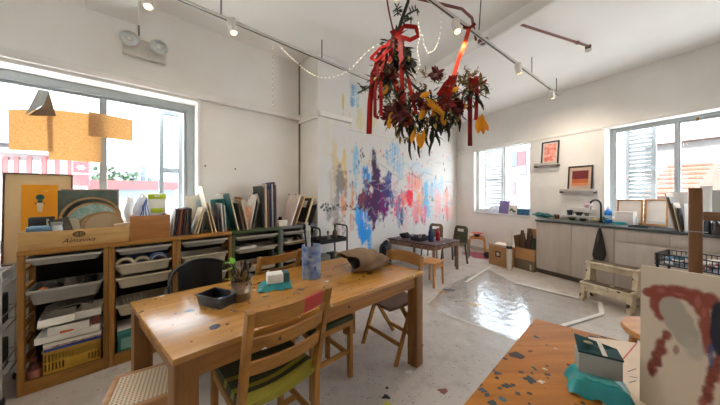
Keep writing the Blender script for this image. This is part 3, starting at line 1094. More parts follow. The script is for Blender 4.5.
b = B(); b.box(0, .125, 0, .2, 0, .20, bev=.006); b.build('carton_body', mat('teal_box', (40, 128, 122), .45), t)
b = B(); b.box(-.002, .127, -.002, .202, .17, .212, bev=.006); b.build('lid', mat('teal_box_lid', (60, 150, 142), .45), t)
b = B(); b.box(.02, .105, -.0015, .0, .05, .14); b.build('front_mark', mat('teal_mark', (120, 176, 160), .5), t)
lbox('board', 'white foam board lying on the teal box', 'board', -.11, .13, FD + .01, FD + .22, .265, .276, white_card, .002, rot=3)
# -- green and grey unit contents
lbox('paper_stack', 'white sheets lying in the shallow tray of the green unit', 'paper', .80, .99, FD + .02, FD + .2, .75, .80, white_card, .002, rot=12)
lbox('sketch_pad', 'brown sketch pad lying in a tray of the green unit', 'sketch pad', .95, 1.15, FD + .02, FD + .2, .54, .575, kraft, .002, rot=-4)
b = B(); b.lathe([(0, .005), (.03, .005), (.045, .04), (.05, .055), (.046, .055), (.04, .035), (0, .012)]); o = b.build('bowl', mat('cream_ceramic', (224, 206, 186), .3))
solo(o, 'small cream bowl in the tray of the grey unit', 'bowl', L.at(1.41, FD + .09, .762), 0)
lump('rag', 'brown rag beside the small cream bowl', 'rag', L.at(1.53, FD + .1, .762), L.deg, .05, .06, .04, mat('brownrag', (112, 80, 66), .9), 15)
for k, (s, c) in enumerate(((1.60, (226, 222, 214)), (1.635, (206, 206, 210)), (1.67, (236, 234, 228)))):
    b = B(); b.prism([V(0, 0, 0), V(.012, 0, 0), V(-.05, 0, .17), V(-.062, 0, .17)], (0, .16, 0))
    o = b.build('envelope', mat('envl%d' % k, c, .6)); solo(o, ('first white envelope leaning in the grey unit, counted from the cream bowl', 'grey envelope between the two white envelopes in the grey unit', 'last white envelope leaning in the grey unit, next to the side')[k], 'envelope', L.at(s, FD + .02, .765), L.deg)
lump('cloth', 'red cloth in the low tray of the grey unit', 'cloth', L.at(1.42, FD + .1, .56), L.deg, .10, .08, .05, mat('red_cloth_s', (196, 48, 34), .8), 16)
lump('cloth', 'blue cloth in the low tray of the grey unit', 'cloth', L.at(1.62, FD + .1, .56), L.deg, .06, .08, .06, mat('blue_cloth_s', (50, 76, 130), .8), 17)
lump('bag', 'crumpled white plastic bag in the lowest tray of the green unit', 'bag', L.at(.95, FD + .13, .285), L.deg, .1, .08, .1, mat('white_bag', (222, 220, 216), .4), 18)

# ================================================================== ON TOP OF THE UNITS
# ledge below the window
t = B(); t.box(-2.2, -0.16, -.10, 0.0, .80, .835, bev=.004)
o = t.build('trim_12', trim_m); o.location = L.at(0, DL, 0); o.rotation_euler = (0, 0, L.a); struct(o)

# framed print leaning on the window
t = thing('framed_print', 'large framed print of a teal dot on yellow leaning against the window', 'picture', L.at(-.735, 3.135, .836), L.deg)
t.rotation_euler = (math.radians(-3.5), 0, L.a)
fw, fh = .348, .70
dk = mat('thin_brown_frame', (92, 62, 44), .5)
b = B(); b.box(0, .009, 0, .02, 0, fh, bev=.002); b.box(fw - .009, fw, 0, .02, 0, fh, bev=.002); b.box(.009, fw - .009, 0, .02, 0, .009); b.box(.009, fw - .009, 0, .02, fh - .009, fh)
b.build('frame', dk, t)
b = B(); b.box(.008, fw - .008, .010, .016, .008, fh - .008); b.build('mat_board', mat('beige_mount', (226, 194, 146), .8, c2=(220, 186, 138)), t)
x0, x1 = L.s(20, 3.14) + .735, L.s(57, 3.14) + .735
z1 = L.h(40, 184.5, 3.14) - .836
b = B(); b.box(x0, x1, .007, .010, .12, z1); b.build('print', mat('yellow_print', (246, 164, 14), .55, c2=(240, 156, 10)), t)
cx = (x0 + x1) / 2
b = B(); b.lathe([(0, 0), (.022, 0), (.022, .002), (0, .002)], (cx, .0055, z1 - .10), 24, T=Matrix.Rotation(math.radians(90), 4, 'X'))
b.box(cx - .008, cx + .008, .004, .0065, z1 - .135, z1 - .118); b.prism([V(cx - .016, .004, z1 - .128), V(cx + .016, .004, z1 - .128), V(cx + .010, .004, z1 - .143), V(cx - .010, .004, z1 - .143)], (0, .002, 0))
b.build('teal_shape', mat('teal_ink', (16, 92, 82), .5), t)
b = B(); b.prism([V(cx - .017, .004, z1 - .146), V(cx + .017, .004, z1 - .146), V(cx + .01, .004, z1 - .215), V(cx - .01, .004, z1 - .215)], (0, .002, 0)); b.build('cream_shape', mat('cream_ink', (240, 220, 180), .5), t)
for sx in (-1, 1):
    b = B(); b.ico((cx + sx * .021, .005, z1 - .149), .006, 1, 0, (1, .3, 1)); b.build('red_dot', mat('dark_red_ink', (110, 40, 20), .5), t)
b = B(); b.prism([V(cx + .01, .004, z1 - .05), V(cx + .045, .004, z1 - .04), V(cx + .03, .004, z1 - .056)], (0, .002, 0)); b.build('pale_stroke', mat('pale_ink', (250, 200, 90), .5), t)


def text_mesh(body, size, name, m, parent, T, shear=0.0, depth=.0006):
    cu = bpy.data.curves.new(name, 'FONT'); cu.body = body; cu.size = size; cu.extrude = depth; cu.shear = shear
    cu.align_x = 'CENTER'
    ob = bpy.data.objects.new(name, cu); COL.objects.link(ob)
    dg = bpy.context.evaluated_depsgraph_get()
    me = bpy.data.meshes.new_from_object(ob.evaluated_get(dg)); me.name = name
    bpy.data.objects.remove(ob); bpy.data.curves.remove(cu)
    me.transform(T); me.materials.clear(); me.materials.append(m)
    o = bpy.data.objects.new(name, me); COL.objects.link(o); o.parent = parent
    return o


def wooden_box(name, label, s0, s1, d0, d1, h0, h1, mx, th=.012, low_ends=False):
    t = thing(name, label, 'box', L.at(s0, d0, h0), L.deg)
    w, d, h = s1 - s0, d1 - d0, h1 - h0
    b = B(); b.box(0, w, 0, th, 0, h, bev=.002); b.build('front_board', mx, t)
    b = B(); b.box(0, w, d - th, d, 0, h, bev=.002); b.build('back_board', mx, t)
    for x in (0, w - th):
        b = B(); b.box(x, x + th, th, d - th, 0, h, bev=.002); b.build('end_board', mx, t)
    b = B(); b.box(th, w - th, th, d - th, 0, .008); b.build('bottom_board', mx, t)
    return t, w, d, h


crate_w = wood('wine_crate_wood', (208, 166, 104), (186, 142, 82), 'x', .55)
h1c = 1.108
t, w, d, h = wooden_box('wine_crate', 'long pale wine crate with a black stamp on its front', -.59, -.036, 2.80, 3.06, UH + .001, h1c, crate_w)
ink = mat('stamp_ink', (52, 36, 22), .7)
T = TR((L.s(80, 2.8) + .59 - .005, -.0005, .028)) @ Matrix.Rotation(math.radians(90), 4, 'X')
text_mesh('Almaviva', .046, 'stamped_name', ink, t, T, .35)
b = B(); ex, ez = L.s(80, 2.8) + .59 - .004, .088
pts = [V(ex + .030 * math.cos(a), -.0008, ez + .019 * math.sin(a)) for a in [k * math.pi / 12 for k in range(24)]]
b.tube(pts, .0026, 6, closed=True)
b.tube([V(ex + .020 * math.cos(k * math.pi / 8), -.0008, ez + .012 * math.sin(k * math.pi / 8)) for k in range(16)], .0018, 6, closed=True)
b.box(ex - .03, ex + .03, -.0016, 0, ez - .0018, ez + .0018); b.box(ex - .002, ex + .002, -.0016, 0, ez - .019, ez + .019)
b.build('stamped_emblem', ink, t)
plain_w = wood('plain_box_wood', (178, 120, 62), (160, 100, 46), 'x', .5)
wooden_box('wooden_box', 'plain orange-brown wooden box of plastic bags', -.03, .236, 2.80, 3.06, UH + .001, 1.187, plain_w)

# contents of the wine crate
zc = UH + .0105
def leaning(name, label, cat, s0, d0, w, h, th, m_face, h0=zc, lean=0.0, side=0.0, group=None, rim=None):
    """A flat panel standing nearly upright, facing the room."""
    b = B(); b.box(-w / 2, w / 2, 0, th, 0, h, bev=min(.002, th * .3))
    o = b.build(name, m_face)
    solo(o, label, cat, L.at(s0, d0, h0), L.deg, group)
    o.rotation_euler = (math.radians(-lean), math.radians(side), L.a)
    return o


teal_t = mat('teal_tin', (40, 84, 110), .35, c2=(60, 120, 150), vscale=30)
t = thing('tin', 'flat blue tin lying in the wine crate', 'tin', L.at(-.56, 2.83, zc), L.deg)
b = B(); b.box(0, .105, 0, .1, 0, .115, bev=.006); b.build('body', teal_t, t)
b = B(); b.box(-.002, .107, -.002, .102, .115, .145, bev=.006); b.build('lid', mat('tin_lid', (110, 150, 176), .3), t)
t = thing('box', 'black box behind the flat blue tin in the wine crate', 'box', L.at(-.575, 2.95, zc), L.deg)
b = B(); b.box(0, .115, 0, .07, 0, .205, bev=.004); b.build('body', mat('black_card_box', (26, 32, 30), .5), t)
b = B(); b.box(.085, .098, -.002, 0, .03, .19); b.build('pale_strip', mat('pale_strip_m', (190, 180, 150), .5), t)
t = thing('jar', 'clear glass jar beside the flat blue tin', 'jar', L.at(-.425, 2.87, zc), L.deg)
b = B(); b.lathe([(0, 0), (.037, 0), (.04, .01), (.04, .12), (.036, .14), (.036, .16), (.033, .16), (.033, .14), (.036, .118), (.036, .01), (0, .008)]); b.build('glass_body', mat('jar_glass', (200, 206, 204), .15, spec=.7), t)
b = B(); b.lathe([(0.038, .15), (.039, .152), (.039, .172), (0, .174)]); b.build('lid', mat('silver_lid', (176, 172, 164), .35, .8), t)
leaning('sketchbook', 'dark sketchbook with pale edge leaning beside the glass jar', 'sketchbook', -.372, 2.84, .10, .20, .018, mat('dk_sketch', (70, 66, 58), .6), side=-14, lean=2)
leaning('sketchbook', 'beige sketchbook leaning left of the embroidery hoops', 'sketchbook', -.345, 2.87, .10, .19, .016, mat('bg_sketch', (186, 172, 142), .6), side=-10, lean=2)
leaning('stretched_canvas', 'dark green canvas panel behind the embroidery hoops', 'canvas', -.28, 3.024, .335, .405, .018, mat('green_canvas', (62, 84, 74), .7, c2=(96, 100, 88), vscale=12))
leaning('board', 'brown board with pale edge at the back of the wine crate', 'board', -.27, 3.066, .33, .425, .012, mat('brown_board', (150, 118, 92), .7, c2=(128, 100, 78)), h0=UH + .001)


def hoop(label, s, d, r, m, tilt, cloth=None):
    t = thing('embroidery_hoop', label, 'hoop', L.at(s, d, zc), L.deg, 'round hoops in the wine crate')
    t.rotation_euler = (math.radians(-tilt), 0, L.a)
    T = Matrix.Rotation(math.radians(90), 4, 'X')
    b = B(); b.lathe([(r - .008, -.009), (r, -.009), (r, .009), (r - .008, .009), (r - .008, -.009)], (0, 0, r), 48, T=T); b.build('outer_ring', m, t)
    b = B(); b.lathe([(r - .015, -.007), (r - .0085, -.007), (r - .0085, .007), (r - .015, .007), (r - .015, -.007)], (0, 0, r), 48, T=T); b.build('inner_ring', m, t)
    if cloth:
        b = B(); b.lathe([(0, -.001), (r - .015, -.001), (r - .015, .002), (0, .002)], (0, 0, r), 48, T=T); b.build('stretched_cloth', cloth, t)


hoop_m = wood('hoop_wood', (186, 150, 102), (160, 124, 80), 'x', .5)
mesh_c = mat('pale_gauze', (190, 168, 136), .8, c2=(172, 150, 118), bump=.2, bscale=200)
hoop('largest hoop at the back against the dark green canvas', -.262, 2.992, .176, hoop_m, 3)
hoop('middle hoop with teal gauze', -.245, 2.955, .155, hoop_m, 4, mat('teal_gauze', (110, 150, 136), .8, c2=(176, 196, 190), vscale=22))
hoop('front hoop stretched with beige gauze', -.185, 2.90, .118, hoop_m, 7, mesh_c)
hoop('small hoop half hidden behind the beige gauze hoop', -.222, 2.93, .113, hoop_m, 5, mat('beige_gauze', (200, 184, 156), .8))
b = B(); b.prism([V(0, 0, 0), V(.1, 0, .012), V(.1, 0, .03), V(0, 0, .018)], (0, .06, 0)); o = b.build('wood_offcut', wood('offcut', (226, 196, 160), (206, 172, 130))); solo(o, 'pale wood offcut lying on the right end of the wine crate', 'wood', L.at(-.125, 2.80, h1c + .001), L.deg)

# contents of the plain box
plast = mat('clear_plastic_bag', (226, 230, 238), .15, c2=(196, 206, 226), vscale=14, bump=.5, bscale=16, spec=.8)
zb = UH + .0105
lump('plastic_bag', 'clear crumpled bag of blue-handled brushes in the wooden box', 'bag', L.at(.045, 2.93, zb), L.deg, .055, .075, .20, plast, 22, .09)
lump('plastic_bag', 'white crumpled plastic bag spilling between the two wooden boxes', 'bag', L.at(-.036, 3.10, UH + .002), L.deg, .035, .03, .19, mat('white_plastic_bag', (236, 238, 240), .25), 23, .2)
bl = mat('blue_handle', (70, 100, 170), .4)
for k in range(4):
    b = B(); b.cyl((0, 0, 0), (.03 - .02 * k, -.01, .10 + .02 * k), .0035, seg=6); b.lathe([(0.0035, 0), (.006, .02), (0, .05)], (.03 - .02 * k, -.01, .10 + .02 * k))
    o = b.build('brush', bl); solo(o, ('blue brush nearest the wine crate in the clear bag', 'second blue brush from the wine crate in the clear bag', 'third blue brush from the wine crate in the clear bag', 'blue brush nearest the yellow-green pack')[k], 'brush', L.at(.02 + k * .028, 2.85, zb + .14), L.deg, 'blue brushes in the clear bag')
t = thing('snack_pack', 'white and lime green pack standing in the wooden box', 'pack', L.at(.150, 2.93, zb + .172), L.deg)
b = B(); b.box(-.06, .06, -.015, .015, 0, .2, bev=.008); b.build('pouch', mat('pack_white', (236, 236, 224), .4), t)
lime = mat('pack_lime', (186, 204, 40), .4)
b = B(); b.box(-.064, .064, -.017, .017, .155, .205, bev=.008); b.build('lime_header', lime, t)
b = B(); b.box(-.045, .045, -.018, -.0152, .035, .075, bev=.002); b.build('lime_label', lime, t)
b = B(); b.box(-.018, .018, -.0185, -.0172, .180, .192, bev=.002); b.build('hanging_slot', mat('pack_hole', (245, 246, 240), .5), t)
lbox('box', 'support carton inside the wooden box under the lime green pack', 'carton', .09, .21, 2.89, 2.96, zb, zb + .17, kraft)
lump('cloth', 'dark blue cloth at the right end of the wooden box', 'cloth', L.at(.19, 2.85, zb + .12), L.deg, .03, .025, .04, mat('navy_cloth', (40, 66, 110), .8), 25)
lump('cloth', 'turquoise cloth in the front of the wooden box', 'cloth', L.at(.08, 2.84, zb + .12), L.deg, .035, .02, .035, mat('turq_cloth', (70, 170, 190), .8), 26)

# -- records, pads and canvases standing on the units
UPR = [   # base px, top px, top py, thickness m, depth m, front d, face colour, edge colour, name, label
 (172.5, 176.5, 208, .010, .22, 2.83, (214, 214, 216), (232, 230, 230), 'plastic_sleeve', 'clear plastic sleeve leaning next to the wooden box'),
 (174.5, 179.5, 209, .012, .24, 2.82, (52, 44, 50), (60, 50, 56), 'record_sleeve', 'dark record sleeve first after the clear plastic sleeve'),
 (177, 181.8, 208.5, .009, .24, 2.83, (104, 40, 44), (96, 40, 44), 'record_sleeve', 'maroon record sleeve second in the leaning row'),
 (179, 183.2, 209, .008, .24, 2.82, (180, 108, 50), (186, 118, 60), 'record_sleeve', 'orange-brown record sleeve in the leaning row'),
 (181.2, 184.8, 209, .011, .24, 2.83, (84, 34, 34), (90, 40, 40), 'record_sleeve', 'dark red record sleeve right of the orange-brown one'),
 (183.8, 186.8, 208, .010, .24, 2.82, (60, 46, 38), (70, 54, 44), 'record_sleeve', 'dark brown record sleeve right of the dark red one'),
 (186.2, 188.9, 209, .007, .24, 2.83, (188, 160, 120), (200, 172, 130), 'record_sleeve', 'tan record sleeve between two dark ones'),
 (188.5, 190, 207.5, .012, .24, 2.82, (38, 36, 36), (44, 42, 42), 'record_sleeve', 'black record sleeve right of the tan one'),
 (191.5, 192, 208.5, .012, .24, 2.83, (50, 46, 42), (58, 52, 46), 'record_sleeve', 'black record sleeve last in the leaning row'),
 (195, 204, 207.5, .009, .25, 2.83, (222, 204, 178), (226, 200, 158), 'canvas_board', 'cream board leaning far to the right after the record sleeves'),
 (198.5, 205, 209, .010, .25, 2.82, (210, 190, 158), (222, 196, 150), 'canvas_board', 'second cream board leaning right after the record sleeves'),
 (203, 206.5, 212, .020, .22, 2.84, (58, 56, 54), (72, 66, 60), 'sketchbook', 'thick black sketchbook between the cream boards'),
 (213.3, 203, 186, .008, .26, 2.83, (226, 214, 190), (228, 198, 146), 'canvas_board', 'tall cream board leaning to the left across the row'),
 (217, 209, 203, .010, .24, 2.82, (212, 196, 166), (226, 200, 152), 'canvas_board', 'short cream board leaning left right of the tall one'),
 (220.5, 217, 204.5, .016, .22, 2.84, (54, 54, 56), (60, 58, 58), 'sketchbook', 'black sketchbook between short cream boards and white pads'),
 (224, 222, 203.5, .010, .22, 2.82, (214, 212, 206), (230, 226, 216), 'drawing_pad', 'white pad left of the large teal board'),
 (226.8, 225, 205.5, .010, .22, 2.83, (180, 180, 180), (220, 216, 208), 'drawing_pad', 'grey pad left of the large teal board'),
 (239.3, 230.5, 193.5, .013, .27, 2.81, (54, 110, 104), (226, 202, 158), 'stretched_canvas', 'teal faced canvas with cream edge at the start of the green unit'),
 (242, 236.5, 203, .016, .22, 2.84, (40, 40, 40), (48, 44, 40), 'sketchbook', 'black sketchbook right of the teal faced canvas'),
 (245, 239, 203.5, .016, .22, 2.82, (96, 72, 54), (110, 82, 60), 'sketchbook', 'brown sketchbook in the green unit row'),
 (249, 242.5, 200, .015, .25, 2.81, (206, 186, 156), (222, 200, 164), 'stretched_canvas', 'cream canvas leaning left beside the brown sketchbook'),
 (250.5, 257.5, 195, .008, .24, 2.83, (230, 224, 214), (236, 230, 220), 'drawing_pad', 'thin white pad leaning right in front of the dark panels'),
 (254, 259, 203, .012, .20, 2.86, (110, 104, 96), (120, 116, 108), 'drawing_pad', 'grey pad leaning right behind the thin white pad'),
 (264.5, 262, 186, .016, .25, 2.84, (50, 52, 48), (58, 56, 52), 'stretched_canvas', 'dark canvas standing upright in the tall group'),
 (267.5, 266.5, 184, .016, .25, 2.82, (218, 206, 190), (214, 196, 170), 'stretched_canvas', 'cream canvas standing upright in the tall group'),
 (269.8, 268.8, 189, .014, .25, 2.83, (120, 84, 62), (132, 92, 68), 'canvas_board', 'brown board standing upright in the tall group'),
 (272, 271, 183, .009, .26, 2.82, (58, 72, 112), (60, 74, 116), 'canvas_board', 'navy blue board standing upright in the tall group'),
 (273.6, 272.8, 184, .006, .26, 2.81, (226, 222, 216), (232, 228, 222), 'canvas_board', 'thin white board right of the navy one'),
 (275.4, 274.8, 182, .008, .26, 2.82, (70, 66, 84), (66, 66, 86), 'canvas_board', 'thin slate blue board in the tall group'),
 (277.5, 276.6, 185, .009, .26, 2.83, (196, 150, 140), (212, 182, 160), 'canvas_board', 'pinkish cream board last of the tall group'),
 (291.8, 301.5, 195, .020, .30, 2.80, (226, 214, 204), (236, 226, 214), 'stretched_canvas', 'large white canvas leaning on the grey unit'),
 (296, 305.5, 196.5, .010, .29, 2.80, (190, 160, 120), (226, 200, 150), 'stretched_canvas', 'cream edged canvas right of the large white canvas'),
 (312.5, 318, 203, .012, .2, 2.82, (60, 60, 60), (84, 80, 76), 'canvas_board', 'small dark board behind the black frame on the grey unit'),
]


def upright(bp, tpx, tpy, th, dep, d0, face, edge, name, label):
    s0 = L.s(bp, d0); s1, h1 = L.pix(tpx, tpy, d0)
    z0 = UH + .001
    b = B()
    b.prism([V(-th, 0, 0), V(0, 0, 0), V(s1 - s0, 0, h1 - z0), V(s1 - s0 - th, 0, h1 - z0)], (0, dep, 0), bev=0)
    for f in b.bm.faces:
        f.material_index = 1 if abs(f.normal.x) < .5 else 0
    b.bm.normal_update()
    for f in b.bm.faces:
        f.material_index = 0 if abs(f.normal.x) > .6 else 1
    o = b.build(name, [mat('face_%d_%d_%d' % face, face, .55, c2=tuple(v * .88 for v in face), vscale=18), mat('edge_%d_%d_%d' % edge, edge, .6)])
    return solo(o, label, name.replace('_', ' '), L.at(s0, d0, z0), L.deg, 'records, pads and canvases standing on the units')


for u in UPR:
    upright(*u)
# frame with black mount on the grey unit
s0 = L.s(306.5, 2.80); s1, h1 = L.pix(314.5, 197, 2.80); z0 = UH + .001
t = thing('framed_print', 'cream edged frame with black mount leaning on the grey unit', 'picture', L.at(s0, 2.80, z0), L.deg)
lx, lh = s1 - s0, h1 - z0
b = B(); b.prism([V(-.02, 0, 0), V(0, 0, 0), V(lx, 0, lh), V(lx - .02, 0, lh)], (0, .3, 0)); b.build('frame', mat('cream_frame', (228, 204, 158), .5), t)
def onface(a, h_): return V(-.0205 + lx * h_, a, lh * h_)
b = B(); b.prism([onface(.02, .06), onface(.28, .06), onface(.28, .95), onface(.02, .95)], (-.002, 0, 0)); b.build('mount', mat('black_mount', (34, 30, 30), .6), t)
b = B(); b.prism([onface(.10, .6) + V(-.0021, 0, 0), onface(.22, .6) + V(-.0021, 0, 0), onface(.22, .85) + V(-.0021, 0, 0), onface(.10, .85) + V(-.0021, 0, 0)], (-.001, 0, 0)); b.build('picture', mat('white_pic', (222, 212, 200), .6), t)
# papers behind
leaning('drawing_sheet', 'white sheet with blue and green strokes behind the cream boards', 'drawing', L.s(198, 3.1), 3.09, .15, .37, .004, white_card, h0=UH + .002, lean=1, side=-6)
leaning('drawing_sheet', 'blue striped sheet beside the white sheet with strokes', 'drawing', L.s(204, 3.08), 3.075, .06, .34, .004, mat('blue_sheet', (120, 170, 210), .6, c2=(226, 226, 200), vscale=10), h0=UH + .002, lean=1, side=-8)
leaning('drawing_board', 'teal board with white upper border behind the white pads', 'board', L.s(222.5, 3.06), 3.05, .19, .33, .012, mat('teal_board', (64, 148, 138), .55, c2=(52, 130, 122)), h0=UH + .002, lean=2, side=-4)
t = thing('drawing_sheet', 'curled white sheet with red scribble lying over the teal board', 'drawing', L.at(L.s(217, 2.98), 2.98, UH + .25), L.deg)
b = B(); b.grid(10, 6, lambda u, v: (u * .16, v * .1, .10 + .02 * math.sin(u * 3.1) - .10 * v * 0 - .05 * u * u + .02), thick=.003); b.build('paper', white_card, t)
b = B(); b.tube([V(.03 + .012 * k, .02 + .03 * (k % 2), .128 + .02 * math.sin((.03 + .012 * k) / .16 * 3.1) - .05 * ((.03 + .012 * k) / .16) ** 2) for k in range(8)], .003, 5); b.build('scribble', mat('red_scribble', (206, 50, 60), .5), t)
leaning('wood_block', 'small brown board with a pointed top behind the white pads', 'board', L.s(234, 3.06), 3.06, .08, .35, .014, mat('brown_block', (136, 96, 58), .6), h0=UH + .002, side=8)
leaning('box_file', 'kraft brown folder at the back of the tall group', 'folder', L.s(253, 3.02), 3.02, .09, .37, .03, kraft, h0=UH + .002, side=2)
leaning('drawing_board', 'dark green board facing the room in the tall group', 'board', L.s(260, 2.9), 2.9, .10, .33, .014, mat('dkgreen_board', (48, 52, 44), .55, c2=(34, 38, 34), vscale=16), h0=UH + .002, side=2)
leaning('print', 'orange and white printed card in the green unit row', 'card', L.s(250, 2.9), 2.9, .06, .24, .004, mat('orange_print', (226, 206, 180), .55, c2=(226, 110, 60), vscale=26), h0=UH + .002, side=-4)
leaning('white_panel', 'grey white panel standing at the back between brown boards', 'board', L.s(240, 3.05), 3.05, .17, .30, .012, mat('greywhite_panel', (206, 198, 190), .6), h0=UH + .002, side=-2)
t = thing('paper_roll', 'rolled white paper with dark tip on top of the tall group', 'paper roll', L.at(L.s(259, 2.92), 2.92, UH + .28), L.deg)
t.rotation_euler = (0, math.radians(-22), L.a)
b = B(); b.cyl((0, 0, 0), (0, 0, .115), .024, seg=14); b.build('paper', white_card, t)
b = B(); b.cyl((0, 0, .115), (0, 0, .14), .026, .018, seg=14); b.build('tip', mat('dark_tip', (40, 46, 66), .6), t)
b = B(); b.cyl((0, 0, 0), (0, 0, .42), .008, seg=8); o = b.build('wooden_stick', W['pine']('z')); solo(o, 'thin wooden stick standing at the end of the tall group', 'stick', L.at(L.s(273.3, 3.0), 3.0, UH + .001), L.deg)
t = thing('box', 'small white box lying at the foot of the large white canvas', 'box', L.at(L.s(279, 2.80), 2.80, UH + .001), L.deg)
b = B(); b.box(0, .105, 0, .09, 0, .05, bev=.004); b.build('body', white_card, t)
b = B(); b.box(-.002, .107, -.002, .092, .05, .066, bev=.004); b.build('lid', mat('box_lid', (238, 230, 220), .6), t)
t = thing('dried_leaf', 'curled olive brown dried leaf behind the large white canvas', 'leaf', L.at(1.64, 3.15, UH + .05), L.deg)
ol = mat('olive_leaf', (104, 84, 50), .8, c2=(84, 66, 40))
b = B(); b.grid(8, 8, lambda u, v: (.16 * (u - .5), .03 * math.sin(u * 9) + .04 * v * v, .20 + .12 * v + .02 * math.sin(u * 12)), thick=.003); b.build('blade', ol, t)
b = B(); b.cyl((0, .03, -.045), (0, .01, .22), .004, seg=6); b.build('stalk', ol, t)
lump('cloth', 'small dark green cloth lying between tall group and white box', 'cloth', L.at(L.s(280, 2.95), 2.95, UH + .001), L.deg, .03, .05, .05, mat('dkgreen_cloth', (40, 50, 44), .9), 31)

# white wire cart at the very left
t = thing('wire_cart', 'white wire cart with baskets at the edge of the picture', 'cart', L.at(-.95, 2.75, 0), L.deg)
wm = mat('white_wire', (176, 172, 160), .5)
for x in (0, .30):
    for y in (0, .34):
        b = B(); b.cyl((x, y, .05), (x, y, .86), .012, seg=10); b.build('post', wm, t)
        b = B(); b.lathe([(0, 0), (.022, .004), (.026, .026), (.022, .048), (0, .05)], (x, y, 0), 12); b.build('caster', black_pl, t)
for hh in (.14, .46, .76):
    b = B()
    for z in (hh, hh + .10):
        b.tube([V(0, 0, z), V(.30, 0, z), V(.30, .34, z), V(0, .34, z)], .005, 6, closed=True)
    for k in range(9):
        x = .30 * k / 8
        b.cyl((x, 0, hh), (x, .34, hh), .0025, seg=5); b.cyl((x, 0, hh), (x, 0, hh + .1), .0025, seg=5)
    b.build('basket', wm, t)
def inbox(name, label, cat, x, y, z, w, d, h, m):
    b = B(); b.box(0, w, 0, d, 0, h, bev=.006); o = b.build(name, m)
    return solo(o, label, cat, L.at(-.95 + x, 2.75 + y, z), L.deg)
lump('cloth', 'dark blue cloth heaped in the top basket of the white cart', 'cloth', L.at(-.80, 2.91, .768), L.deg, .11, .13, .07, mat('navy_cloth2', (34, 44, 96), .85), 33)
inbox('box', 'dark box in the middle basket of the white cart', 'box', .03, .04, .467, .24, .26, .2, mat('darkbox', (38, 42, 42), .6))
inbox('box', 'grey clear box in the lowest basket of the white cart', 'box', .03, .04, .147, .24, .26, .2, mat('greybox', (64, 66, 62), .5))
# ================================================================== THE BIG WORK TABLE AND ITS CHAIRS
TA, TB_, TC = P(129.4, 302, .75), P(172.5, 360, .75), P(424, 271, .75)
TD = TA + (TC - TB_)
tw_x = wood('table_wood', (196, 142, 62), (168, 112, 40), 'x', .25, 7, spec=.8, spl=[(11, .28, .34, DARKPAL + [(190, 60, 50), (150, 90, 50)]), (40, .28, .32, DARKPAL)], coat=.05, bump=.05)
tw_z = wood('table_leg_wood', (150, 100, 42), (112, 70, 26), 'z', .5, spl=[(14, .2, .1, DARKPAL)])
tw_a = wood('table_apron_wood', (164, 110, 46), (126, 78, 28), 'x', .5, spl=[(16, .3, .14, DARKPAL)])
aT = math.atan2(TC.y - TB_.y, TC.x - TB_.x)
t = thing('work_table', 'long paint stained pine work table with four square legs', 'table', V(TB_.x, TB_.y, 0), math.degrees(aT))
iv = (Matrix.Translation(V(TB_.x, TB_.y, 0)) @ Matrix.Rotation(aT, 4, 'Z')).inverted()
qa, qb, qc, qd = [iv @ p for p in (TA, TB_, TC, TD)]
ex = (qc - qb); ey = (qa - qb)
TL, TW_ = ex.length, ey.length
exn, eyn = ex.normalized(), ey.normalized()


def tq(x, y, z): return V(0, 0, z) + exn * x + V(eyn.x, eyn.y, 0) * y


def skew(b, x0, x1, y0, y1, z0, z1, bev=.003, m=0):
    return b.hexa([tq(x0, y0, z0), tq(x1, y0, z0), tq(x1, y1, z0), tq(x0, y1, z0), tq(x0, y0, z1), tq(x1, y0, z1), tq(x1, y1, z1), tq(x0, y1, z1)], m, bev)


b = B(); skew(b, 0, TL, 0, TW_, .722, .75, .005); b.build('tabletop', tw_x, t)
for y0, y1 in ((.022, .044), (TW_ - .044, TW_ - .022)):
    b = B(); skew(b, .09, TL - .09, y0, y1, .635, .7215); b.build('long_apron', tw_a, t)
for x0, x1 in ((.025, .047), (TL - .047, TL - .025)):
    b = B(); skew(b, x0, x1, .09, TW_ - .09, .635, .7215); b.build('short_apron', tw_a, t)
for x0 in (.006, TL - .088):
    for y0 in (.006, TW_ - .088):
        b = B(); skew(b, x0, x0 + .082, y0, y0 + .082, 0, .7215, .004); b.build('leg', tw_z, t)


def blot(t, inv, px, py, r, c, seed, sx=1.0, top=.7502):
    """A dried paint blot lying on a table top, one part of that table."""
    q = random.Random(seed); p_ = P(px, py, .75); pts = []
    for k in range(22):
        a = 2 * math.pi * k / 22; r2 = r * (1 + .45 * math.sin(a * (2 + seed % 3) + seed) * q.random() + q.uniform(-.25, .25))
        pts.append(inv @ V(p_.x + r2 * math.cos(a) * sx, p_.y + r2 * math.sin(a), top))
    b = B(); b.prism(pts, (0, 0, .0006)); b.build('paint_blot', mat('blot_%d_%d_%d' % c, c, .5), t)


for k, (px, py, r, c, sx) in enumerate(((266, 296.5, .012, (40, 50, 54), 1.4), (235, 311, .010, (30, 38, 40), 1.5), (231, 310, .006, (30, 38, 40), 1), (301, 289.5, .014, (60, 44, 36), 1.6), (298, 293, .010, (54, 40, 34), 1.8), (306, 287, .007, (54, 40, 34), 1), (258, 311, .005, (50, 44, 40), 1), (213, 321, .005, (60, 50, 44), 1), (340, 283, .008, (70, 48, 34), 2.4), (352, 278, .007, (60, 42, 32), 2.2), (330, 276, .008, (84, 56, 36), 2), (284, 303, .005, (150, 60, 50), 1), (375, 278, .006, (60, 42, 32), 2.6), (190, 333, .004, (60, 50, 44), 1), (245, 330, .006, (70, 48, 34), 2))):
    blot(t, iv, px, py, r, c, k, sx)


def TP(px, py, z=.7505):
    p = P(px, py, z); p.z = z
    return p


# ---- chairs
cw_x, cw_z = W['chair']('x'), W['chair']('z')
cw_y = W['chair']('y')
red_patch = mat('red_paint_patch', (178, 44, 40), .5)


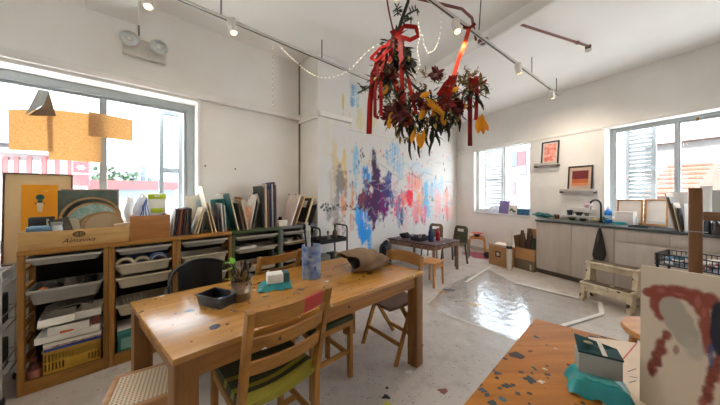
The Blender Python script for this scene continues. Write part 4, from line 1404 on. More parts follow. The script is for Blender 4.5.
def ladder_chair(label, loc, deg, back_h=.91, w=.43, dp=.42, seat_m=None, stripe_m=None, patch=False, specks=False):
    """Ladder-back chair; local -y is the back, +y the front edge of the seat."""
    t = thing('ladder_back_chair', label, 'chair', loc, deg)
    sm = seat_m or cw_x
    SH = .455
    for sx in (-1, 1):
        x = sx * (w / 2 - .016)
        b = B(); pts = [V(x, -.01, 0), V(x, .03, .22), V(x, .03, SH), V(x, -.02, .68), V(x, -.075, back_h)]
        for p, q in zip(pts, pts[1:]):
            b.bar(p - (q - p).normalized() * .004, q, .030, .042, (0, 1, 0), bev=.004)
        b.build('back_post', cw_z, t)
        b = B(); b.bar(V(x, dp - .02, 0), V(x, dp - .03, SH - .012), .032, .032, (0, 1, 0), bev=.003); b.build('leg', cw_z, t)
        b = B(); b.bar(V(x, .03, .20), V(x, dp - .02, .20), .02, .03, bev=.003); b.build('side_stretcher', cw_y, t)
        b = B(); b.bar(V(x, .03, SH - .03), V(x, dp - .02, SH - .03), .022, .045, bev=.003); b.build('side_rail', cw_y, t)
    b = B(); b.bar(V(-w / 2 + .02, dp - .02, SH - .03), V(w / 2 - .02, dp - .02, SH - .03), .02, .045, bev=.003); b.build('front_rail', cw_x, t)
    b = B(); b.bar(V(-w / 2 + .02, dp * .5, .20), V(w / 2 - .02, dp * .5, .20), .02, .026, bev=.003); b.build('cross_stretcher', cw_x, t)

    def slat(z0, z1):
        def yb(z): return -.02 - (z - .68) * .24 if z > .68 else .03 - (z - SH) * .222
        bb = B(); n = 10
        rings = []
        for i in range(n + 1):
            u = -1 + 2 * i / n
            bow = -.035 * (1 - u * u)
            x = u * (w / 2 - .022)
            rings.append([V(x, yb(z0) + bow - .008, z0), V(x, yb(z0) + bow + .008, z0), V(x, yb(z1) + bow + .008, z1), V(x, yb(z1) + bow - .008, z1)])
        vs = [[bb.bm.verts.new(p) for p in r] for r in rings]
        for i in range(n):
            for k in range(4):
                bb.bm.faces.new([vs[i][k], vs[i][(k + 1) % 4], vs[i + 1][(k + 1) % 4], vs[i + 1][k]]).material_index = 1 if (patch and z1 > .85 and 6 <= i <= 8) else 0
        bb.bm.faces.new(vs[0][::-1]); bb.bm.faces.new(vs[-1])
        bmesh.ops.recalc_face_normals(bb.bm, faces=bb.bm.faces[:])
        return bb.build('slat', [cw_x, red_patch], t)
    slat(back_h - .075, back_h - .006); slat(back_h - .185, back_h - .125); slat(back_h - .295, back_h - .235)
    b = B()

    def seat(u, v):
        x = (u - .5) * (w - .03); y = .012 + v * (dp + .005)
        return (x, y, SH + .026 - .018 * math.sin(math.pi * u) * math.sin(math.pi * v) + .006 * math.cos(2 * math.pi * u) - .012 * (max(0, .12 - v) / .12) ** 2)
    b.grid(14, 14, seat, thick=.034)
    for f in b.bm.faces:
        c = f.calc_center_median()
        k = (c.y - .012) / dp
        if stripe_m: f.material_index = 1 if (k < .13 or .24 < k < .28 or .44 < k < .48 or k > .95) else 0
    b.build('seat', [sm, stripe_m or sm], t)
    return t


dkgreen = mat('dark_green_seat', (44, 50, 26), .75, c2=(56, 62, 32), bump=.2, bscale=120)
ygreen = mat('yellow_green_seat', (150, 140, 40), .7, c2=(128, 120, 34), bump=.25, bscale=100, spl=[(18, .3, .2, [(70, 70, 30), (200, 190, 90), (60, 50, 40)])])
# chair in front: its back posts stand towards the viewer
pl = Z(249, 316, F * (H - .90) / (316 - HY)); pr = Z(329, 289, F * (H - .90) / (289 - HY))
cang = math.degrees(math.atan2(pr.y - pl.y, pr.x - pl.x))
cwid = math.hypot(pr.x - pl.x, pr.y - pl.y)
mid = (pl + pr) / 2
fr = Frame(cang)
sm_, dm_ = fr.sd(mid)
ladder_chair('front ladder-back chair with yellow-green seat and red patch on its top slat', fr.at(sm_, dm_ + .078, 0), cang, .915, cwid + .02, .44, dkgreen, ygreen, patch=True)
# chair behind the table, seen across it
pl = Z(258, 259, 2.02); pr = Z(302, 250, 2.36)
a2 = math.degrees(math.atan2(pr.y - pl.y, pr.x - pl.x))
fr2 = Frame(a2); s2, d2 = fr2.sd((pl + pr) / 2)
ladder_chair('ladder-back chair across the table with paint specks, facing the green unit', fr2.at(s2, d2 + .07, 0), a2, (pl.z + pr.z) / 2 + .01, .43, .38, cw_x)

# stool with dark seat beside the front chair
t = thing('stool', 'wooden stool with dark green seat pushed under the table beside the front chair', 'stool', L.at(.86, 1.43, 0), L.deg)
w, d, hh = .36, .33, .46
for x in (.018, w - .018):
    for y in (.018, d - .018):
        b = B(); b.bar(V(x, y, 0), V(x, y, hh - .03), .034, .034, (0, 1, 0), bev=.003); b.build('leg', cw_z, t)
b = B(); b.box(0, w, 0, d, hh - .07, hh - .031, bev=.004); b.build('seat_frame', cw_x, t)
b = B(); b.box(-.004, w + .004, -.004, d + .004, hh - .031, hh + .006, bev=.012); b.build('seat', dkgreen, t)
for y in (.018, d - .018):
    b = B(); b.bar(V(.018, y, .2), V(w - .018, y, .2), .02, .03, bev=.002); b.build('stretcher', cw_x, t)
for x in (.018, w - .018):
    b = B(); b.bar(V(x, .018, .16), V(x, d - .018, .16), .02, .03, bev=.002); b.build('stretcher', cw_y, t)

# folding chair at the end of the table (its back to the right, seat towards the table)
brown_seat = mat('brown_folding_seat', (112, 82, 62), .6, c2=(96, 70, 54), bump=.15, bscale=80)
fp = P(394, 370); fq = P(424, 343); fs = P(377, 328)
t = thing('folding_chair', 'brown seated wooden folding chair tucked under the right end of the table', 'chair', V(.30, 2.26, 0), 40)
wd_ = .40
# local x: along the table's length, +x is the back; y: across
for sy in (-1, 1):
    y = sy * wd_ / 2
    b = B(); b.bar(V(-.19, y, 0), V(.125, y, .70), .020, .036, (1, 0, 0), bev=.003); b.bar(V(.125, y, .692), V(.155, y, .80), .020, .036, (1, 0, 0), bev=.003); b.build('front_leg', cw_z, t)
    y2 = sy * (wd_ / 2 - .026)
    b = B(); b.bar(V(.19, y2, 0), V(-.09, y2, .44), .020, .034, (1, 0, 0), bev=.003); b.build('rear_leg', cw_z, t)
for (x, z, y_) in ((-.125, .14, wd_ / 2), (.13, .10, wd_ / 2 - .026)):
    b = B(); b.bar(V(x, -y_, z), V(x, y_, z), .02, .03, bev=.003); b.build('stretcher', cw_y, t)
b = B()
b.grid(10, 10, lambda u, v: (-.22 + .36 * u, (v - .5) * (wd_ - .07), .455 + .02 * u * 0 - .012 * math.sin(math.pi * u)), thick=.022); b.build('seat', brown_seat, t)
b = B()
b.grid(12, 3, lambda u, v: (.165 + .045 * (1 - (2 * u - 1) ** 2) + .01 * v, (u - .5) * (wd_ + .01), .715 + .095 * v + .012 * v * (1 - (2 * u - 1) ** 2)), thick=.014)
b.build('backrest', W['chair']('y'), t)

# black round-back chair
t = thing('tub_chair', 'black round-backed chair between the table and the pine units', 'chair', L.at(.40, 2.20, 0), L.deg)
bm_ = mat('black_metal', (20, 20, 22), .35, .3)
dkseat = mat('black_seat', (12, 13, 12), .5, c2=(16, 17, 15))
arc = []
for k in range(17):
    a = math.radians(0 + 180 * k / 16)
    arc.append(V(.215 * math.cos(a), .06 + .18 * math.sin(a), .70 + .125 * math.sin(a) ** .8 if math.sin(a) > 0 else .70))
b = B(); b.tube([V(.215, .05, .45)] + arc + [V(-.215, .05, .45)], .012, 8); b.build('top_rail', bm_, t)
b = B()
def backp(u, v):
    a = math.radians(42 + 96 * u)
    return (.21 * math.cos(a), .06 + .178 * math.sin(a), .47 + v * (.225 + .125 * math.sin(a) ** .8))
b.grid(14, 6, backp, thick=.008); b.build('backrest', dkseat, t)
b = B(); b.lathe([(0, .43), (.18, .43), (.205, .445), (.205, .462), (.18, .47), (0, .465)], seg=28); b.build('seat', dkseat, t)
for sx in (-1, 1):
    for sy in (-1, 1):
        b = B(); b.cyl(V(sx * .19, sy * .18 + .02, 0), V(sx * .17, sy * .15 + .02, .432), .011, seg=8); b.build('leg', bm_, t)

# cane stool at lower left
t = thing('cane_stool', 'low stool with woven cane top beside the left table leg', 'stool', V(0, 0, 0), 0)
q0, q1 = P(114, 376, .455), P(163, 362, .455)
a3 = math.atan2(q1.y - q0.y, q1.x - q0.x)
t.location = V(q0.x, q0.y, 0); t.rotation_euler = (0, 0, a3)
sw, sd = .30, .30
t.location = V(q0.x, q0.y, 0)
fm = wood('cane_frame', (196, 148, 96), (170, 118, 68), 'x', .5)
for (x0, x1, y0, y1) in ((0, sw, -.03, 0), (0, sw, -sd, -sd + .03), (0, .03, -sd + .03, -.03), (sw - .03, sw, -sd + .03, -.03)):
    b = B(); b.box(x0, x1, y0, y1, .405, .455, bev=.008); b.build('seat_frame', fm, t)
m, nt, bb = nodemat('woven_cane')
vec = coords(nt)
wv = N(nt, 'ShaderNodeTexBrick', Scale=1.0)
nt.nodes.remove(wv)
sep = N(nt, 'ShaderNodeSeparateXYZ'); nt.links.new(vec, sep.inputs[0])
fx = math_(nt, 'ABSOLUTE', math_(nt, 'SUBTRACT', math_(nt, 'FRACT', math_(nt, 'MULTIPLY', sep.outputs[0], 62)), .5))
fy = math_(nt, 'ABSOLUTE', math_(nt, 'SUBTRACT', math_(nt, 'FRACT', math_(nt, 'MULTIPLY', sep.outputs[1], 62)), .5))
rr = math_(nt, 'ADD', math_(nt, 'MULTIPLY', fx, fx), math_(nt, 'MULTIPLY', fy, fy))
hole = math_(nt, 'LESS_THAN', rr, .055)
c_ = mixc(nt, hole, rgba((216, 192, 158)), rgba((62, 42, 26)))
nt.links.new(c_, bb.inputs['Base Color']); bb.inputs['Roughness'].default_value = .55
bumpn(nt, bb, math_(nt, 'SUBTRACT', 1.0, hole), .5, .004)
b = B(); b.box(.028, sw - .028, -sd + .028, -.028, .444, .452); b.build('cane_top', m, t)
for x in (.02, sw - .02):
    for y in (-.02, -sd + .02):
        b = B(); b.bar(V(x, y, 0), V(x, y, .406), .034, .034, (0, 1, 0), bev=.003); b.build('leg', cw_z, t)

# ================================================================== THINGS ON THE TABLE
p = TP(217, 304)
t = thing('pencil_tray', 'black plastic tray of markers on the table', 'tray', p, 41 - 62)
bp = mat('black_tray_plastic', (30, 33, 36), .35, c2=(38, 41, 45))
tl, twd, th_ = .185, .115, .062
b = B(); i_ = .012
def rr_(k, z, o=0):
    return [V(-tl / 2 + k + o, -twd / 2 + k + o, z), V(tl / 2 - k - o, -twd / 2 + k + o, z), V(tl / 2 - k - o, twd / 2 - k - o, z), V(-tl / 2 + k + o, twd / 2 - k - o, z)]
rg = [rr_(i_, 0), rr_(0, th_), rr_(0, th_, .004), rr_(i_, .004, .004)]
vs = [[b.bm.verts.new(p_) for p_ in r] for r in rg]
for a_, c_ in zip(vs, vs[1:]):
    for i in range(4): b.bm.faces.new([a_[i], a_[(i + 1) % 4], c_[(i + 1) % 4], c_[i]])
b.bm.faces.new(vs[0][::-1]); b.bm.faces.new(vs[-1])
b.build('tub', bp, t)
b = B(); b.tube(rr_(-.002, th_ - .002), .0045, 6, closed=True); b.build('rim', bp, t)
for k, (c, lab) in enumerate((((60, 80, 160), 'blue marker in the black tray'), ((230, 230, 232), 'white marker in the black tray'), ((180, 70, 70), 'red capped marker in the black tray'), ((90, 110, 180), 'pale blue marker in the black tray'), ((210, 214, 220), 'grey marker across the other markers in the black tray'))):
    mk = thing('marker', lab, 'marker', p + V(-.02 + .014 * k, .012 * (k % 3) - .01, .014 + .009 * (k % 2)), 20 + 31 * k % 90, 'markers in the black tray')
    b = B(); b.cyl((-.05, 0, 0), (.03, 0, 0), .0055, seg=8); b.build('barrel', mat('mk_%d' % k, c, .35), mk)
    b = B(); b.cyl((.03, 0, 0), (.055, 0, 0), .0062, .005, seg=8); b.build('cap', mat('mkc_%d' % k, ((40, 60, 150), (60, 90, 190), (190, 30, 40), (40, 60, 150), (120, 150, 190))[k], .35), mk)

p = TP(241, 299)
t = thing('tin_can', 'tin can full of brushes beside the black tray', 'can', p, 0)
tin = mat('rusty_tin', (168, 154, 134), .38, .6, c2=(120, 100, 78), vscale=20, bump=.1, spl=[(40, .35, .2, [(60, 46, 36), (190, 170, 130), (90, 70, 50)])])
b = B(); b.lathe([(0, 0), (.053, 0), (.055, .004), (.054, .045), (.056, .048), (.054, .051), (.055, .1), (.057, .115), (.053, .115), (.051, .1), (.051, .008), (0, .006)], seg=28); b.build('body', tin, t)
q = random.Random(4)
for k in range(13):
    a = q.uniform(0, 6.28); rr0 = q.uniform(0, .025); tl_ = q.uniform(.02, .055)
    hb = q.uniform(.15, .215)
    base = V(rr0 * math.cos(a), rr0 * math.sin(a), .008); top = V(tl_ * math.cos(a), tl_ * math.sin(a), hb)
    mk = thing('paint_brush', ('dark handled brush standing in the tin can' if k % 3 else 'ochre handled brush standing in the tin can'), 'brush', p, 0, 'dark handled brushes in the tin can' if k % 3 else 'ochre handled brushes in the tin can')
    b = B(); b.cyl(base, base + (top - base) * .78, .004, .0045, 6); b.build('handle', mat('brush_dark', (44, 36, 32), .45) if k % 3 else mat('brush_ochre', (176, 120, 50), .45), mk)
    dr = (top - base).normalized(); e = base + (top - base) * .78
    b = B(); b.cyl(e, e + dr * .02, .0055, seg=6); b.build('ferrule', mat('brush_ferrule', (150, 140, 120), .3, .8), mk)
    b = B(); b.tube([e + dr * .02, e + dr * .04, e + dr * .062], [.006, .008, .002], 6); b.build('bristles', mat('bristle_%d' % (k % 3), ((40, 32, 28), (60, 44, 34), (120, 84, 50))[k % 3], .9), mk)
# leafy sprig
leaf_g = mat('young_leaf', (120, 180, 40), .5, c2=(90, 150, 30))
leaf_d = mat('olive_leaf_small', (150, 160, 50), .5)


def leaf(b, base, dirv, ln, wd, up=V(0, 0, 1), m=0, curl=.25, seg=5):
    dirv = Vector(dirv).normalized(); side = dirv.cross(up)
    side = side.normalized() if side.length > 1e-4 else V(1, 0, 0)
    n = side.cross(dirv).normalized()
    rows = []
    for i in range(seg + 1):
        u = i / seg; wv = wd * math.sin(math.pi * min(u * .94 + .03, 1)) ** .8
        c = Vector(base) + dirv * ln * u - n * curl * ln * u * u
        rows.append([b.bm.verts.new(c - side * wv / 2 + n * wv * .18), b.bm.verts.new(c), b.bm.verts.new(c + side * wv / 2 + n * wv * .18)])
    for i in range(seg):
        for k in range(2):
            f = b.bm.faces.new([rows[i][k], rows[i][k + 1], rows[i + 1][k + 1], rows[i + 1][k]]); f.material_index = m


t2 = thing('leafy_sprig', 'bright green leafy sprig leaning out of the tin can towards the black chair', 'sprig', p, 0)
b = B(); b.tube([V(-.01, .02, .02), V(-.03, .04, .14), V(-.075, .06, .19)], .003, 5); b.build('stem', mat('green_stem', (80, 110, 40), .6), t2)
b = B()
for bs, dv, ln in ((V(-.075, .06, .19), (-1, .1, .25), .07), (V(-.06, .055, .175), (-.7, .4, -.2), .065), (V(-.05, .05, .165), (-.6, -.5, .2), .055), (V(-.03, .04, .14), (-.8, -.2, -.35), .055), (V(-.075, .06, .19), (-.4, .3, .8), .05)):
    leaf(b, bs, dv, ln, .034)
b.build('leaves', leaf_g, t2)
t2 = thing('leafy_sprig', 'olive sprig low in the front of the tin can', 'sprig', p, 0)
b = B(); b.tube([V(-.01, -.02, .02), V(-.03, -.03, .12)], .003, 5); b.build('stem', mat('green_stem', (80, 110, 40), .6), t2)
b = B()
for bs, dv, ln in ((V(-.03, -.03, .12), (-.6, -.4, .4), .05), (V(-.03, -.03, .12), (-.2, -.3, .9), .05), (V(-.028, -.028, .1), (-.8, .2, -.1), .04)):
    leaf(b, bs, dv, ln, .026)
b.build('leaves', leaf_d, t2)

# teal wipes pack with a white soap box on it
def wipes_pack(label, loc, deg, w, d, h, group=None):
    t = thing('wipes_pack', label, 'wipes pack', loc, deg, group)
    tm = mat('teal_pouch', (28, 150, 150), .35, c2=(20, 122, 128), vscale=12, bump=.25, bscale=24, spec=.6)
    b = B()
    nu, nv = 18, 12
    def top(u, v):
        x, y = (u - .5) * w, (v - .5) * d
        e = min(u, 1 - u, v, 1 - v)
        k = 1 - max(0, 1 - e / .22) ** 2
        z = .004 + h * k + .006 * math.sin(u * 17 + v * 5) * (1 - k) + .003 * math.sin(u * 31 + 2) * math.sin(v * 23)
        return (x * (1 + .04 * math.sin(v * 9)), y * (1 + .05 * math.sin(u * 11)), z)
    b.grid(nu, nv, top, thick=.003); b.build('pouch', tm, t)
    b = B(); b.box(-w * .28, w * .28, -d * .26, d * .26, h - .004, h + .006, bev=.004); b.build('pouch_label', mat('pouch_label', (110, 196, 186), .4), t)
    return t


p = TP(275, 287)
wipes_pack('teal wipes pack lying under a white carton in the middle of the work table', p, 41 - 20, .21, .15, .03)
t = thing('carton', 'white and dark teal speckled carton on the teal wipes pack of the work table', 'carton', p + V(0.01, .01, .037), 41 - 14)
b = B(); b.box(-.065, .035, -.045, .045, 0, .058, bev=.004); b.build('white_half', mat('speckled_carton', (236, 232, 224), .5, spl=[(60, .3, .12, [(60, 60, 60), (120, 160, 160)])]), t)
b = B(); b.box(.0352, .075, -.045, .045, 0, .058, bev=.004); b.build('teal_half', mat('dark_teal_card', (26, 78, 84), .5), t)

p = TP(311.5, 277)
t = thing('painted_jug', 'tall cylindrical jar daubed blue and white standing on the table', 'jar', p, 0)
jm = mat('blue_daubed_jar', (176, 186, 196), .4, c2=(58, 96, 166), vscale=17, bump=.15, spl=[(22, .4, .3, [(44, 70, 150), (220, 222, 224), (120, 140, 170), (70, 110, 180)])])
b = B(); b.lathe([(0, 0), (.068, 0), (.070, .004), (.070, .225), (.072, .24), (.067, .24), (.066, .22), (.066, .01), (0, .008)], seg=32); b.build('body', jm, t)
b = B(); b.lathe([(0, .19), (.0655, .19)], seg=24); b.build('paint_water', mat('cloudy_water', (120, 130, 150), .15), t)
q = random.Random(14)
for k, (dx, dy, hh, c) in enumerate(((-.045, .0, .36, (30, 30, 32)), (-.03, .02, .375, (34, 32, 32)), (-.015, .01, .385, (230, 226, 220)), (-.022, -.02, .35, (200, 198, 196)), (.0, .02, .33, (40, 38, 38)))):
    mk = thing('paint_brush', ('black brush nearest the left rim of the blue daubed jar', 'second black brush from the left rim of the blue daubed jar', 'tallest white handled brush in the blue daubed jar', 'grey handled brush in the front of the blue daubed jar', 'black brush in the middle of the blue daubed jar')[k], 'brush', p, 0, 'brushes in the blue daubed jar')
    a_, c1 = V(dx * .5, dy * .5, .012), V(dx * 1.15, dy * 1.15, hh)
    b = B(); b.cyl(a_, c1, .005, .0065, 6); b.build('handle', mat('jb_%d_%d_%d' % c, c, .5), mk)
    dr = (c1 - a_).normalized()
    b = B(); b.bar(c1, c1 + dr * .035, .018, .008, (0, 1, 0), w2=.016, t2=.003); b.build('bristles', mat('jbh%d' % (k % 2), ((24, 24, 26), (226, 224, 220))[k % 2], .8), mk)

# crumpled brown paper bag lying on its side
p = TP(366, 268)
pm = mat('brown_paper', (140, 112, 82), .75, c2=(116, 90, 64), vscale=9, bump=.35, bscale=18)
t = thing('paper_bag', 'crumpled brown paper bag with dark inside lying on the right of the table', 'paper bag', p, 30)
b = B(); q = random.Random(77)
ph = [(q.uniform(3, 9), q.uniform(0, 6), q.uniform(2, 6)) for _ in range(6)]
def bag(u, v):
    a = 2 * math.pi * u
    x = -.16 + .34 * v
    r = .062 + .030 * math.sin(math.pi * min(1, v * .9 + .1)) + .02 * (1 - v)
    cr = sum(math.sin(f * a + g + hh * v * 3) for f, g, hh in ph) / 6
    r *= 1 + .30 * cr
    flat = .8 if v < .75 else max(.12, .8 - (v - .75) * 2.4)
    y = r * 1.45 * math.cos(a); z = .085 + r * flat * math.sin(a) * 1.05
    x += .05 * math.cos(a * 2 + 1) * (1 - v) - .05 * math.sin(a) * (1 - v)
    return (x, y, max(z - .012, .002))
b.grid(40, 14, bag, thick=.004); b.build('bag_body', pm, t)
b = B(); b.grid(10, 5, lambda u, v: (.06 + .20 * u, -.05 + .13 * v + .03 * u, .012 + .045 * (1 - u) * math.sin(math.pi * v) + .012 * math.sin(u * 9 + v * 4)), thick=.003); b.build('folded_end', pm, t)
lump('cloth', 'dark lump standing in for the black inside of the brown paper bag', 'cloth', p + V(-.085, -.03, .02), 30, .055, .07, .055, mat('bag_black_inside', (26, 22, 18), .95), 41)  # added dark lump stands in for the bag's black inside

# black wire trolley by the pillar
p0 = Z(321, 240, 3.02); 
t = thing('wire_trolley', 'black wire trolley standing against the painted pillar', 'trolley', V(-.46, 2.88, 0), M.deg)
tb = mat('black_wire', (22, 22, 24), .4, .2)
LW, DW = .40, .26
for x in (0, LW):
    b = B(); r_ = .04
    pts = [V(x, 0, .05), V(x, 0, .93)]
    pts += [V(x, r_ - r_ * math.cos(a), .93 + r_ * math.sin(a)) for a in (.4, .8, 1.2, 1.57)]
    pts += [V(x, DW - r_ + r_ * math.sin(a), .93 + r_ * math.cos(a)) for a in (0, .4, .8, 1.2, 1.57)] + [V(x, DW, .05)]
    b.tube(pts, .010, 8); b.build('end_frame', tb, t)
    for y in (0, DW):
        b = B(); b.lathe([(0, 0), (.02, .003), (.026, .025), (.02, .047), (0, .05)], (x, y, 0), 12); b.build('caster', tb, t)
for z in (.16, .48, .78):
    b = B(); b.box(.012, LW - .012, .012, DW - .012, z, z + .006)
    for q_ in ((.012, LW - .012, .008, .014), (.012, LW - .012, DW - .014, DW - .008)):
        b.box(q_[0], q_[1], q_[2], q_[3], z, z + .05)
    b.box(.008, .014, .008, DW - .008, z, z + .05); b.box(LW - .014, LW - .008, .008, DW - .008, z, z + .05)
    b.build('shelf_tray', tb, t)
def on_trolley(x, y, z):
    return V(-.46, 2.88, 0) + Rz(M.deg) @ V(x, y, z)
for k, (x, y, c, lab) in enumerate(((.30, .12, (90, 60, 44), 'tall brown bottle on the top tray of the black trolley'), (.22, .16, (150, 140, 130), 'grey bottle on the top tray of the black trolley'))):
    bt = thing('bottle', lab, 'bottle', on_trolley(x, y, .787), 0)
    b = B(); hb = (.17, .09)[k]; b.lathe([(0, 0), (.03, 0), (.032, .006), (.032, hb * .6), (.012, hb * .78), (.012, hb), (0, hb)], seg=16); b.build('body', mat('trb%d' % k, c, .4), bt)
    b = B(); b.lathe([(.0135, hb - .01), (.014, hb), (.014, hb + .025), (0, hb + .027)], seg=12); b.build('cap', mat('trc%d' % k, (60, 40, 34), .5), bt)
lump('cloth', 'dark cloth heaped on the top tray of the black trolley', 'cloth', on_trolley(.11, .13, .787), M.deg, .08, .07, .035, mat('trolley_cloth', (50, 48, 46), .9), 51)
for k, (x, z, c, lab) in enumerate(((.05, .487, (120, 116, 108), 'grey box on the middle tray of the black trolley'), (.22, .487, (60, 74, 70), 'dark green box on the middle tray of the black trolley'), (.08, .167, (88, 84, 80), 'dark grey box on the lowest tray of the black trolley'))):
    b = B(); b.box(0, .13, 0, .16, 0, .14, bev=.006); o = b.build('box', mat('trbox%d' % k, c, .6)); solo(o, lab, 'box', on_trolley(x, .05, z), M.deg)
# ================================================================== KITCHEN COUNTER
CF, CH = 4.66, .925
door_m = wood('cabinet_laminate', (192, 182, 172), (180, 170, 160), 'z', .55, 6, dark=(168, 156, 144), bump=.04)
kick_m = mat('toe_kick', (92, 82, 72), .7)
top_m = mat('dark_worktop', (78, 84, 80), .35, c2=(64, 70, 68), vscale=10)
cs = [-2.546, -2.039, -1.545, -1.049, -.55, -.05, .45]
desc = ['two-tone cabinet door unit at the free end of the counter by the cardboard boxes', 'cabinet with the dark towel hanging on its door', 'cabinet with two drawers behind the step stool', 'cabinet behind the paint basket', 'cabinet behind the easel post', 'cabinet at the edge of the picture under the leaning boards']
desc[0] = 'cabinet unit at the free end of the counter beside the cardboard boxes'
for i in range(6):
    s0, s1 = cs[i], cs[i + 1]; w = s1 - s0
    t = thing('cabinet', desc[i], 'cabinet', K.at(s0, CF, 0), K.deg, 'laminate cabinets under the counter')
    dd = DK - CF - .045
    b = B(); b.box(.001, w - .001, .02, dd, .085, CH - .032); b.build('body', door_m, t)
    b = B(); b.box(.001, w - .001, .06, .08, .0, .0845); b.build('toe_kick', kick_m, t)
    if i == 2 or i == 3:
        for z0, z1 in ((.725, CH - .036), (.087, .719)):
            b = B(); b.box(.003, w - .003, 0, .0195, z0, z1, bev=.002); b.build('drawer', door_m, t)
    else:
        b = B(); b.box(.003, w - .003, 0, .0195, .087, CH - .036, bev=.002); b.build('door', door_m, t)
t = thing('worktop', 'long dark grey worktop running along the cabinets', 'worktop', K.at(0, CF, 0), K.deg)
b = B(); b.box(cs[0] - .01, cs[-1], -.02, DK - CF - .038, CH - .031, CH, bev=.004); b.build('slab', top_m, t)
b = B(); b.box(cs[0] - .01, cs[-1], DK - CF - .054, DK - CF - .038, CH + .0005, CH + .06, bev=.003); b.build('upstand', mat('pale_upstand', (206, 202, 196), .5), t)


def KP(px, py, z=CH + .0008):
    p = P(px, py, z)
    d = K.sd(p)[1]
    if d > DK - .17: p = K.at(K.s(px, DK - .17), DK - .17)
    p.z = z
    return p


steel = mat('brushed_steel', (150, 152, 152), .3, .8)
# sink bowl rim, seen edge-on
sp = KP(596, 223)
ss_, sd_ = K.sd(sp)
t = thing('sink', 'steel sink set into the worktop in front of the dish rack', 'sink', K.at(ss_ - .1, CF + .10, CH + .001), K.deg)
for (x0, x1, y0, y1) in ((0, .46, 0, .02), (0, .46, .32, .34), (0, .02, .02, .32), (.44, .46, .02, .32)):
    b = B(); b.box(x0, x1, y0, y1, 0, .006, bev=.002); b.build('rim', steel, t)
b = B(); b.box(.02, .44, .02, .32, 0, .0015); b.build('basin', mat('sink_basin', (70, 74, 74), .3, .6), t)
tp_ = KP(601, 222.5)
t = thing('tap', 'black gooseneck kitchen tap standing behind the sink', 'tap', tp_, K.deg)
b = B()
pts = [V(0, 0, 0), V(0, 0, .27)] + [V(-.065 + .065 * math.cos(a), 0, .27 + .075 * math.sin(a)) for a in [k * math.pi / 10 for k in range(1, 11)]] + [V(-.13, 0, .23), V(-.133, 0, .19)]
b.tube(pts, .0125, 10); b.build('spout', mat('black_tap', (20, 20, 22), .3, .3), t)
b = B(); b.lathe([(0, 0), (.026, 0), (.026, .03), (.016, .04), (0, .04)], seg=16); b.build('base', mat('black_tap', (20, 20, 22)), t)
b = B(); b.bar(V(.02, 0, .05), V(.085, 0, .075), .012, .012, bev=.003); b.build('lever', mat('black_tap', (20, 20, 22)), t)

# dish rack
dr = KP(566, 219); s_, d_ = K.sd(dr)
t = thing('dish_rack', 'white two-tier wire dish rack beside the tap', 'rack', K.at(s_ - .03, min(d_, DK - .3), CH + .001), K.deg)
ww = mat('white_coated_wire', (224, 222, 216), .35)
RW, RD = .40, .22
for x in (0, RW):
    b = B(); b.tube([V(x, 0, 0), V(x, .02, .26), V(x, RD - .02, .26), V(x, RD, 0)], .006, 6); b.build('side_frame', ww, t)
for z in (.07, .20):
    b = B(); b.box(-.004, RW + .004, .006, .016, z, z + .016, bev=.002); b.box(-.004, RW + .004, RD - .016, RD - .006, z, z + .016, bev=.002)
    for k in range(13):
        x = .004 + k * (RW - .008) / 12
        b.cyl((x, .01, z + .004), (x, RD - .01, z + .004), .003, seg=5)
    b.build('wire_tier', ww, t)
ro = K.at(s_ - .03, min(d_, DK - .3), 0)
def onrack(x, y, z): return ro + Rz(K.deg) @ V(x, y, z)
def cup(name, label, loc, r, h, c, cat='cup', r0=.75):
    t = thing(name, label, cat, loc, 0)
    b = B(); b.lathe([(0, 0), (r * r0, 0), (r, h), (r - .004, h), (r * r0 - .004, .006), (0, .006)], seg=20); b.build('bowl_body', mat('cup_%d_%d_%d' % c, c, .35), t)
    if cat == 'cup':
        b = B(); b.tube([V(r * .85, 0, h * .25), V(r + .022, 0, h * .3), V(r + .024, 0, h * .7), V(r * .95, 0, h * .8)], .005, 6); b.build('handle', mat('cup_%d_%d_%d' % c, c, .35), t)
    return t
zt = CH + .001 + .07 + .0075
cup('cup', 'dark blue cup on the lower tier of the dish rack', onrack(.10, .10, zt), .042, .085, (34, 44, 66))
cup('bowl', 'dark green bowl on the lower tier of the dish rack', onrack(.22, .11, zt), .06, .06, (52, 62, 54), 'bowl', .5)
cup('bowl', 'grey bowl at the tap end of the lower tier', onrack(.33, .11, zt), .048, .055, (120, 116, 106), 'bowl', .5)
lump('cloth', 'lavender cloth hung over the top corner of the dish rack by the tap', 'cloth', onrack(.36, .06, zt + .135), K.deg, .05, .05, .05, mat('lavender_cloth', (206, 180, 188), .8), 61)
# along the counter
lump('bag', 'teal cloth bag with curled handles at the free end of the worktop', 'bag', KP(543, 217), K.deg, .16, .07, .045, mat('teal_bag', (40, 112, 110), .7, c2=(24, 78, 80)), 62, .3)
for k, (px, lab) in enumerate(((536, 'teal bag handle curl nearest the free end'), (551, 'teal bag handle curl nearest the bowls'))):
    pass
cup('bowl', 'brown wooden bowl between the teal bag and the dish rack', KP(557, 216), .05, .07, (120, 84, 58), 'bowl', .6)
cup('bowl', 'olive green bowl in front of the dish rack', KP(572, 220), .06, .045, (84, 96, 60), 'bowl', .5)
cup('bowl', 'dark bowl at the foot of the dish rack', KP(583, 221), .055, .04, (50, 54, 50), 'bowl', .5)
lump('sponge', 'cream sponge left of the tap', 'sponge', KP(594.5, 221.5), K.deg, .045, .03, .03, mat('cream_sponge', (226, 206, 160), .9, bump=.4), 63, .12)


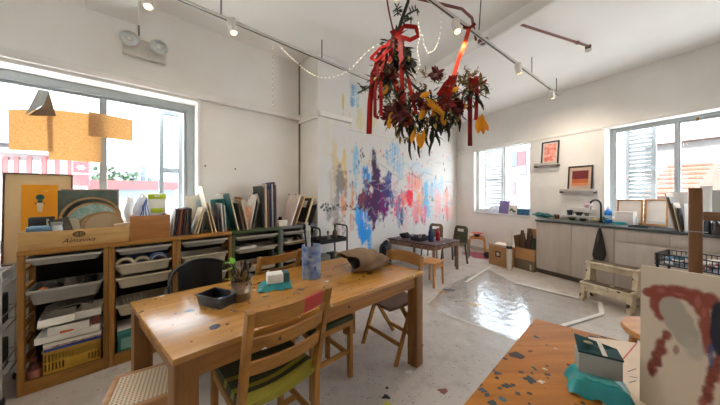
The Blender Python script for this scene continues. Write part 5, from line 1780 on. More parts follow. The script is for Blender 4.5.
def bottle(label, loc, r, h, c, capc, lab=None, pump=False, name='bottle'):
    t = thing(name, label, 'bottle', loc, K.deg)
    key = 'btl_%d_%d_%d' % c
    b = B(); b.lathe([(0, 0), (r * .92, 0), (r, .01), (r, h * .6), (r * .85, h * .72), (r * .35, h * .82), (r * .35, h * .88), (0, h * .88)], seg=20); b.build('body', mat(key, c, .25, spec=.7), t)
    b = B()
    if pump:
        b.lathe([(r * .4, h * .86), (r * .4, h * .92), (r * .14, h * .93), (r * .14, h * 1.02), (0, h * 1.02)], seg=12)
        b.bar(V(0, 0, h * 1.03), V(-r * 1.2, 0, h * 1.01), .012, .012, bev=.003)
    else:
        b.lathe([(r * .42, h * .86), (r * .42, h), (r * .3, h * 1.02), (0, h * 1.02)], seg=12)
    b.build('cap', mat('cap_%d_%d_%d' % capc, capc, .4), t)
    if lab:
        b = B(); b.lathe([(r + .0004, h * .2), (r + .001, h * .2), (r + .001, h * .45), (r + .0004, h * .45)], seg=20); b.build('paper_label', mat('lab_%d_%d_%d' % lab, lab, .5), t)
    return t


bottle('bright blue dish soap bottle right of the tap', KP(608, 221), .045, .25, (30, 130, 220), (230, 240, 246), (190, 220, 240))
bottle('small green bottle between the tap and the blue bottle', KP(603.5, 222.5), .022, .11, (90, 150, 130), (220, 220, 210))
bottle('clear hand soap pump bottle beside the turquoise sponge box', KP(634.5, 223.5), .036, .16, (206, 214, 210), (230, 232, 230), pump=True)
t = thing('storage_box', 'white translucent storage box behind the turquoise sponge box', 'box', K.at(K.s(614, DK - .28), DK - .28, CH + .0008), K.deg)
fz = mat('frosted_box', (232, 222, 218), .35)
b = B(); b.box(0, .20, 0, .13, 0, .17, bev=.008); b.build('body', fz, t)
b = B(); b.box(-.004, .204, -.004, .134, .17, .185, bev=.004); b.build('lid', mat('frosted_lid', (238, 230, 226), .35), t)
t = thing('sponge_box', 'flat turquoise box with pale lid in front of the white storage box', 'box', K.at(K.s(614, DK - .37), DK - .37, CH + .0008), K.deg)
b = B(); b.box(0, .11, 0, .055, 0, .03, bev=.004); b.build('body', mat('turq_box', (40, 160, 170), .45), t)
b = B(); b.box(-.001, .111, -.001, .056, .03, .042, bev=.003); b.build('lid', mat('turq_box_lid', (90, 190, 196), .45), t)
for k, (px, py, w_, c, lab) in enumerate(((628, 227, .26, (44, 46, 52), 'flat black tray lying in front of the soap pump'), (648, 229, .22, (120, 124, 134), 'grey flat tray lying in front of the wooden stretcher frames'))):
    b = B(); b.box(0, w_, 0, .16, 0, .006); b.box(0, w_, 0, .006, .006, .02, bev=.002); b.box(0, w_, .154, .16, .006, .02, bev=.002); b.box(0, .006, .006, .154, .006, .02, bev=.002); b.box(w_ - .006, w_, .006, .154, .006, .02, bev=.002)
    o = b.build('tray', mat('flat_tray%d' % k, c, .4)); solo(o, lab, 'tray', KP(px, py), K.deg)
# stretcher frames leaning on the window
fw_ = W['pine']('x')
sw_m = mat('canvas_white_back', (236, 228, 220), .8, bump=.1, bscale=150)


def stretcher(label, px0, px1, pyt, d, z0):
    s0, h1 = K.pix(px0, pyt, d); s1 = K.s(px1, d); w = s1 - s0; h = h1 - z0
    t = thing('stretched_canvas', label, 'canvas', K.at(s0, d, z0), K.deg, 'stretcher frames leaning on the kitchen window')
    t.rotation_euler = (math.radians(-4), 0, K.a)
    for q_ in ((0, w, 0, .02), (0, w, h - .02, h), (0, .02, .02, h - .02), (w - .02, w, .02, h - .02)):
        b = B(); b.box(q_[0], q_[1], 0, .018, q_[2], q_[3], bev=.002); b.build('stretcher_bar', fw_, t)
    b = B(); b.box(.002, w - .002, .0182, .021, .002, h - .002); b.build('canvas', sw_m, t)


stretcher('stretcher frame behind the white storage box', 616, 642.5, 199, DK - .06, CH + .001)
stretcher('stretcher frame between the storage box and the leaning boards', 643.5, 668, 199, DK - .06, CH + .001)
# leaning boards on the worktop
for k, (px, py, pt, pyt, dep, c, lab) in enumerate((
    (675.5, 231.5, 665.5, 193, .24, (176, 150, 124), 'cream edged board first of the leaning stack on the worktop'),
    (678, 231.8, 669, 197, .24, (96, 80, 66), 'dark brown board second of the leaning stack on the worktop'),
    (680.5, 232, 673, 203, .22, (206, 186, 158), 'short cream board third of the leaning stack on the worktop'),
    (683, 232.2, 678, 208, .22, (70, 60, 56), 'short dark board fourth of the leaning stack on the worktop'),
    (686, 232.5, 684, 204, .22, (214, 206, 196), 'white board last of the leaning stack before the easel post'))):
    d0 = CF + .02
    s0 = K.s(px, d0); s1, h1 = K.pix(pt, pyt, d0)
    b = B(); b.prism([V(-.010, 0, 0), V(0, 0, 0), V(s1 - s0, 0, h1 - CH), V(s1 - s0 - .010, 0, h1 - CH)], (0, dep, 0))
    o = b.build('canvas_board', mat('kboard%d' % k, c, .6)); solo(o, lab, 'board', K.at(s0, d0, CH + .001), K.deg, 'boards leaning on the worktop')
def kpanel(name, label, px0, px1, pyt, d, c, cat='board', m=None):
    s0, h1 = K.pix(px0, pyt, d); s1 = K.s(px1, d)
    b = B(); b.box(0, s1 - s0, 0, .012, 0, h1 - CH - .002, bev=.002); o = b.build(name, m or mat('kp_%d_%d_%d' % c, c, .6)); solo(o, label, cat, K.at(s0, d, CH + .001), K.deg)
kpanel('canvas_board', 'white board standing behind the leaning stack', 668, 688, 192, CF + .36, (226, 224, 222))
kpanel('canvas_board', 'white board standing behind the easel post', 700, 713, 186, CF + .30, (220, 218, 214))
kpanel('canvas_board', 'grey board standing right of the easel post', 712, 726, 190, CF + .26, (170, 168, 166))
bottle('slim dark bottle standing right of the easel post', KP(708, 234), .03, .2, (38, 38, 56), (30, 30, 40))
bottle('short dark bottle beside the slim dark bottle', KP(716, 235), .036, .18, (50, 46, 50), (20, 20, 22))

# towel hanging on the second cabinet
t = thing('tea_towel', 'dark towel hanging in a teardrop from the worktop edge', 'towel', K.at(K.s(601, CF - .02), CF - .024, 0), K.deg)
tm = mat('dark_towel', (52, 48, 42), .95, c2=(38, 36, 32), bump=.4, bscale=60)
b = B()
def tow(u, v):
    a = 2 * math.pi * u; wv = .012 + .075 * v ** .8 * (1 - .55 * max(0, v - .8) / .2)
    return (wv * math.cos(a) * (1 + .12 * math.sin(a * 3)), -.03 - .028 * v ** .7 + .03 * (.3 + .7 * v) * math.sin(a) * (.6), .885 - .47 * v + .02 * math.cos(a) * v)
b.grid(24, 14, tow)
bmesh.ops.remove_doubles(b.bm, verts=b.bm.verts[:], dist=.0005)
b.bm.edges.ensure_lookup_table()
bmesh.ops.holes_fill(b.bm, edges=[e for e in b.bm.edges if e.is_boundary], sides=0)
b.build('cloth', tm, t)
b = B(); b.tube([V(0, .02, .93), V(0, -.006, .93), V(0, -.02, .915), V(0, -.026, .885)], .003, 6); b.build('hook', steel, t)

# ---- step stool
fl = P(580, 299); frr = P(617, 311)
s0, d0 = K.sd(fl); s1, d1 = K.sd(frr); d0 = (d0 + d1) / 2
t = thing('step_stool', 'cream two-step stool daubed with brown paint in front of the cabinets', 'step stool', K.at(s0, d0, 0), K.deg)
stm = mat('painted_step_plastic', (218, 206, 180), .55, c2=(186, 164, 128), vscale=7, spl=[(14, .5, .5, [(70, 50, 36), (40, 34, 30), (150, 116, 76), (226, 214, 190)]), (40, .35, .3, [(60, 44, 34), (30, 28, 28)])])
std = mat('dirty_tread', (74, 60, 48), .7, c2=(112, 92, 66), vscale=12, spl=[(18, .4, .4, [(200, 180, 130), (40, 36, 34)])])
w = s1 - s0 + .05
w += .07
for x in (0, w - .045):
    b = B()
    b.prism([V(x, y, z) for y, z in ((-.02, 0), (.07, 0), (.10, .15), (.135, .17), (.22, .17), (.245, .15), (.27, 0), (.36, 0), (.325, .30), (.31, .447), (.17, .447), (.155, .25), (.02, .2045))], (.045, 0, 0), bev=.004); b.build('side_panel', stm, t)
b = B(); b.box(-.005, w + .005, 0.0, .15, .205, .238, bev=.010); b.box(.0455, w - .0455, .012, .022, .13, .2045, bev=.003); b.build('lower_step', stm, t)
b = B(); b.box(.02, w - .02, .012, .145, .2385, .244, bev=.002); b.build('tread', std, t)
b = B(); b.box(-.01, w + .01, .16, .335, .448, .480, bev=.010); b.box(.0455, w - .0455, .18, .19, .39, .4475, bev=.003); b.build('upper_step', stm, t)
b = B(); b.box(.02, w - .02, .18, .315, .4805, .486, bev=.002); b.build('tread', std, t)

# ================================================================== KITCHEN WALL
def kwall(px, py, d=None): return K.pix(px, py, DK if d is None else d)


def ledge(label, px0, px1, py, fx0, fx1, fyt, fyb, art, dd=.10, bx=''):
    s0, h0 = kwall(px0, py, DK - .036); s1 = K.s(px1, DK - .036)
    t = thing('picture_ledge', label, 'shelf', K.at(s0, DK - .037, h0), K.deg, 'picture ledges on the kitchen wall')
    lm = mat('pale_ledge', (196, 190, 182), .6)
    b = B(); b.box(0, s1 - s0, -dd, 0, -.02, 0, bev=.003); b.build('shelf_board', lm, t)
    b = B(); b.box(0, s1 - s0, -dd - .008, -dd, -.02, .024, bev=.002); b.build('lip', lm, t)
    for x_ in (0, s1 - s0 - .008):
        b = B(); b.box(x_, x_ + .008, -dd, 0, -.045, -.0205); b.build('end_bracket', mat('dark_bracket', (70, 58, 48), .6), t)
    df = DK - .037 - .055
    a0, hb = K.pix(fx0, fyb, df); a1, ht = K.pix(fx1, fyt, df)
    w, h = a1 - a0, ht - h0
    return K.at(a0, df, h0 + .001), w, h


def wall_frame(label, loc, w, h, art_fn, fc=(44, 36, 30), mount=(222, 214, 206)):
    t = thing('framed_picture', label, 'picture', loc, K.deg)
    t.rotation_euler = (math.radians(-6), 0, K.a)
    fm = mat('frame_%d' % fc[0], fc, .4); bw = .022
    b = B(); b.box(0, w, 0, .02, 0, bw, bev=.002); b.box(0, w, 0, .02, h - bw, h, bev=.002); b.box(0, bw, 0, .02, bw, h - bw, bev=.002); b.box(w - bw, w, 0, .02, bw, h - bw, bev=.002); b.build('frame', fm, t)
    b = B(); b.box(bw - .002, w - bw + .002, .012, .016, bw - .002, h - bw + .002); b.build('mount', mat('mount_%d_%d_%d' % mount, mount, .8), t)
    art_fn(t, w, h)


loc, w, h = ledge('pale picture ledge holding the red and white print', 537, 560, 165.5, 540.5, 558, 139.5, 165, None)
def art1(t, w, h):
    b = B(); b.box(.05, w - .05, .009, .0118, .05, h - .05); b.build('print', mat('red_white_print', (226, 96, 74), .6, c2=(250, 206, 190), vscale=16), t)
wall_frame('black framed red and white print on the upper ledge beside the small window', loc, w, h, art1)
loc, w, h = ledge('pale picture ledge holding the striped print above the dish rack', 562.5, 597, 190.5, 567, 592, 164.5, 189, None)
def art2(t, w, h):
    for c, z0, z1 in (((120, 40, 44), .46, .80), ((196, 104, 50), .30, .455), ((222, 140, 90), .20, .295)):
        b = B(); b.box(.06, w - .06, .009, .0118, h * z0, h * z1); b.build('colour_band', mat('band_%d' % c[0], c, .7), t)
    b = B()
    for k in range(9):
        b.box(.07 + k * (w - .15) / 9, .07 + (k + .6) * (w - .15) / 9, .0105, .0117, h * .135, h * .165)
    b.build('caption_line', mat('caption_ink', (180, 160, 150), .7), t)
wall_frame('dark framed print of burgundy and orange bands above the dish rack', loc, w, h, art2, (38, 34, 32), (206, 178, 158))

# books on the sill of the small window
sill_z = w2[2] + .006
def sillbook(label, px0, px1, pyt, c, c2, name='book', lean=10, extra=None, d=None):
    d = DK + .0 if d is None else d
    s0, h1 = K.pix(px0, pyt, d); s1 = K.s(px1, d)
    w, h = s1 - s0, h1 - sill_z
    t = thing(name, label, 'book', K.at(s0, d, sill_z), K.deg, 'picture books on the small window sill')
    t.rotation_euler = (math.radians(-lean), 0, K.a)
    b = B(); b.box(0, w, 0, .003, 0, h, bev=.001); b.box(0, w, .013, .016, 0, h, bev=.001); b.box(0, .003, .003, .013, 0, h); b.build('cover', mat('sb_%d_%d_%d' % c, c, .5, c2=c2, vscale=14), t)
    b = B(); b.box(.004, w - .003, .0032, .0128, .003, h - .003); b.build('pages', white_card, t)
    if extra: extra(t, w, h)
sillbook('white picture book leaning at the shutter side of the sill', 488.5, 497.5, 206.5, (226, 230, 238), (196, 206, 226), lean=20)
sillbook('tall periwinkle blue picture book on the sill', 498.5, 508.5, 200.5, (112, 122, 184), (150, 110, 150))
def worm(t, w, h):
    b = B()
    for k in range(6):
        b.ico((w * (.22 + .11 * k), -.001, h * (.42 + .14 * math.sin(k * 1.1))), .022, 1, 0, (1, .1, 1))
    bmesh.ops.recalc_face_normals(b.bm, faces=b.bm.faces[:]); b.build('green_shape', mat('green_ink', (44, 96, 60), .5), t)
sillbook('cream picture book with a wavy dark green shape on the sill', 508, 516.5, 205, (232, 222, 210), (216, 206, 200), extra=worm, d=DK - .012)
sillbook('wide teal and blue picture book at the corner of the sill', 516.5, 529, 208.5, (36, 110, 140), (30, 70, 120))

# ================================================================== CHILDREN'S PAINTING TABLE
A_, B_, C_ = P(387.5, 238, .53), P(435, 245.5, .53), P(460, 240, .53); D_ = A_ + (C_ - B_)
t = thing('painting_table', 'low table caked in dark paint by the mural wall', 'table', V(0, 0, 0), 0)
ktop = mat('paint_caked_top', (92, 66, 70), .5, c2=(70, 52, 62), vscale=6, bump=.15, spl=[(10, .45, .5, [(150, 60, 80), (60, 60, 90), (170, 150, 140), (50, 42, 46), (120, 80, 60)]), (34, .4, .4, [(220, 210, 200), (170, 50, 60), (50, 70, 120)])])
kleg = wood('painted_leg', (150, 112, 84), (116, 84, 64), 'z', .6, spl=[(18, .4, .4, [(70, 54, 50), (200, 190, 180), (120, 60, 60)])])
b = B(); b.hexa([V(p_.x, p_.y, .505) for p_ in (A_, B_, C_, D_)] + [V(p_.x, p_.y, .53) for p_ in (A_, B_, C_, D_)], 0, .004); b.build('tabletop', ktop, t)
cen = (A_ + B_ + C_ + D_) / 4
ins = [c + (cen - c) * .08 for c in (A_, B_, C_, D_)]
for p_ in ins:
    b = B(); b.bar(V(p_.x, p_.y, 0), V(p_.x, p_.y, .5048), .042, .042, (0, 1, 0), bev=.003); b.build('leg', kleg, t)
for i in range(4):
    p_, q_ = ins[i], ins[(i + 1) % 4]; dv = (q_ - p_).normalized() * .025
    b = B(); b.bar(V(p_.x, p_.y, .465) + V(dv.x, dv.y, 0), V(q_.x, q_.y, .465) - V(dv.x, dv.y, 0), .018, .07, bev=.002); b.build('apron', kleg, t)


def kid_chair(label, loc, deg, m, hb=.72, leg_m=None):
    """Ply chair with a hand hole in its back; +y is the back."""
    t = thing('child_chair', label, 'chair', loc, deg, 'ply chairs with a hand hole')
    w = .34; SH = .40
    lm = leg_m or m
    for sx in (-1, 1):
        b = B(); b.bar(V(sx * .17, -.17, 0), V(sx * .15, -.13, SH - .012), .024, .03, (0, 1, 0), bev=.003); b.build('front_leg', lm, t)
        b = B(); b.bar(V(sx * .17, .19, 0), V(sx * .15, .14, SH - .012), .024, .03, (0, 1, 0), bev=.003); b.build('rear_leg', lm, t)
    b = B(); b.grid(8, 8, lambda u, v: ((u - .5) * w, -.17 + v * .33, SH + .004 - .01 * math.sin(math.pi * u)), thick=.016); b.build('seat', m, t)
    # back with hole: bands around an opening
    b = B()
    def pt(x, z): return V(x, .15 + (z - SH) * .22 - .03 * (1 - (x / .17) ** 2) + .03, z)
    def wid(z):
        k = (z - SH) / (hb - SH)
        return .165 * (1 - .12 * k) * (1 if k < .78 else math.sqrt(max(0, 1 - ((k - .78) / .24) ** 2)) * .55 + .45)
    zs = [SH - .02 + i * (hb - SH + .02) / 12 for i in range(13)]
    xs = [-1, -.72, -.5, -.25, 0, .25, .5, .72, 1]
    vf = {}; vb = {}
    for i, z in enumerate(zs):
        for j, u in enumerate(xs):
            q_ = pt(u * wid(z), z)
            vf[i, j] = b.bm.verts.new(q_); vb[i, j] = b.bm.verts.new(q_ + V(0, .013, 0))
    def hole(i, j): return i in (8, 9) and 2 <= j <= 5
    def solid(i, j): return 0 <= i < 12 and 0 <= j < 8 and not hole(i, j)
    for i in range(12):
        for j in range(8):
            if not solid(i, j): continue
            b.bm.faces.new([vf[i, j], vf[i, j + 1], vf[i + 1, j + 1], vf[i + 1, j]])
            b.bm.faces.new([vb[i + 1, j], vb[i + 1, j + 1], vb[i, j + 1], vb[i, j]])
            if not solid(i - 1, j): b.bm.faces.new([vf[i, j + 1], vf[i, j], vb[i, j], vb[i, j + 1]])
            if not solid(i + 1, j): b.bm.faces.new([vf[i + 1, j], vf[i + 1, j + 1], vb[i + 1, j + 1], vb[i + 1, j]])
            if not solid(i, j - 1): b.bm.faces.new([vf[i, j], vf[i + 1, j], vb[i + 1, j], vb[i, j]])
            if not solid(i, j + 1): b.bm.faces.new([vf[i + 1, j + 1], vf[i, j + 1], vb[i, j + 1], vb[i + 1, j + 1]])
    b.build('backrest', m, t)
    return t


kc1 = mat('daubed_ply', (128, 104, 74), .6, c2=(92, 80, 58), vscale=8, spl=[(14, .45, .5, [(80, 84, 60), (170, 130, 90), (60, 54, 48), (190, 180, 160), (150, 80, 60)])])
kc2 = mat('daubed_ply_green', (96, 90, 66), .6, c2=(66, 66, 50), vscale=8, spl=[(14, .45, .5, [(60, 66, 48), (140, 120, 84), (40, 38, 36), (170, 164, 150)])])
dleg = mat('dark_chair_leg', (70, 60, 54), .5)
kid_chair('paint daubed ply chair behind the bowls on the low table', L.at(4.62, 2.88), L.deg - 80, kc1)
kid_chair('green grey daubed ply chair at the bottle end of the low table', L.at(4.66, 2.42), L.deg - 100, kc2, leg_m=dleg)
# small wooden stool at the near side
sp_ = Z(429, 256, 4.02)
t = thing('child_stool', 'small honey wood stool at the near side of the low table', 'stool', V(sp_.x - .02, 3.80, 0), 44)
hw = wood('honey_wood', (206, 148, 84), (178, 118, 60), 'x', .5); hz = wood('honey_wood_z', (196, 138, 76), (166, 108, 54), 'z', .5)
for sx in (-1, 1):
    for sy in (-1, 1):
        b = B(); b.bar(V(sx * .135, sy * .115, 0), V(sx * .125, sy * .105, .335), .028, .028, (0, 1, 0), bev=.003); b.build('leg', hz, t)
b = B(); b.box(-.15, .15, -.13, .13, .336, .36, bev=.006); b.build('seat', hw, t)
for sy in (-1, 1):
    b = B(); b.bar(V(-.12, sy * .108, .29), V(.12, sy * .108, .29), .016, .05, bev=.002); b.build('rail', hw, t)


def KT(px, py):
    p_ = P(px, py, .531); p_.z = .531
    return p_
lump('cloth', 'black cloth heap at the left end of the low table', 'cloth', KT(405.5, 238), 0, .10, .09, .055, mat('kt_black', (36, 34, 36), .9), 71)
t = thing('tray', 'dark tray of paint tubs in the middle of the low table', 'tray', KT(420, 240), 40)
b = B(); b.box(-.15, .15, -.10, .10, 0, .008); 
for q_ in ((-.15, .15, -.10, -.09), (-.15, .15, .09, .10), (-.15, -.14, -.09, .09), (.14, .15, -.09, .09)): b.box(q_[0], q_[1], q_[2], q_[3], .008, .07, bev=.003)
b.build('tray_body', mat('dark_tray', (38, 38, 42), .5), t)
q = random.Random(21)
for k, (c, lab) in enumerate((((60, 70, 110), 'blue tub in the dark tray'), ((170, 150, 130), 'beige tub in the dark tray'), ((150, 60, 50), 'red tub in the dark tray'), ((90, 96, 110), 'grey tub in the dark tray'))):
    cup('paint_tub', lab, KT(420, 240) + Rz(40) @ V(-.10 + k * .066, .02 * (-1) ** k, .0085), .032, .085, c, 'tub')
bottle('dark blue squeeze bottle on the low table', KT(431, 241.5), .045, .27, (30, 52, 92), (20, 30, 60))
bottle('crimson squeeze bottle on the low table', KT(438, 240.5), .036, .22, (170, 24, 50), (120, 20, 40))
lump('bag', 'black bag slumped on the floor behind the left end of the low table', 'bag', V(.44, 4.42, 0), 0, .10, .10, .27, mat('black_bag', (30, 30, 32), .6), 72)


def arch_stool(label, loc, deg, m, h=.38, w=.24, top=None):
    t = thing('arch_stool', label, 'stool', loc, deg)
    for sy in (-1, 1):
        b = B(); y = sy * w * .36
        pts = [V(-w / 2 - .015, y, 0), V(-w / 2, y, h * .55)] + [V(-w / 2 + .07 - .07 * math.cos(a), y, h * .72 + (h * .26) * math.sin(a)) for a in (.3, .7, 1.1, 1.57)]
        pts += [V(-p_.x, p_.y, p_.z) for p_ in reversed(pts)]
        for p_, q_ in zip(pts, pts[1:]):
            b.bar(p_, q_ + (q_ - p_).normalized() * .003, .05, .026, (0, 0, 1) if abs((q_ - p_).normalized().z) < .8 else (1, 0, 0), bev=.003)
        b.build('arch_leg', m, t)
    b = B(); b.lathe([(0, h), (w * .5, h), (w * .52, h + .008), (w * .5, h + .02), (0, h + .02)], seg=24); b.build('seat', top or m, t)
    return t


orange_w = mat('orange_wood', (214, 140, 50), .45, c2=(196, 120, 40))
os_ = P(477, 253)
arch_stool('orange bent-wood stool standing by the kitchen wall', V(os_.x, os_.y, 0), -30, orange_w, .36, .32)
gs_ = P(462, 256)
arch_stool('grey legged stool between the low table and the orange stool', V(gs_.x, gs_.y, 0), -30, mat('grey_stool', (132, 128, 122), .5), .36, .26, mat('reddish_seat', (150, 104, 90), .5))
def plate(label, loc, r, c):
    b = B(); b.lathe([(0, 0), (r * .6, 0), (r, .012), (r, .016), (r * .58, .005), (0, .005)], seg=24); o = b.build('plate', mat('plate_%d_%d_%d' % c, c, .4)); solo(o, label, 'plate', loc, 0)
cup('bowl', 'dark blue bowl on the orange stool', V(os_.x - .0, os_.y, .381), .085, .065, (30, 44, 66), 'bowl', .5)
plate('red plate lying over the dark blue bowl', V(os_.x, os_.y, .447), .145, (190, 70, 66))
plate('pinkish plate on the grey legged stool', V(gs_.x, gs_.y, .381), .12, (186, 110, 100))

# ---- cardboard boxes and bags against the counter's end
cb = mat('cardboard', (184, 138, 90), .75, c2=(168, 124, 78), vscale=4)
cbd = mat('cardboard_dark', (120, 88, 60), .8)
p1_, p2_ = P(490.5, 263), P(506, 269)
s0, d0 = K.sd(p1_); s1, d1 = K.sd(p2_); dbx = (d0 + d1) / 2
t = thing('cardboard_box', 'cardboard box with a black square mark on its front', 'box', K.at(s0, dbx, 0), K.deg, None)
bw_ = s1 - s0; bh_ = .37
b = B(); b.box(0, bw_, 0, .30, 0, bh_, bev=.004); b.build('box_body', cb, t)
b = B(); b.prism([V(0, 0, bh_ + .001), V(bw_, 0, bh_ + .001), V(bw_, -.02, bh_ + .03), V(0, -.02, bh_ + .03)], (0, 0, .004)); b.prism([V(0, .16, bh_ + .001), V(bw_, .16, bh_ + .001), V(bw_, .30, bh_ + .02), V(0, .30, bh_ + .02)], (0, 0, .004)); b.build('top_flaps', mat('pale_flap', (222, 206, 186), .7), t)
b = B()
mx, mz, ms = bw_ * .50, bh_ * .60, .105
for q_ in ((-ms / 2, ms / 2, -ms / 2, -ms / 2 + .022), (-ms / 2, ms / 2, ms / 2 - .022, ms / 2), (-ms / 2, -ms / 2 + .022, -ms / 2, ms / 2), (ms / 2 - .022, ms / 2, -ms / 2, ms / 2)):
    b.box(mx + q_[0], mx + q_[1], -.0015, .0, mz + q_[2], mz + q_[3])
b.build('printed_mark', mat('black_print', (30, 26, 24), .6), t)
b = B(); b.box(mx - .03, mx + .03, -.0012, 0, mz - .03, mz + .03); b.build('pale_centre', mat('pale_print', (206, 190, 170), .6), t)
lump('bag', 'small black bag on the floor left of the marked cardboard box', 'bag', P(487, 258), K.deg, .06, .06, .07, mat('small_black_bag', (40, 40, 44), .6), 74)
# white roll standing
wp = P(510, 271)
t = thing('paper_roll', 'tall white roll standing between the cardboard boxes', 'paper roll', V(wp.x + .03, wp.y + .07, 0), 0)
wr = mat('white_roll', (206, 198, 188), .6)
b = B(); b.lathe([(0.0, 0), (.042, 0), (.045, .3), (.045, .50), (.025, .50), (.025, .45), (0, .45)], seg=20); b.build('roll', wr, t)
b = B(); b.prism([V(-.045, -.02, .44), V(.04, -.03, .44), V(.035, -.03, .70), V(-.04, -.02, .74)], (.01, .02, 0)); b.build('loose_sheet', wr, t)
b = B(); b.lathe([(.0455, .38), (.049, .38), (.049, .43), (.0455, .43)], seg=20); b.build('dark_band', mat('dark_band', (50, 46, 44), .6), t)
# two stacked boxes
p1_, p2_ = P(516, 271.5), P(535, 276)
s0, d0 = K.sd(p1_); s1 = cs[0] - .012; dbx = CF - .04
w_ = .33; s0 = s1 - w_
t = thing('cardboard_box', 'dark brown box under the open cardboard box beside the cabinets', 'box', K.at(s0, dbx, 0), K.deg)
b = B(); b.box(0, w_, 0, .36, 0, .185, bev=.004); b.build('box_body', mat('brown_box', (112, 96, 74), .75), t)
b = B(); b.box(.26, .29, -.002, 0, .02, .12); b.build('pale_tape', mat('pale_tape', (206, 194, 170), .6), t)
open_box('cardboard_box', 'open cardboard box full of dark wrapped bottles beside the cabinets', 'box', K.at(s0, dbx, .186), K.deg, w_, .36, .20, cb, .005, 0)
op = bpy.data.objects[[o.name for o in COL.objects if o.name.startswith('cardboard_box')][-1]]
b = B(); b.prism([V(0, .355, .2), V(w_, .355, .2), V(w_, .37, .52), V(0, .37, .52)], (0, .004, 0)); b.build('raised_flap', cb, op)
b = B(); b.prism([V(0, 0, .2), V(0, .35, .2), V(-.03, .35, .42), V(-.03, 0, .40)], (.004, 0, 0)); b.build('side_flap', cbd, op)
for k, (x, y, r_, hh, c, lab) in enumerate(((.075, .10, .05, .50, (86, 62, 46), 'tall brown wrapped bottle near the white roll in the open box'), (.18, .12, .05, .44, (70, 52, 42), 'brown wrapped bottle in the middle of the open box'), (.275, .11, .045, .38, (60, 66, 52), 'olive wrapped bottle near the cabinets in the open box'), (.12, .25, .055, .53, (78, 58, 44), 'dark brown wrapped roll at the back of the open box'), (.25, .26, .05, .42, (64, 76, 60), 'green wrapped bottle at the back of the open box'))):
    b = B(); b.lathe([(0, 0), (r_, 0), (r_, hh * .7), (r_ * .7, hh * .82), (r_ * .45, hh), (0, hh)], seg=14)
    for v in b.bm.verts: v.co.x *= 1 + .12 * math.sin(v.co.z * 40 + k)
    o = b.build('wrapped_bottle', mat('wrap%d' % k, c, .8, bump=.4)); solo(o, lab, 'bottle', K.at(s0 + x, dbx + y, .1925), K.deg, 'wrapped bottles in the open cardboard box')

# ---- plastic sheet and tape on the floor
sheet_m = clearmat('floor_plastic', (252, 253, 254), .74, .11, .22, 5.0)
ring = [P(428, 306), P(444, 288), P(466, 277), P(489, 270), P(516, 284), P(560, 295), P(599, 304), P(600, 315), P(566, 325.5), P(516, 341)]
cx_ = sum((p_ for p_ in ring), V(0, 0, 0)) / len(ring)
b = B(); n = len(ring); dense = []
for i in range(n):
    for k in range(6): dense.append(ring[i].lerp(ring[(i + 1) % n], k / 6))
rows = []
for j in range(25):
    f = j / 24
    rows.append([b.bm.verts.new(V(cx_.x + (p_.x - cx_.x) * f, cx_.y + (p_.y - cx_.y) * f, .0025 + (.004 * abs(math.sin(p_.x * f * 9 + p_.y * 5 * f)) * (f < .98) + .010 * max(0, math.sin(p_.x * f * 5.1 - p_.y * f * 3.3 + 1)) ** 6))) for p_ in dense] if j else [b.bm.verts.new(V(cx_.x, cx_.y, .004))])
N_ = len(dense)
for i in range(N_): b.bm.faces.new([rows[0][0], rows[1][i], rows[1][(i + 1) % N_]])
for j in range(1, 24):
    for i in range(N_): b.bm.faces.new([rows[j][i], rows[j + 1][i], rows[j + 1][(i + 1) % N_], rows[j][(i + 1) % N_]])
o = b.build('plastic_sheet', sheet_m); solo(o, 'clear wrinkled plastic sheet taped to the floor before the counter', 'plastic sheet')
tape_m = mat('masking_tape', (226, 222, 212), .6)
for lab, pq in (('short white tape strip at the sheet corner by the step stool', (P(600, 303), P(602, 315))), ('wide white tape strip along the sheet edge behind the desk', (P(602, 315), P(562, 327))), ('white tape strip along the sheet edge facing the counter', (P(516, 284), P(598, 303.5))), ('white tape strip from the marked cardboard box towards the low table', (P(491, 267), P(466, 283))), ('thin tape strip on the sheet edge nearest the work table', (P(436, 312), P(497, 334)))):
    a_, c_ = pq; dv = (c_ - a_).normalized(); sd = V(-dv.y, dv.x, 0) * .02
    if lab.startswith('thin'): sd *= .5
    b = B(); b.prism([a_ + sd + V(0, 0, .016), a_ - sd + V(0, 0, .016), c_ - sd + V(0, 0, .016), c_ + sd + V(0, 0, .016)], (0, 0, .001)); o = b.build('tape_strip', tape_m); solo(o, lab, 'tape', None, 0, 'tape strips around the plastic sheet')
# spilt paint on the floor
def stain(label, px, py, r, c, seed, sx=1.0):
    q = random.Random(seed); p_ = P(px, py)
    b = B(); pts = []
    for k in range(28):
        a = 2 * math.pi * k / 28; rr_2 = r * (1 + .35 * math.sin(a * 3 + seed) * q.random() + q.uniform(-.18, .18))
        pts.append(V(p_.x + rr_2 * math.cos(a) * sx, p_.y + rr_2 * math.sin(a), .0006))
    b.prism(pts, (0, 0, .0008)); o = b.build('paint_stain', mat('stain_%d_%d_%d' % c, c, .5)); o['kind'] = 'stuff'; tag(o, label, 'paint stain')
stain('yellow paint stain on the floor in front of the plastic sheet', 475, 304.5, .045, (226, 178, 70), 1, 1.8)
stain('yellow paint stain at the bottom of the picture on the bare floor', 387, 404, .02, (200, 196, 60), 2)
stain('black paint stain beside the lower yellow stain', 386, 397, .018, (34, 34, 40), 3, 1.4)
stain('small black paint stain near the folding chair', 387, 388, .012, (40, 36, 40), 4)
stain('white paint stain near the foot of the table leg', 409, 372, .02, (230, 228, 226), 5, 1.3)
stain('dull red paint stain on the bare floor before the desk', 443, 391, .022, (150, 84, 84), 6, 1.5)
stain('large crimson stain under the orange stool', 478, 255, .30, (176, 84, 104), 7)
stain('blue green paint stain by the legs of the low table', 449, 290, .05, (96, 124, 136), 8, 1.7)
stain('ochre paint stain left of the plastic sheet', 443, 292, .06, (206, 172, 132), 9, 1.5)

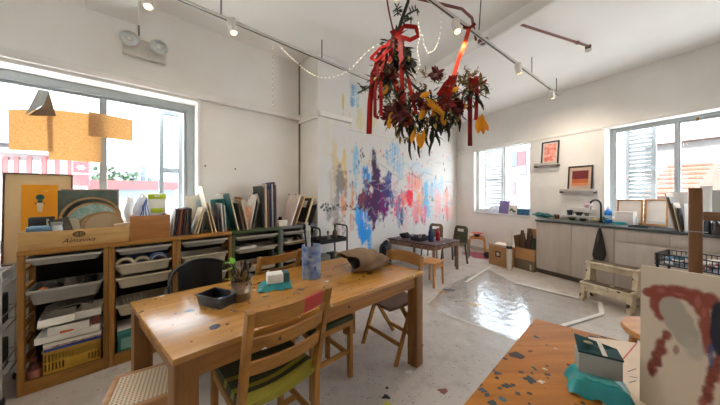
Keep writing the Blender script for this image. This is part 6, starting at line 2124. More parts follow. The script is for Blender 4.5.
# ================================================================== DESK, CANVAS AND EASEL IN FRONT
dB, dA0 = P(535, 318, .75), P(462, 405, .75); dC0 = P(640, 345, .75)
ul = (dA0 - dB).normalized(); ur = (dC0 - dB).normalized()
dA = dB + ul * 1.05; dC = dB + ur * .86; dD = dA + (dC - dB)
t = thing('desk', 'orange-brown paint spotted wooden desk carrying the canvas', 'table', V(0, 0, 0), 0)
dm = wood('desk_wood', (186, 122, 46), (158, 96, 32), 'x', .55, 7, dark=(124, 72, 28), spl=[(8, .34, .5, [(40, 44, 44), (36, 52, 50), (60, 50, 44), (200, 190, 176), (48, 60, 62)]), (30, .32, .4, [(44, 44, 44), (70, 56, 44), (30, 50, 50)])], coat=0, bump=.05, spec=.25)
b = B(); b.hexa([V(p_.x, p_.y, .72) for p_ in (dA, dD, dC, dB)] + [V(p_.x, p_.y, .75) for p_ in (dA, dD, dC, dB)], 0, .006); b.build('desktop', dm, t)
dz_ = wood('desk_leg_wood', (176, 112, 54), (146, 86, 40), 'z', .5)
dcn = (dA + dB + dC + dD) / 4
for p_ in (dA, dB, dC, dD):
    c_ = p_ + (dcn - p_) * .12
    b = B(); b.bar(V(c_.x, c_.y, 0), V(c_.x, c_.y, .7198), .055, .055, (0, 1, 0), bev=.004); b.build('leg', dz_, t)
ii = [p_ + (dcn - p_) * .12 for p_ in (dA, dB, dC, dD)]
for i in range(4):
    a_, c_ = ii[i], ii[(i + 1) % 4]; dv = (c_ - a_).normalized() * .03
    b = B(); b.bar(V(a_.x, a_.y, .68) + V(dv.x, dv.y, 0), V(c_.x, c_.y, .68) - V(dv.x, dv.y, 0), .02, .075, bev=.002); b.build('apron', dz_, t)
for k, (bx, by, r, c, sx) in enumerate(((103, 258, .009, (50, 62, 76), 1.3), (193, 276, .016, (24, 46, 50), 1.0), (205, 244, .009, (36, 60, 58), .7), (199, 258, .006, (36, 60, 58), .6), (170, 255, .006, (60, 56, 46), 1.4), (130, 293, .010, (34, 48, 48), 1.5), (147, 291, .006, (34, 48, 48), 1), (62, 305, .011, (48, 66, 84), 1), (125, 218, .006, (60, 48, 40), 1.6), (90, 340, .010, (36, 52, 56), 1.2), (243, 262, .007, (70, 60, 40), 1.4), (195, 197, .006, (120, 60, 40), 1.6), (240, 238, .005, (60, 50, 40), 1), (224, 282, .007, (226, 214, 190), 1.6), (235, 247, .005, (210, 190, 150), 1.4), (110, 300, .006, (40, 52, 54), 1), (160, 315, .007, (40, 40, 40), 1), (75, 318, .008, (44, 62, 78), 1), (240, 180, .004, (70, 60, 44), 1), (265, 190, .005, (210, 190, 160), 1.5), (118, 330, .009, (60, 90, 100), 1.2))):
    blot(t, Matrix.Identity(4), 460 + bx / 2.769, 280 + by / 2.769, r, c, k + 40, sx)
ZD = .7506
def DP(px, py):
    p_ = P(px, py, ZD); p_.z = ZD
    return p_
# stool behind the desk
hs = Z(633, 335, 1.42)
t = thing('round_stool', 'round wooden stool just behind the desk and canvas', 'stool', V(1.62, 1.30, 0), 0)
b = B(); b.lathe([(0, .615), (.175, .615), (.185, .63), (.18, .65), (0, .652)], seg=36); b.build('seat', hw, t)
for k in range(4):
    a = math.pi / 4 + k * math.pi / 2
    b = B(); b.cyl(V(.19 * math.cos(a), .19 * math.sin(a), 0), V(.13 * math.cos(a), .13 * math.sin(a), .6148), .014, .017, 10); b.build('leg', hz, t)
b = B(); b.tube([V(.166 * math.cos(k * math.pi / 16), .166 * math.sin(k * math.pi / 16), .24) for k in range(32)], .008, 6, closed=True); b.build('foot_ring', hz, t)
# paper sheet and pens
b = B(); pp = [DP(588, 337), DP(606, 420), DP(668, 420), DP(652, 345)]
b.prism(pp, (0, 0, .0008)); o = b.build('paper_sheet', mat('sheet_paper', (226, 206, 182), .8)); solo(o, 'cream paper sheet with a red line under the teal wipes pack on the desk', 'paper')
rl = B(); rl.bar(DP(621, 362) + V(0, 0, .0016), DP(637, 343) + V(0, 0, .0016), .004, .0006); r_o = rl.build('red_line', mat('red_ink_line', (206, 90, 80), .6), o)
for k, (a_, c_) in enumerate((((628, 372), (636, 369)), ((630, 377), (637, 378)), ((629, 383), (636, 381)))):
    rl = B(); rl.bar(DP(*a_) + V(0, 0, .0014), DP(*c_) + V(0, 0, .0014), .002, .0005); rl.build('pencil_scribble', mat('grey_scribble', (120, 96, 90), .7), o)
# wipes and carton
wl = DP(598, 392)
wipes_pack('teal wipes pack with a silver carton on the spotted desk', wl, -33, .155, .115, .046)
t = thing('carton', 'silver fronted carton with dark teal top on the desk wipes pack', 'carton', wl + V(.004, .006, .0585), -29)
cwd, cdp_, chh = .104, .05, .062
b = B(); b.box(-cwd / 2, cwd / 2, -cdp_ / 2, cdp_ / 2, 0, chh, bev=.004); b.build('body', mat('silver_carton', (160, 164, 158), .4, c2=(140, 146, 142)), t)
b = B(); b.prism([V(-cwd / 2 - .001, -cdp_ / 2 - .001, chh + .0005), V(cwd / 2 + .001, -cdp_ / 2 - .001, chh + .0005), V(cwd / 2 + .001, cdp_ / 2, chh + .008), V(-cwd / 2 - .001, cdp_ / 2, chh + .03)], (0, 0, .006)); b.build('teal_lid', mat('dark_teal_lid', (24, 74, 78), .4, c2=(20, 58, 62)), t)
b = B(); b.prism([V(cwd * .05, -cdp_ / 2 - .002, chh + .0075), V(cwd * .16, -cdp_ / 2 - .002, chh + .0075), V(cwd * .13, cdp_ / 2, chh + .027), V(cwd * .02, cdp_ / 2, chh + .03)], (0, 0, .0015)); b.build('white_strap', white_card, t)
b = B(); b.ico((-cwd * .22, .0, chh + .026), .012, 2, 0, (1, .7, .25)); b.build('gold_dot', mat('dull_gold', (150, 140, 96), .4), t)
# the canvas
cvA = P(639.5, 401, ZD); cvA.z = ZD
Q = Frame(-54.0)
cs0, cd0 = Q.sd(cvA)
cH = Q.h(643, 265, cd0 + .03) - ZD
cW = .50
pt_ = Paint(0, cW, 0, cH, .0026, (206, 190, 166))
def cvx(px, py):
    s, h = Q.pix(px, py, cd0 + .012)
    return s - cs0, h - ZD
def cvb(px, py, rx, ry, c, a=1.0, dry=0.0, **k):
    s, h = cvx(px, py); s2, h2 = cvx(px + rx, py + ry)
    pt_.blob(s, h, abs(s2 - s), abs(h - h2), c, a, dry, **k)
pt_.wob = (fbm((pt_.ny, pt_.nx), .05 / .0026, 3) - .5); pt_.wob2 = (fbm((pt_.ny, pt_.nx), .014 / .0026, 9) - .5)
br, brd = (140, 66, 50), (112, 50, 40)
cvb(690, 330, 40, 50, (196, 184, 164), .5, wob=.3, edge=.8)
for q_ in ((648, 293, 9, 8), (656, 294, 11, 12), (664, 292, 12, 11), (674, 292, 13, 11), (684, 294, 13, 12), (694, 298, 13, 14), (701, 310, 11, 18), (705, 324, 10, 20), (655, 304, 8, 16), (708, 340, 8, 20), (711, 302, 12, 12), (660, 312, 8, 12)):
    cvb(*q_, br, .97, wob=.45)
for q_ in ((661, 291, 5, 4), (679, 295, 8, 3), (698, 303, 4, 8), (704, 314, 3, 8), (688, 291, 6, 2)):
    cvb(*q_, (172, 98, 80), .7, wob=.5)
for q_ in ((672, 310, 15, 17), (679, 322, 17, 20), (686, 334, 15, 19)):
    cvb(*q_, (168, 158, 142), 1, wob=.12, edge=.15)
cvb(694, 348, 12, 18, (176, 168, 154), .8, wob=.4, edge=.5)
for k in range(22):
    f = k / 21; cvb(666 - 16 * f + 2 * math.sin(k), 335 + 36 * f, 5.5 + 1.5 * math.sin(k * 1.7), 8, (brd, (126, 56, 44), (146, 76, 58))[k % 3], .85, wob=.6, edge=.5)
cvb(676, 349, 3.5, 7, (150, 120, 100), .9)
for k in range(24):
    f = k / 23; cvb(720 - 16 * f + 2 * math.sin(k * 1.3), 356 + 44 * f, 6.5 + 1.5 * math.sin(k * 1.9), 9, (brd, (126, 56, 44), (146, 76, 58))[k % 3], .85, wob=.6, edge=.5)
cvb(720, 330, 12, 34, (34, 38, 52), 1, wob=.2, edge=.2)
cvb(711, 356, 4, 14, (60, 80, 120), .8, wob=.5)
cvm = vcolmat('canvas_pigment', .7, .12, 400)
t = thing('stretched_canvas', 'canvas with an unfinished red-haired portrait standing on the desk', 'canvas', Q.at(cs0, cd0, ZD), Q.deg)
t.rotation_euler = (math.radians(-4), 0, Q.a)
cface = mat('raw_canvas_edge', (214, 200, 180), .8, bump=.1, bscale=200)
b = B(); b.box(0, cW, .001, .018, 0, cH, bev=.002); b.build('canvas_edge', cface, t)
o = pt_.mesh('painted_face', cvm); o.parent = t
# easel behind the canvas
ez_ = wood('easel_wood', (124, 80, 34), (100, 60, 22), 'z', .5)
ep = Z(695.5, 230, 1.02)
t = thing('easel', 'brown wooden easel post with crossbar standing behind the canvas', 'easel', V(ep.x, ep.y, 0), Q.deg)
topz = Z(695, 188, 1.02).z; barz = Z(695, 216, 1.0).z
b = B(); b.bar(V(0, 0, .04), V(0, 0, topz), .036, .026, (0, 1, 0), bev=.004); b.build('mast', ez_, t)
ezx = wood('easel_wood_x', (120, 78, 34), (98, 58, 24), 'x', .5)
b = B(); b.bar(V(.0182, .0, barz), V(.5, .0, barz), .03, .034, bev=.003); b.build('crossbar', ezx, t)
b = B(); b.bar(V(.5262, 0, .04), V(.5262, 0, topz), .052, .036, (0, 1, 0), bev=.005); b.build('mast', ez_, t)
b = B(); b.bar(V(-.06, 0, .02), V(.6, 0, .02), .06, .0398, bev=.004); b.build('foot_beam', ezx, t)
b = B(); b.bar(V(-.03, -.02, Z(695, 232, 1.0).z), V(.03, -.02, Z(695, 232, 1.0).z), .004, .003); b.build('metal_band', steel, t)
b = B(); b.bar(V(.26, .45, 0), V(.26, .02, barz), .04, .025, (1, 0, 0), bev=.003); b.build('rear_strut', ez_, t)

# basket of paint tubes on a trolley behind the canvas
t = thing('utility_cart', 'black cart with a mesh top basket behind the canvas', 'cart', K.at(K.s(655, 3.62), 3.62, 0), K.deg)
cwm = mat('cart_black', (30, 30, 32), .45, .2)
CWD, CDP, CZ = .62, .34, .80
for x in (.012, CWD - .012):
    for y in (.012, CDP - .012):
        b = B(); b.cyl((x, y, 0.0), (x, y, CZ), .011, seg=8); b.build('post', cwm, t)
for z in (.2, CZ - .105):
    b = B(); b.box(.024, CWD - .024, .024, CDP - .024, z, z + .006); b.build('shelf_plate', cwm, t)
b = B()
for z in (CZ - .1, CZ - .05, CZ):
    b.tube([V(0, 0, z), V(CWD, 0, z), V(CWD, CDP, z), V(0, CDP, z)], .006, 6, closed=True)
for k in range(22):
    x = CWD * k / 21
    for y in (0, CDP): b.cyl((x, y, CZ - .1), (x, y, CZ), .003, seg=4)
for k in range(12):
    y = CDP * k / 11
    for x in (0, CWD): b.cyl((x, y, CZ - .1), (x, y, CZ), .003, seg=4)
b.build('mesh_basket', cwm, t)
q = random.Random(31)
cols = [((206, 208, 206), 'silver'), ((70, 120, 150), 'blue'), ((176, 66, 60), 'red'), ((226, 220, 206), 'cream'), ((90, 130, 90), 'green'), ((40, 44, 60), 'navy'), ((214, 170, 80), 'ochre'), ((150, 160, 170), 'grey')]
for k in range(24):
    c, nm = cols[k % 8]
    lc = K.at(K.s(655, 3.62), 3.62, 0) + Rz(K.deg) @ V(.07 + .17 * (k // 2 % 4) - .0 + .03 * (k // 8), .06 + .11 * (k // 8) , CZ - .096 + .036 * (k % 2))
    mk = thing('paint_tube', nm + ' paint tube lying in the mesh basket behind the canvas', 'paint tube', lc, K.deg + q.uniform(-50, 50), nm + ' paint tubes in the mesh basket')
    b = B(); b.tube([V(-.05, 0, .018), V(-.01, 0, .018), V(.03, 0, .018), V(.042, 0, .018)], [.006, .016, .017, .008], 8); b.build('tube_body', mat('ptube_' + nm, c, .35), mk)
    b = B(); b.cyl((.0425, 0, .018), (.058, 0, .018), .009, .008, 8); b.build('cap', mat('ptube_cap', (230, 230, 226), .4), mk)
# ================================================================== CEILING FITTINGS
TRH = 2.97
rail_m = mat('track_white', (206, 202, 194), .4, .2)
rail_d = mat('track_slot', (40, 38, 36), .6)
spot_w = mat('spot_white', (226, 222, 214), .4)
steel_d = mat('dark_hanger', (84, 82, 80), .4, .6)


def track(label, p, q, hang):
    t = thing('lighting_track', label, 'lighting track', V(p.x, p.y, TRH), math.degrees(math.atan2(q.y - p.y, q.x - p.x)))
    ln = math.hypot(q.x - p.x, q.y - p.y)
    b = B(); b.box(0, ln, -.017, .017, 0, .022, bev=.002); b.build('rail', rail_m, t)
    b = B(); b.box(.01, ln - .01, -.006, .006, -.0015, .0); b.build('slot', rail_d, t)
    for x in hang:
        b = B(); b.cyl((x, 0, .0222), (x, 0, CEIL - TRH), .005, seg=8); b.build('hanger', steel_d, t)
    return t, ln


def on_h(px, py, h): return ceil_at(px, py, h)


ta, tb_ = on_h(186, 3, TRH), on_h(372, 82, TRH)
dtr = (tb_ - ta).normalized(); ta = ta - dtr * .8; tb_ = tb_ + dtr * 2.2
t1, l1 = track('white lighting track running along the left wall', ta, tb_, [])
def along(px, py): 
    p_ = on_h(px, py, TRH); return (p_ - ta).dot(dtr)
for px, py in ((221, 18), (323, 60)):
    x = along(px, py); b = B(); b.cyl((x, 0, .0222), (x, 0, CEIL - TRH), .006, seg=8); b.build('hanger', steel_d, t1)
tc_, td_ = on_h(430, 3, TRH - .02), on_h(559, 97, TRH - .02)
dt2 = (td_ - tc_).normalized(); tc2 = tc_ - dt2 * .5
t2_, l2 = track('white lighting track running above the hanging flowers to the kitchen', tc2, td_, [])
for px, py in ((531, 76), (556, 94)):
    p_ = on_h(px, py, TRH); x = (p_ - tc2).dot(dt2); b = B(); b.cyl((x, 0, .0222), (x, 0, CEIL - TRH), .006, seg=8); b.build('hanger', steel_d, t2_)


def spot(label, px, py, dirv, warm, ln=.13, r=.036, bare=False, power=0.0):
    p_ = on_h(px, py, TRH - .02)
    t = thing('track_spotlight', label, 'spotlight', V(p_.x, p_.y, TRH), 0, None)
    b = B(); b.box(-.03, .03, -.018, .018, -.03, -.0025, bev=.003); b.build('adapter', spot_w, t)
    b = B(); b.cyl((0, 0, -.03), (0, 0, -.055), .006, seg=8); b.build('stem', spot_w, t)
    d = Vector(dirv).normalized(); c = V(0, 0, -.06)
    q0 = c - d * ln * .35; q1 = c + d * ln * .65
    b = B(); b.tube([q0, q0 + d * .006, q1 - d * .006, q1], [r * .8, r, r, r * .97], 20); b.build('housing', spot_w, t)
    b = B(); b.cyl(q1 + d * .0005, q1 + d * .003, r * .62, seg=20); b.build('lens', emat('lamp_glow', (255, 206, 140), 3.0), t)
    if power:
        l = bpy.data.lights.new('spot_beam', 'SPOT'); l.energy = power; l.color = (1.0, .86, .70); l.spot_size = math.radians(150); l.spot_blend = .8; l.shadow_soft_size = .04
        o = bpy.data.objects.new('spot_beam', l); COL.objects.link(o)
        wp = V(p_.x, p_.y, TRH) + q1 + d * .01
        o.location = wp; o.rotation_euler = d.to_track_quat('-Z', 'Y').to_euler()
    return t


SPW = 5; KPW = 8
spot('white spotlight on the left track nearest the emergency light', 146, -8, (.3, -.1, -1), True, power=1.5)
spot('white spotlight on the left track above the leaning pads', 232, 20, (.25, -.1, -1), True, power=2)
spot('glowing spotlight above the hanging flowers', 456, 21, (.1, -.3, -1), True, ln=.11, power=KPW)
spot('spotlight on the kitchen track between the two ceiling hangers and the flowers', 518, 64, (.45, .25, -1), True, ln=.11, power=KPW)
spot('spotlight at the kitchen end of the track', 552, 91, (.3, .3, -1), True, ln=.11, power=KPW)



for lab, p_, dv in (('added unseen spotlight on the left track nearest the viewer', ta + dtr * .25, (.3, .2, -1)), ('added unseen spotlight on the flower track nearest the viewer', tc2 + dt2 * .12, (-.1, .3, -1))):
    r0 = on_h
    on_h = lambda px, py, h, q_=p_: V(q_.x, q_.y, h)
    spot(lab, 0, 0, dv, True, power=3)  # lamps added out of view on the rails, warming the table and desk
    on_h = r0

# emergency twin-head light on the left wall
ed = DL - .045
s0, h1 = L.pix(122, 33, ed); s1, h0 = L.pix(166, 62, ed)
hh1 = L.h(122, 33.5, ed); hh0 = L.h(122, 52, ed)
t = thing('emergency_light', 'white twin lamp emergency light high on the left wall', 'emergency light', L.at(s0, ed, hh0), L.deg)
ew, eh = s1 - s0, hh1 - hh0
em_ = mat('emergency_white', (216, 212, 202), .45)
b = B(); b.box(0, ew, 0, .045, 0, eh, bev=.008); b.build('housing', em_, t)
T90 = Matrix.Rotation(math.radians(90), 4, 'X')
for k, (px, py) in enumerate(((129.5, 38.5), (159, 47.5))):
    s_, h_ = L.pix(px, py, ed - .03); c = V(s_ - s0, -.03, h_ - hh0); r_ = .074
    b = B(); b.lathe([(0, -.028), (r_ * .5, -.026), (r_, .0), (r_, .012), (r_ * .88, .012), (r_ * .88, .004), (0, .004)], c, 28, T=T90); b.build('lamp_housing', em_, t)
    b = B(); b.lathe([(0, .0), (r_ * .5, .002), (r_ * .86, .0115), (r_ * .86, .0095), (0, -.001)], c, 28, T=T90); b.build('reflector', mat('lamp_reflector', (190, 194, 194), .12, .9), t)
    b = B(); b.ico(c + V(0, -.010, 0), .016, 2); b.build('bulb', mat('lamp_bulb', (236, 236, 230), .1), t)
b = B(); x_ = L.s(139, DL - .006) ; b.cyl(V(x_, -.006, L.h(139, 36, DL)), V(x_, -.006, 3.0), .006, seg=6); o = b.build('cable', mat('grey_cable', (110, 104, 96), .6)); solo(o, 'thin grey cable running up from the emergency light', 'cable', L.at(0, DL, 0), L.deg)
b = B(); b.tube([L.at(L.s(200, DL - .008), DL - .008, L.h(200, 21.5, DL) - .015), L.at(sA - .02, DL - .008, CEIL - .02)], .006, 6)
# sprinkler pipes
pipe_m = mat('rust_red_pipe', (112, 54, 42), .5)
hP = 3.12
pa, pb_, pc = on_h(424, 0, hP), on_h(462, 9, hP), on_h(472, 18, hP)
nrm = V(K.n[0], K.n[1], 0)
pj = on_h(476, 40, 3.055)
b = B(); b.tube([pa - (pb_ - pa) * 1.2, pa, pb_, pb_.lerp(pc, .6), pc, V(pc.x, pc.y, hP - .02).lerp(pj, .5), pj], .013, 10); o = b.build('sprinkler_pipe', pipe_m); solo(o, 'rust red ceiling pipe bending down to the beam above the flowers', 'pipe')
t = thing('pipe_junction', 'round rust red junction with white ring under the beam', 'junction', on_h(483, 41, 3.05), 0)
b = B(); b.lathe([(0, -.03), (.045, -.03), (.055, -.015), (.055, .01), (.03, .025), (0, .025)], seg=20); b.build('body', pipe_m, t)
b = B(); b.lathe([(.028, -.034), (.048, -.036), (.05, -.031), (.028, -.0305)], seg=20); b.build('white_ring', spot_w, t)
p2a, p2b = on_h(519, 24, 3.15), on_h(588, 46, 3.15)
b = B(); b.tube([p2a, p2b], .013, 10)
for k in (.82,): b.tube([p2a.lerp(p2b, k), p2a.lerp(p2b, k + .02)], .02, 10)
o = b.build('sprinkler_pipe', pipe_m); solo(o, 'rust red ceiling pipe running from the beam to the sprinkler head', 'pipe')
t = thing('fire_sprinkler', 'white sprinkler head at the end of the rust red pipe', 'sprinkler', V(p2b.x, p2b.y, 3.15), 0)
b = B(); b.lathe([(0, -.03), (.022, -.03), (.03, -.005), (.03, .015), (0, .02)], (.02, .02, 0), 16); b.build('elbow', mat('dark_elbow', (70, 44, 36), .5), t)
b = B(); b.lathe([(0, -.062), (.02, -.06), (.034, -.042), (.034, -.031), (0, -.031)], (.02, .02, 0), 16); b.build('deflector', spot_w, t)
b = B(); b.cyl(on_h(481, 0, 3.19) + V(0, 0, 0), on_h(479, 30, 3.0), .005, seg=6); o = b.build('cable', mat('green_cable', (76, 84, 66), .6)); solo(o, 'greenish cable hanging from the ceiling beside the bent pipe', 'cable')

# ---- fairy lights
bulb_e = emat('fairy_bulb', (255, 238, 208), 1.2)
wire_m = mat('fairy_wire', (190, 180, 166), .5)


def fairy(label, pts, n):
    t = thing('fairy_lights', label, 'string lights', pts[0], 0, None)
    o0 = pts[0]; dense = []
    for a_, c_ in zip(pts, pts[1:]):
        for k in range(6): dense.append(a_.lerp(c_, k / 6) - o0)
    dense.append(pts[-1] - o0)
    b = B(); b.tube(dense, .0016, 4); b.build('wire', wire_m, t)
    b = B(); b.ico((0, 0, 0), .0038, 1); proto = b.build('bulb', bulb_e, t)
    for k in range(n):
        f = (k + .5) / n * (len(dense) - 1); i = int(f); p_ = dense[i].lerp(dense[min(i + 1, len(dense) - 1)], f - i)
        if k == 0: c = proto
        else: c = proto.copy(); COL.objects.link(c); c.parent = t
        c.location = p_ + V(0, 0, -.008)
    return t


z1_ = 2.75
fairy('fairy lights sagging from the left track across to the flowers', [Z(275, 40, 3.2), Z(284, 50, 3.05), Z(292, 58, 3.0), Z(300, 65, 2.95), Z(308, 71, 2.9), Z(316, 75.5, 2.85), Z(328, 77.5, 2.75), Z(342, 74, 2.65), Z(354, 65, 2.5), Z(366, 52, 2.35), Z(380, 42, 2.3)], 32)
fairy('fairy lights hanging straight down from the left track', [Z(272.5, 40, 3.1), Z(272.5, 62, 3.1), Z(272.5, 84, 3.1), Z(272.5, 107, 3.1)], 12)
fairy('fairy lights looping behind the hanging flowers near the glowing spotlight', [Z(441, 12, 2.4), Z(441, 28, 2.4), Z(438, 42, 2.4), Z(434, 50, 2.4), Z(428, 52, 2.4), Z(424, 44, 2.35), Z(422, 32, 2.3)], 16)
fairy('short fairy lights in the upper left of the hanging flowers', [Z(418, 20, 2.3), Z(420, 34, 2.3), Z(417, 48, 2.3), Z(420, 64, 2.3), Z(414, 78, 2.3)], 14)

# ---- hanging dried flowers
FZ = 2.3
ft = thing('hanging_flowers', 'bouquet of dried flowers and red ribbons hanging from the ceiling', 'dried flowers', Z(405, 0, FZ), 0)
f0 = ft.location.copy(); f0.z = Z(405, 0, FZ).z
ft.location = f0


def FP(px, py, dz=0.0): return Z(px, py, FZ + dz) - f0


br_m = mat('dry_branch', (58, 52, 34), .8, c2=(40, 40, 28))
b = B()
topc = V(FP(409, 0).x, 0, CEIL - f0.z)
b.tube([topc, FP(408, 2), FP(401, 22), FP(396, 40), FP(392, 60), FP(395, 90), FP(404, 115)], [.014, .014, .016, .015, .013, .011, .008], 8); b.build('branch', br_m, ft)
b = B(); b.tube([FP(396, 44), FP(410, 82, .05), FP(430, 100, .02), FP(452, 98, -.04), FP(474, 84, -.08)], [.012, .012, .012, .010, .007], 8); b.build('branch', br_m, ft)
for k, pl_ in enumerate(([FP(401, 20), FP(408, 14, -.05), FP(418, 9, -.08)], [FP(400, 24), FP(406, 21, .05), FP(412, 18, .05)], [FP(392, 68), FP(376, 80, -.05), FP(366, 89, -.1), FP(358, 93, -.12)], [FP(398, 15), FP(397, 8, .04)], [FP(366, 89, -.1), FP(360, 86, -.12)])):
    b = B(); b.tube(pl_, .007, 6)
    qq = random.Random(k)
    for i in range(22):
        a_ = pl_[qq.randrange(len(pl_) - 1)]; c_ = pl_[pl_.index(a_) + 1]; p_ = a_.lerp(c_, qq.random())
        leaf(b, p_, (qq.uniform(-1, 1), qq.uniform(-1, 1), qq.uniform(-.4, 1)), .05, .012)
    b.build('twig', mat('twig_green', (52, 62, 38), .8), ft)
# dark foliage
fol_d = mat('dark_dry_leaves', (28, 32, 20), .8, c2=(52, 52, 30))
fol_o = mat('olive_dry_leaves', (112, 104, 44), .8, c2=(150, 122, 50))
fol_b = mat('rust_dry_leaves', (150, 66, 28), .8, c2=(120, 44, 24))
qq = random.Random(5)
spine = [(394, 46, 9), (388, 60, 11), (392, 55, 12), (392, 72, 14), (394, 90, 16), (394, 90, 16), (384, 78, 9), (404, 64, 9), (402, 108, 18), (414, 116, 16), (428, 118, 16), (440, 110, 16), (452, 100, 16), (464, 92, 14), (474, 86, 11), (386, 66, 10), (420, 100, 14), (408, 126, 12), (446, 118, 10)]
for nm, m_, n_, sz in (('dark_foliage', fol_d, 640, (.06, .13)), ('olive_foliage', fol_o, 480, (.04, .085)), ('rust_foliage', fol_b, 110, (.04, .08))):
    b = B()
    for i in range(n_):
        px, py, r_ = qq.choice(spine if nm != 'olive_foliage' else spine[5:])
        a_ = qq.uniform(0, 6.28); rr_ = r_ * math.sqrt(qq.random()) * 1.15
        p_ = FP(px + rr_ * math.cos(a_), py + rr_ * math.sin(a_), qq.uniform(-.16, .16))
        dv = (qq.uniform(-1, 1), qq.uniform(-1, 1), qq.uniform(-1.3, .5))
        leaf(b, p_, dv, qq.uniform(*sz), qq.uniform(.015, .034), m=0, curl=qq.uniform(-.4, .4), seg=3)
    o = b.build(nm, m_, ft); o['kind'] = 'stuff'
# sprays
for k, (px, py, n_, up) in enumerate(((470, 78, 16, 1), (462, 84, 14, 1), (476, 90, 12, -.4), (438, 84, 10, 1), (426, 78, 9, 1))):
    b = B()
    for i in range(n_):
        p_ = FP(px, py, 0); dv = V(qq.uniform(-.7, .9), qq.uniform(-.6, .6), up * qq.uniform(.3, 1)).normalized()
        ln = qq.uniform(.06, .14); b.tube([p_, p_ + dv * ln * .5 + V(0, 0, .006), p_ + dv * ln], [.002, .002, .001], 4)
        for j in range(7):
            leaf(b, p_ + dv * ln * (.3 + .1 * j), (dv.x + qq.uniform(-1, 1), dv.y + qq.uniform(-1, 1), dv.z + qq.uniform(-.6, .6)), .022, .007, seg=2)
    b.build('dry_spray', mat('spray_%d' % (k % 2), ((122, 88, 46), (112, 106, 54))[k % 2], .85), ft)


def ribbon(pts, w, m, twist=0.0, face=(0, 1, 0)):
    b = B(); n = len(pts); dn = []
    for i in range(n - 1):
        for k in range(6): dn.append(pts[i].lerp(pts[i + 1], k / 6))
    dn.append(pts[-1]); rows = []
    N2 = len(dn)
    for i, p_ in enumerate(dn):
        d = (dn[min(i + 1, N2 - 1)] - dn[max(i - 1, 0)]).normalized()
        sd = d.cross(Vector(face)); sd = sd.normalized() if sd.length > .05 else V(1, 0, 0)
        a_ = twist * math.sin(i / N2 * 7); sd = (sd * math.cos(a_) + d.cross(sd) * math.sin(a_)).normalized()
        rows.append((p_ - sd * w / 2, p_ + sd * w / 2))
    b.grid(N2 - 1, 1, lambda u, v: rows[min(int(round(u * (N2 - 1))), N2 - 1)][int(round(v))], thick=.0012)
    return b.build('ribbon', m, ft)


red = mat('red_ribbon', (160, 14, 6), .55, c2=(136, 8, 6), spec=.25)
redd = mat('dark_red_ribbon', (124, 10, 6), .55, c2=(100, 8, 6), spec=.25)
org = mat('orange_ribbon', (224, 70, 24), .5, c2=(208, 54, 18), spec=.3)
RB = (
    ([(390, 42), (380, 56), (373, 76), (370, 104), (369, 134)], .048, red, .25),
    ([(386, 48), (378, 66), (375, 92), (375, 116), (379, 118)], .030, redd, .2),
    ([(384, 52), (381, 80), (381, 116)], .030, red, .2),
    ([(392, 44), (390, 62), (396, 84), (404, 108)], .038, red, .3),
    ([(400, 36), (401, 58), (402, 80), (403, 100)], .040, redd, .25),
    ([(408, 78), (412, 96), (416, 114)], .028, red, .2),
    ([(396, 38), (404, 26), (416, 27), (418, 36), (410, 40), (400, 36)], .034, red, .7),
    ([(393, 42), (380, 48), (371, 58), (376, 61), (386, 52), (393, 42)], .032, red, .6),
    ([(398, 36), (390, 40), (384, 50), (376, 60)], .030, redd, .5),
    ([(382, 62), (374, 72), (378, 78)], .034, red, .4),
    ([(386, -6), (389, 12), (393, 30)], .014, redd, .2),
    ([(392, 30), (396, 36), (402, 44), (398, 52)], .05, red, .3),
    ([(472, 78), (470, 100), (470, 124), (470, 146)], .040, redd, .15),
    ([(476, 76), (477, 94), (476, 120)], .034, red, .2),
    ([(440, 94), (446, 84), (455, 76), (450, 92), (442, 98)], .05, red, .4),
    ([(452, 76), (449, 88), (438, 96)], .055, red, .4),
    ([(456, 98), (460, 110), (458, 122)], .04, redd, .4),
)
for pts, w_, m_, tw in RB:
    dz = qq.uniform(-.16, -.08)
    ribbon([FP(px, py, dz) for px, py in pts], w_, m_, tw)
p_tr = on_h(468, 29, TRH)
ribbon([p_tr - f0 + V(0, -.03, -.006), FP(464, 46, -.02), FP(459, 58, -.05), FP(453, 78, -.1)], .038, org, .25)
ribbon([p_tr - f0 + V(-.07, -.05, -.014), p_tr - f0 + V(-.01, -.04, -.02), p_tr - f0 + V(.05, -.05, .02)], .03, redd, .3)


def bloom(px, py, r, m, dz=-.1, seed=1, n=44):
    b = B(); q3 = random.Random(seed); c = FP(px, py, dz)
    for i in range(n):
        th = q3.uniform(0, 6.28); ph = q3.uniform(-.6, 1.2)
        dv = V(math.cos(th) * math.cos(ph), -abs(math.sin(ph)) * .8 + .2 * q3.uniform(-1, 1), math.sin(th) * math.cos(ph))
        leaf(b, c + dv * r * .1, dv, r * q3.uniform(.5, 1.0), r * .42, m=0, curl=-.35, seg=4, up=V(.3, 1, .2))
    b.build('bloom', m, ft)


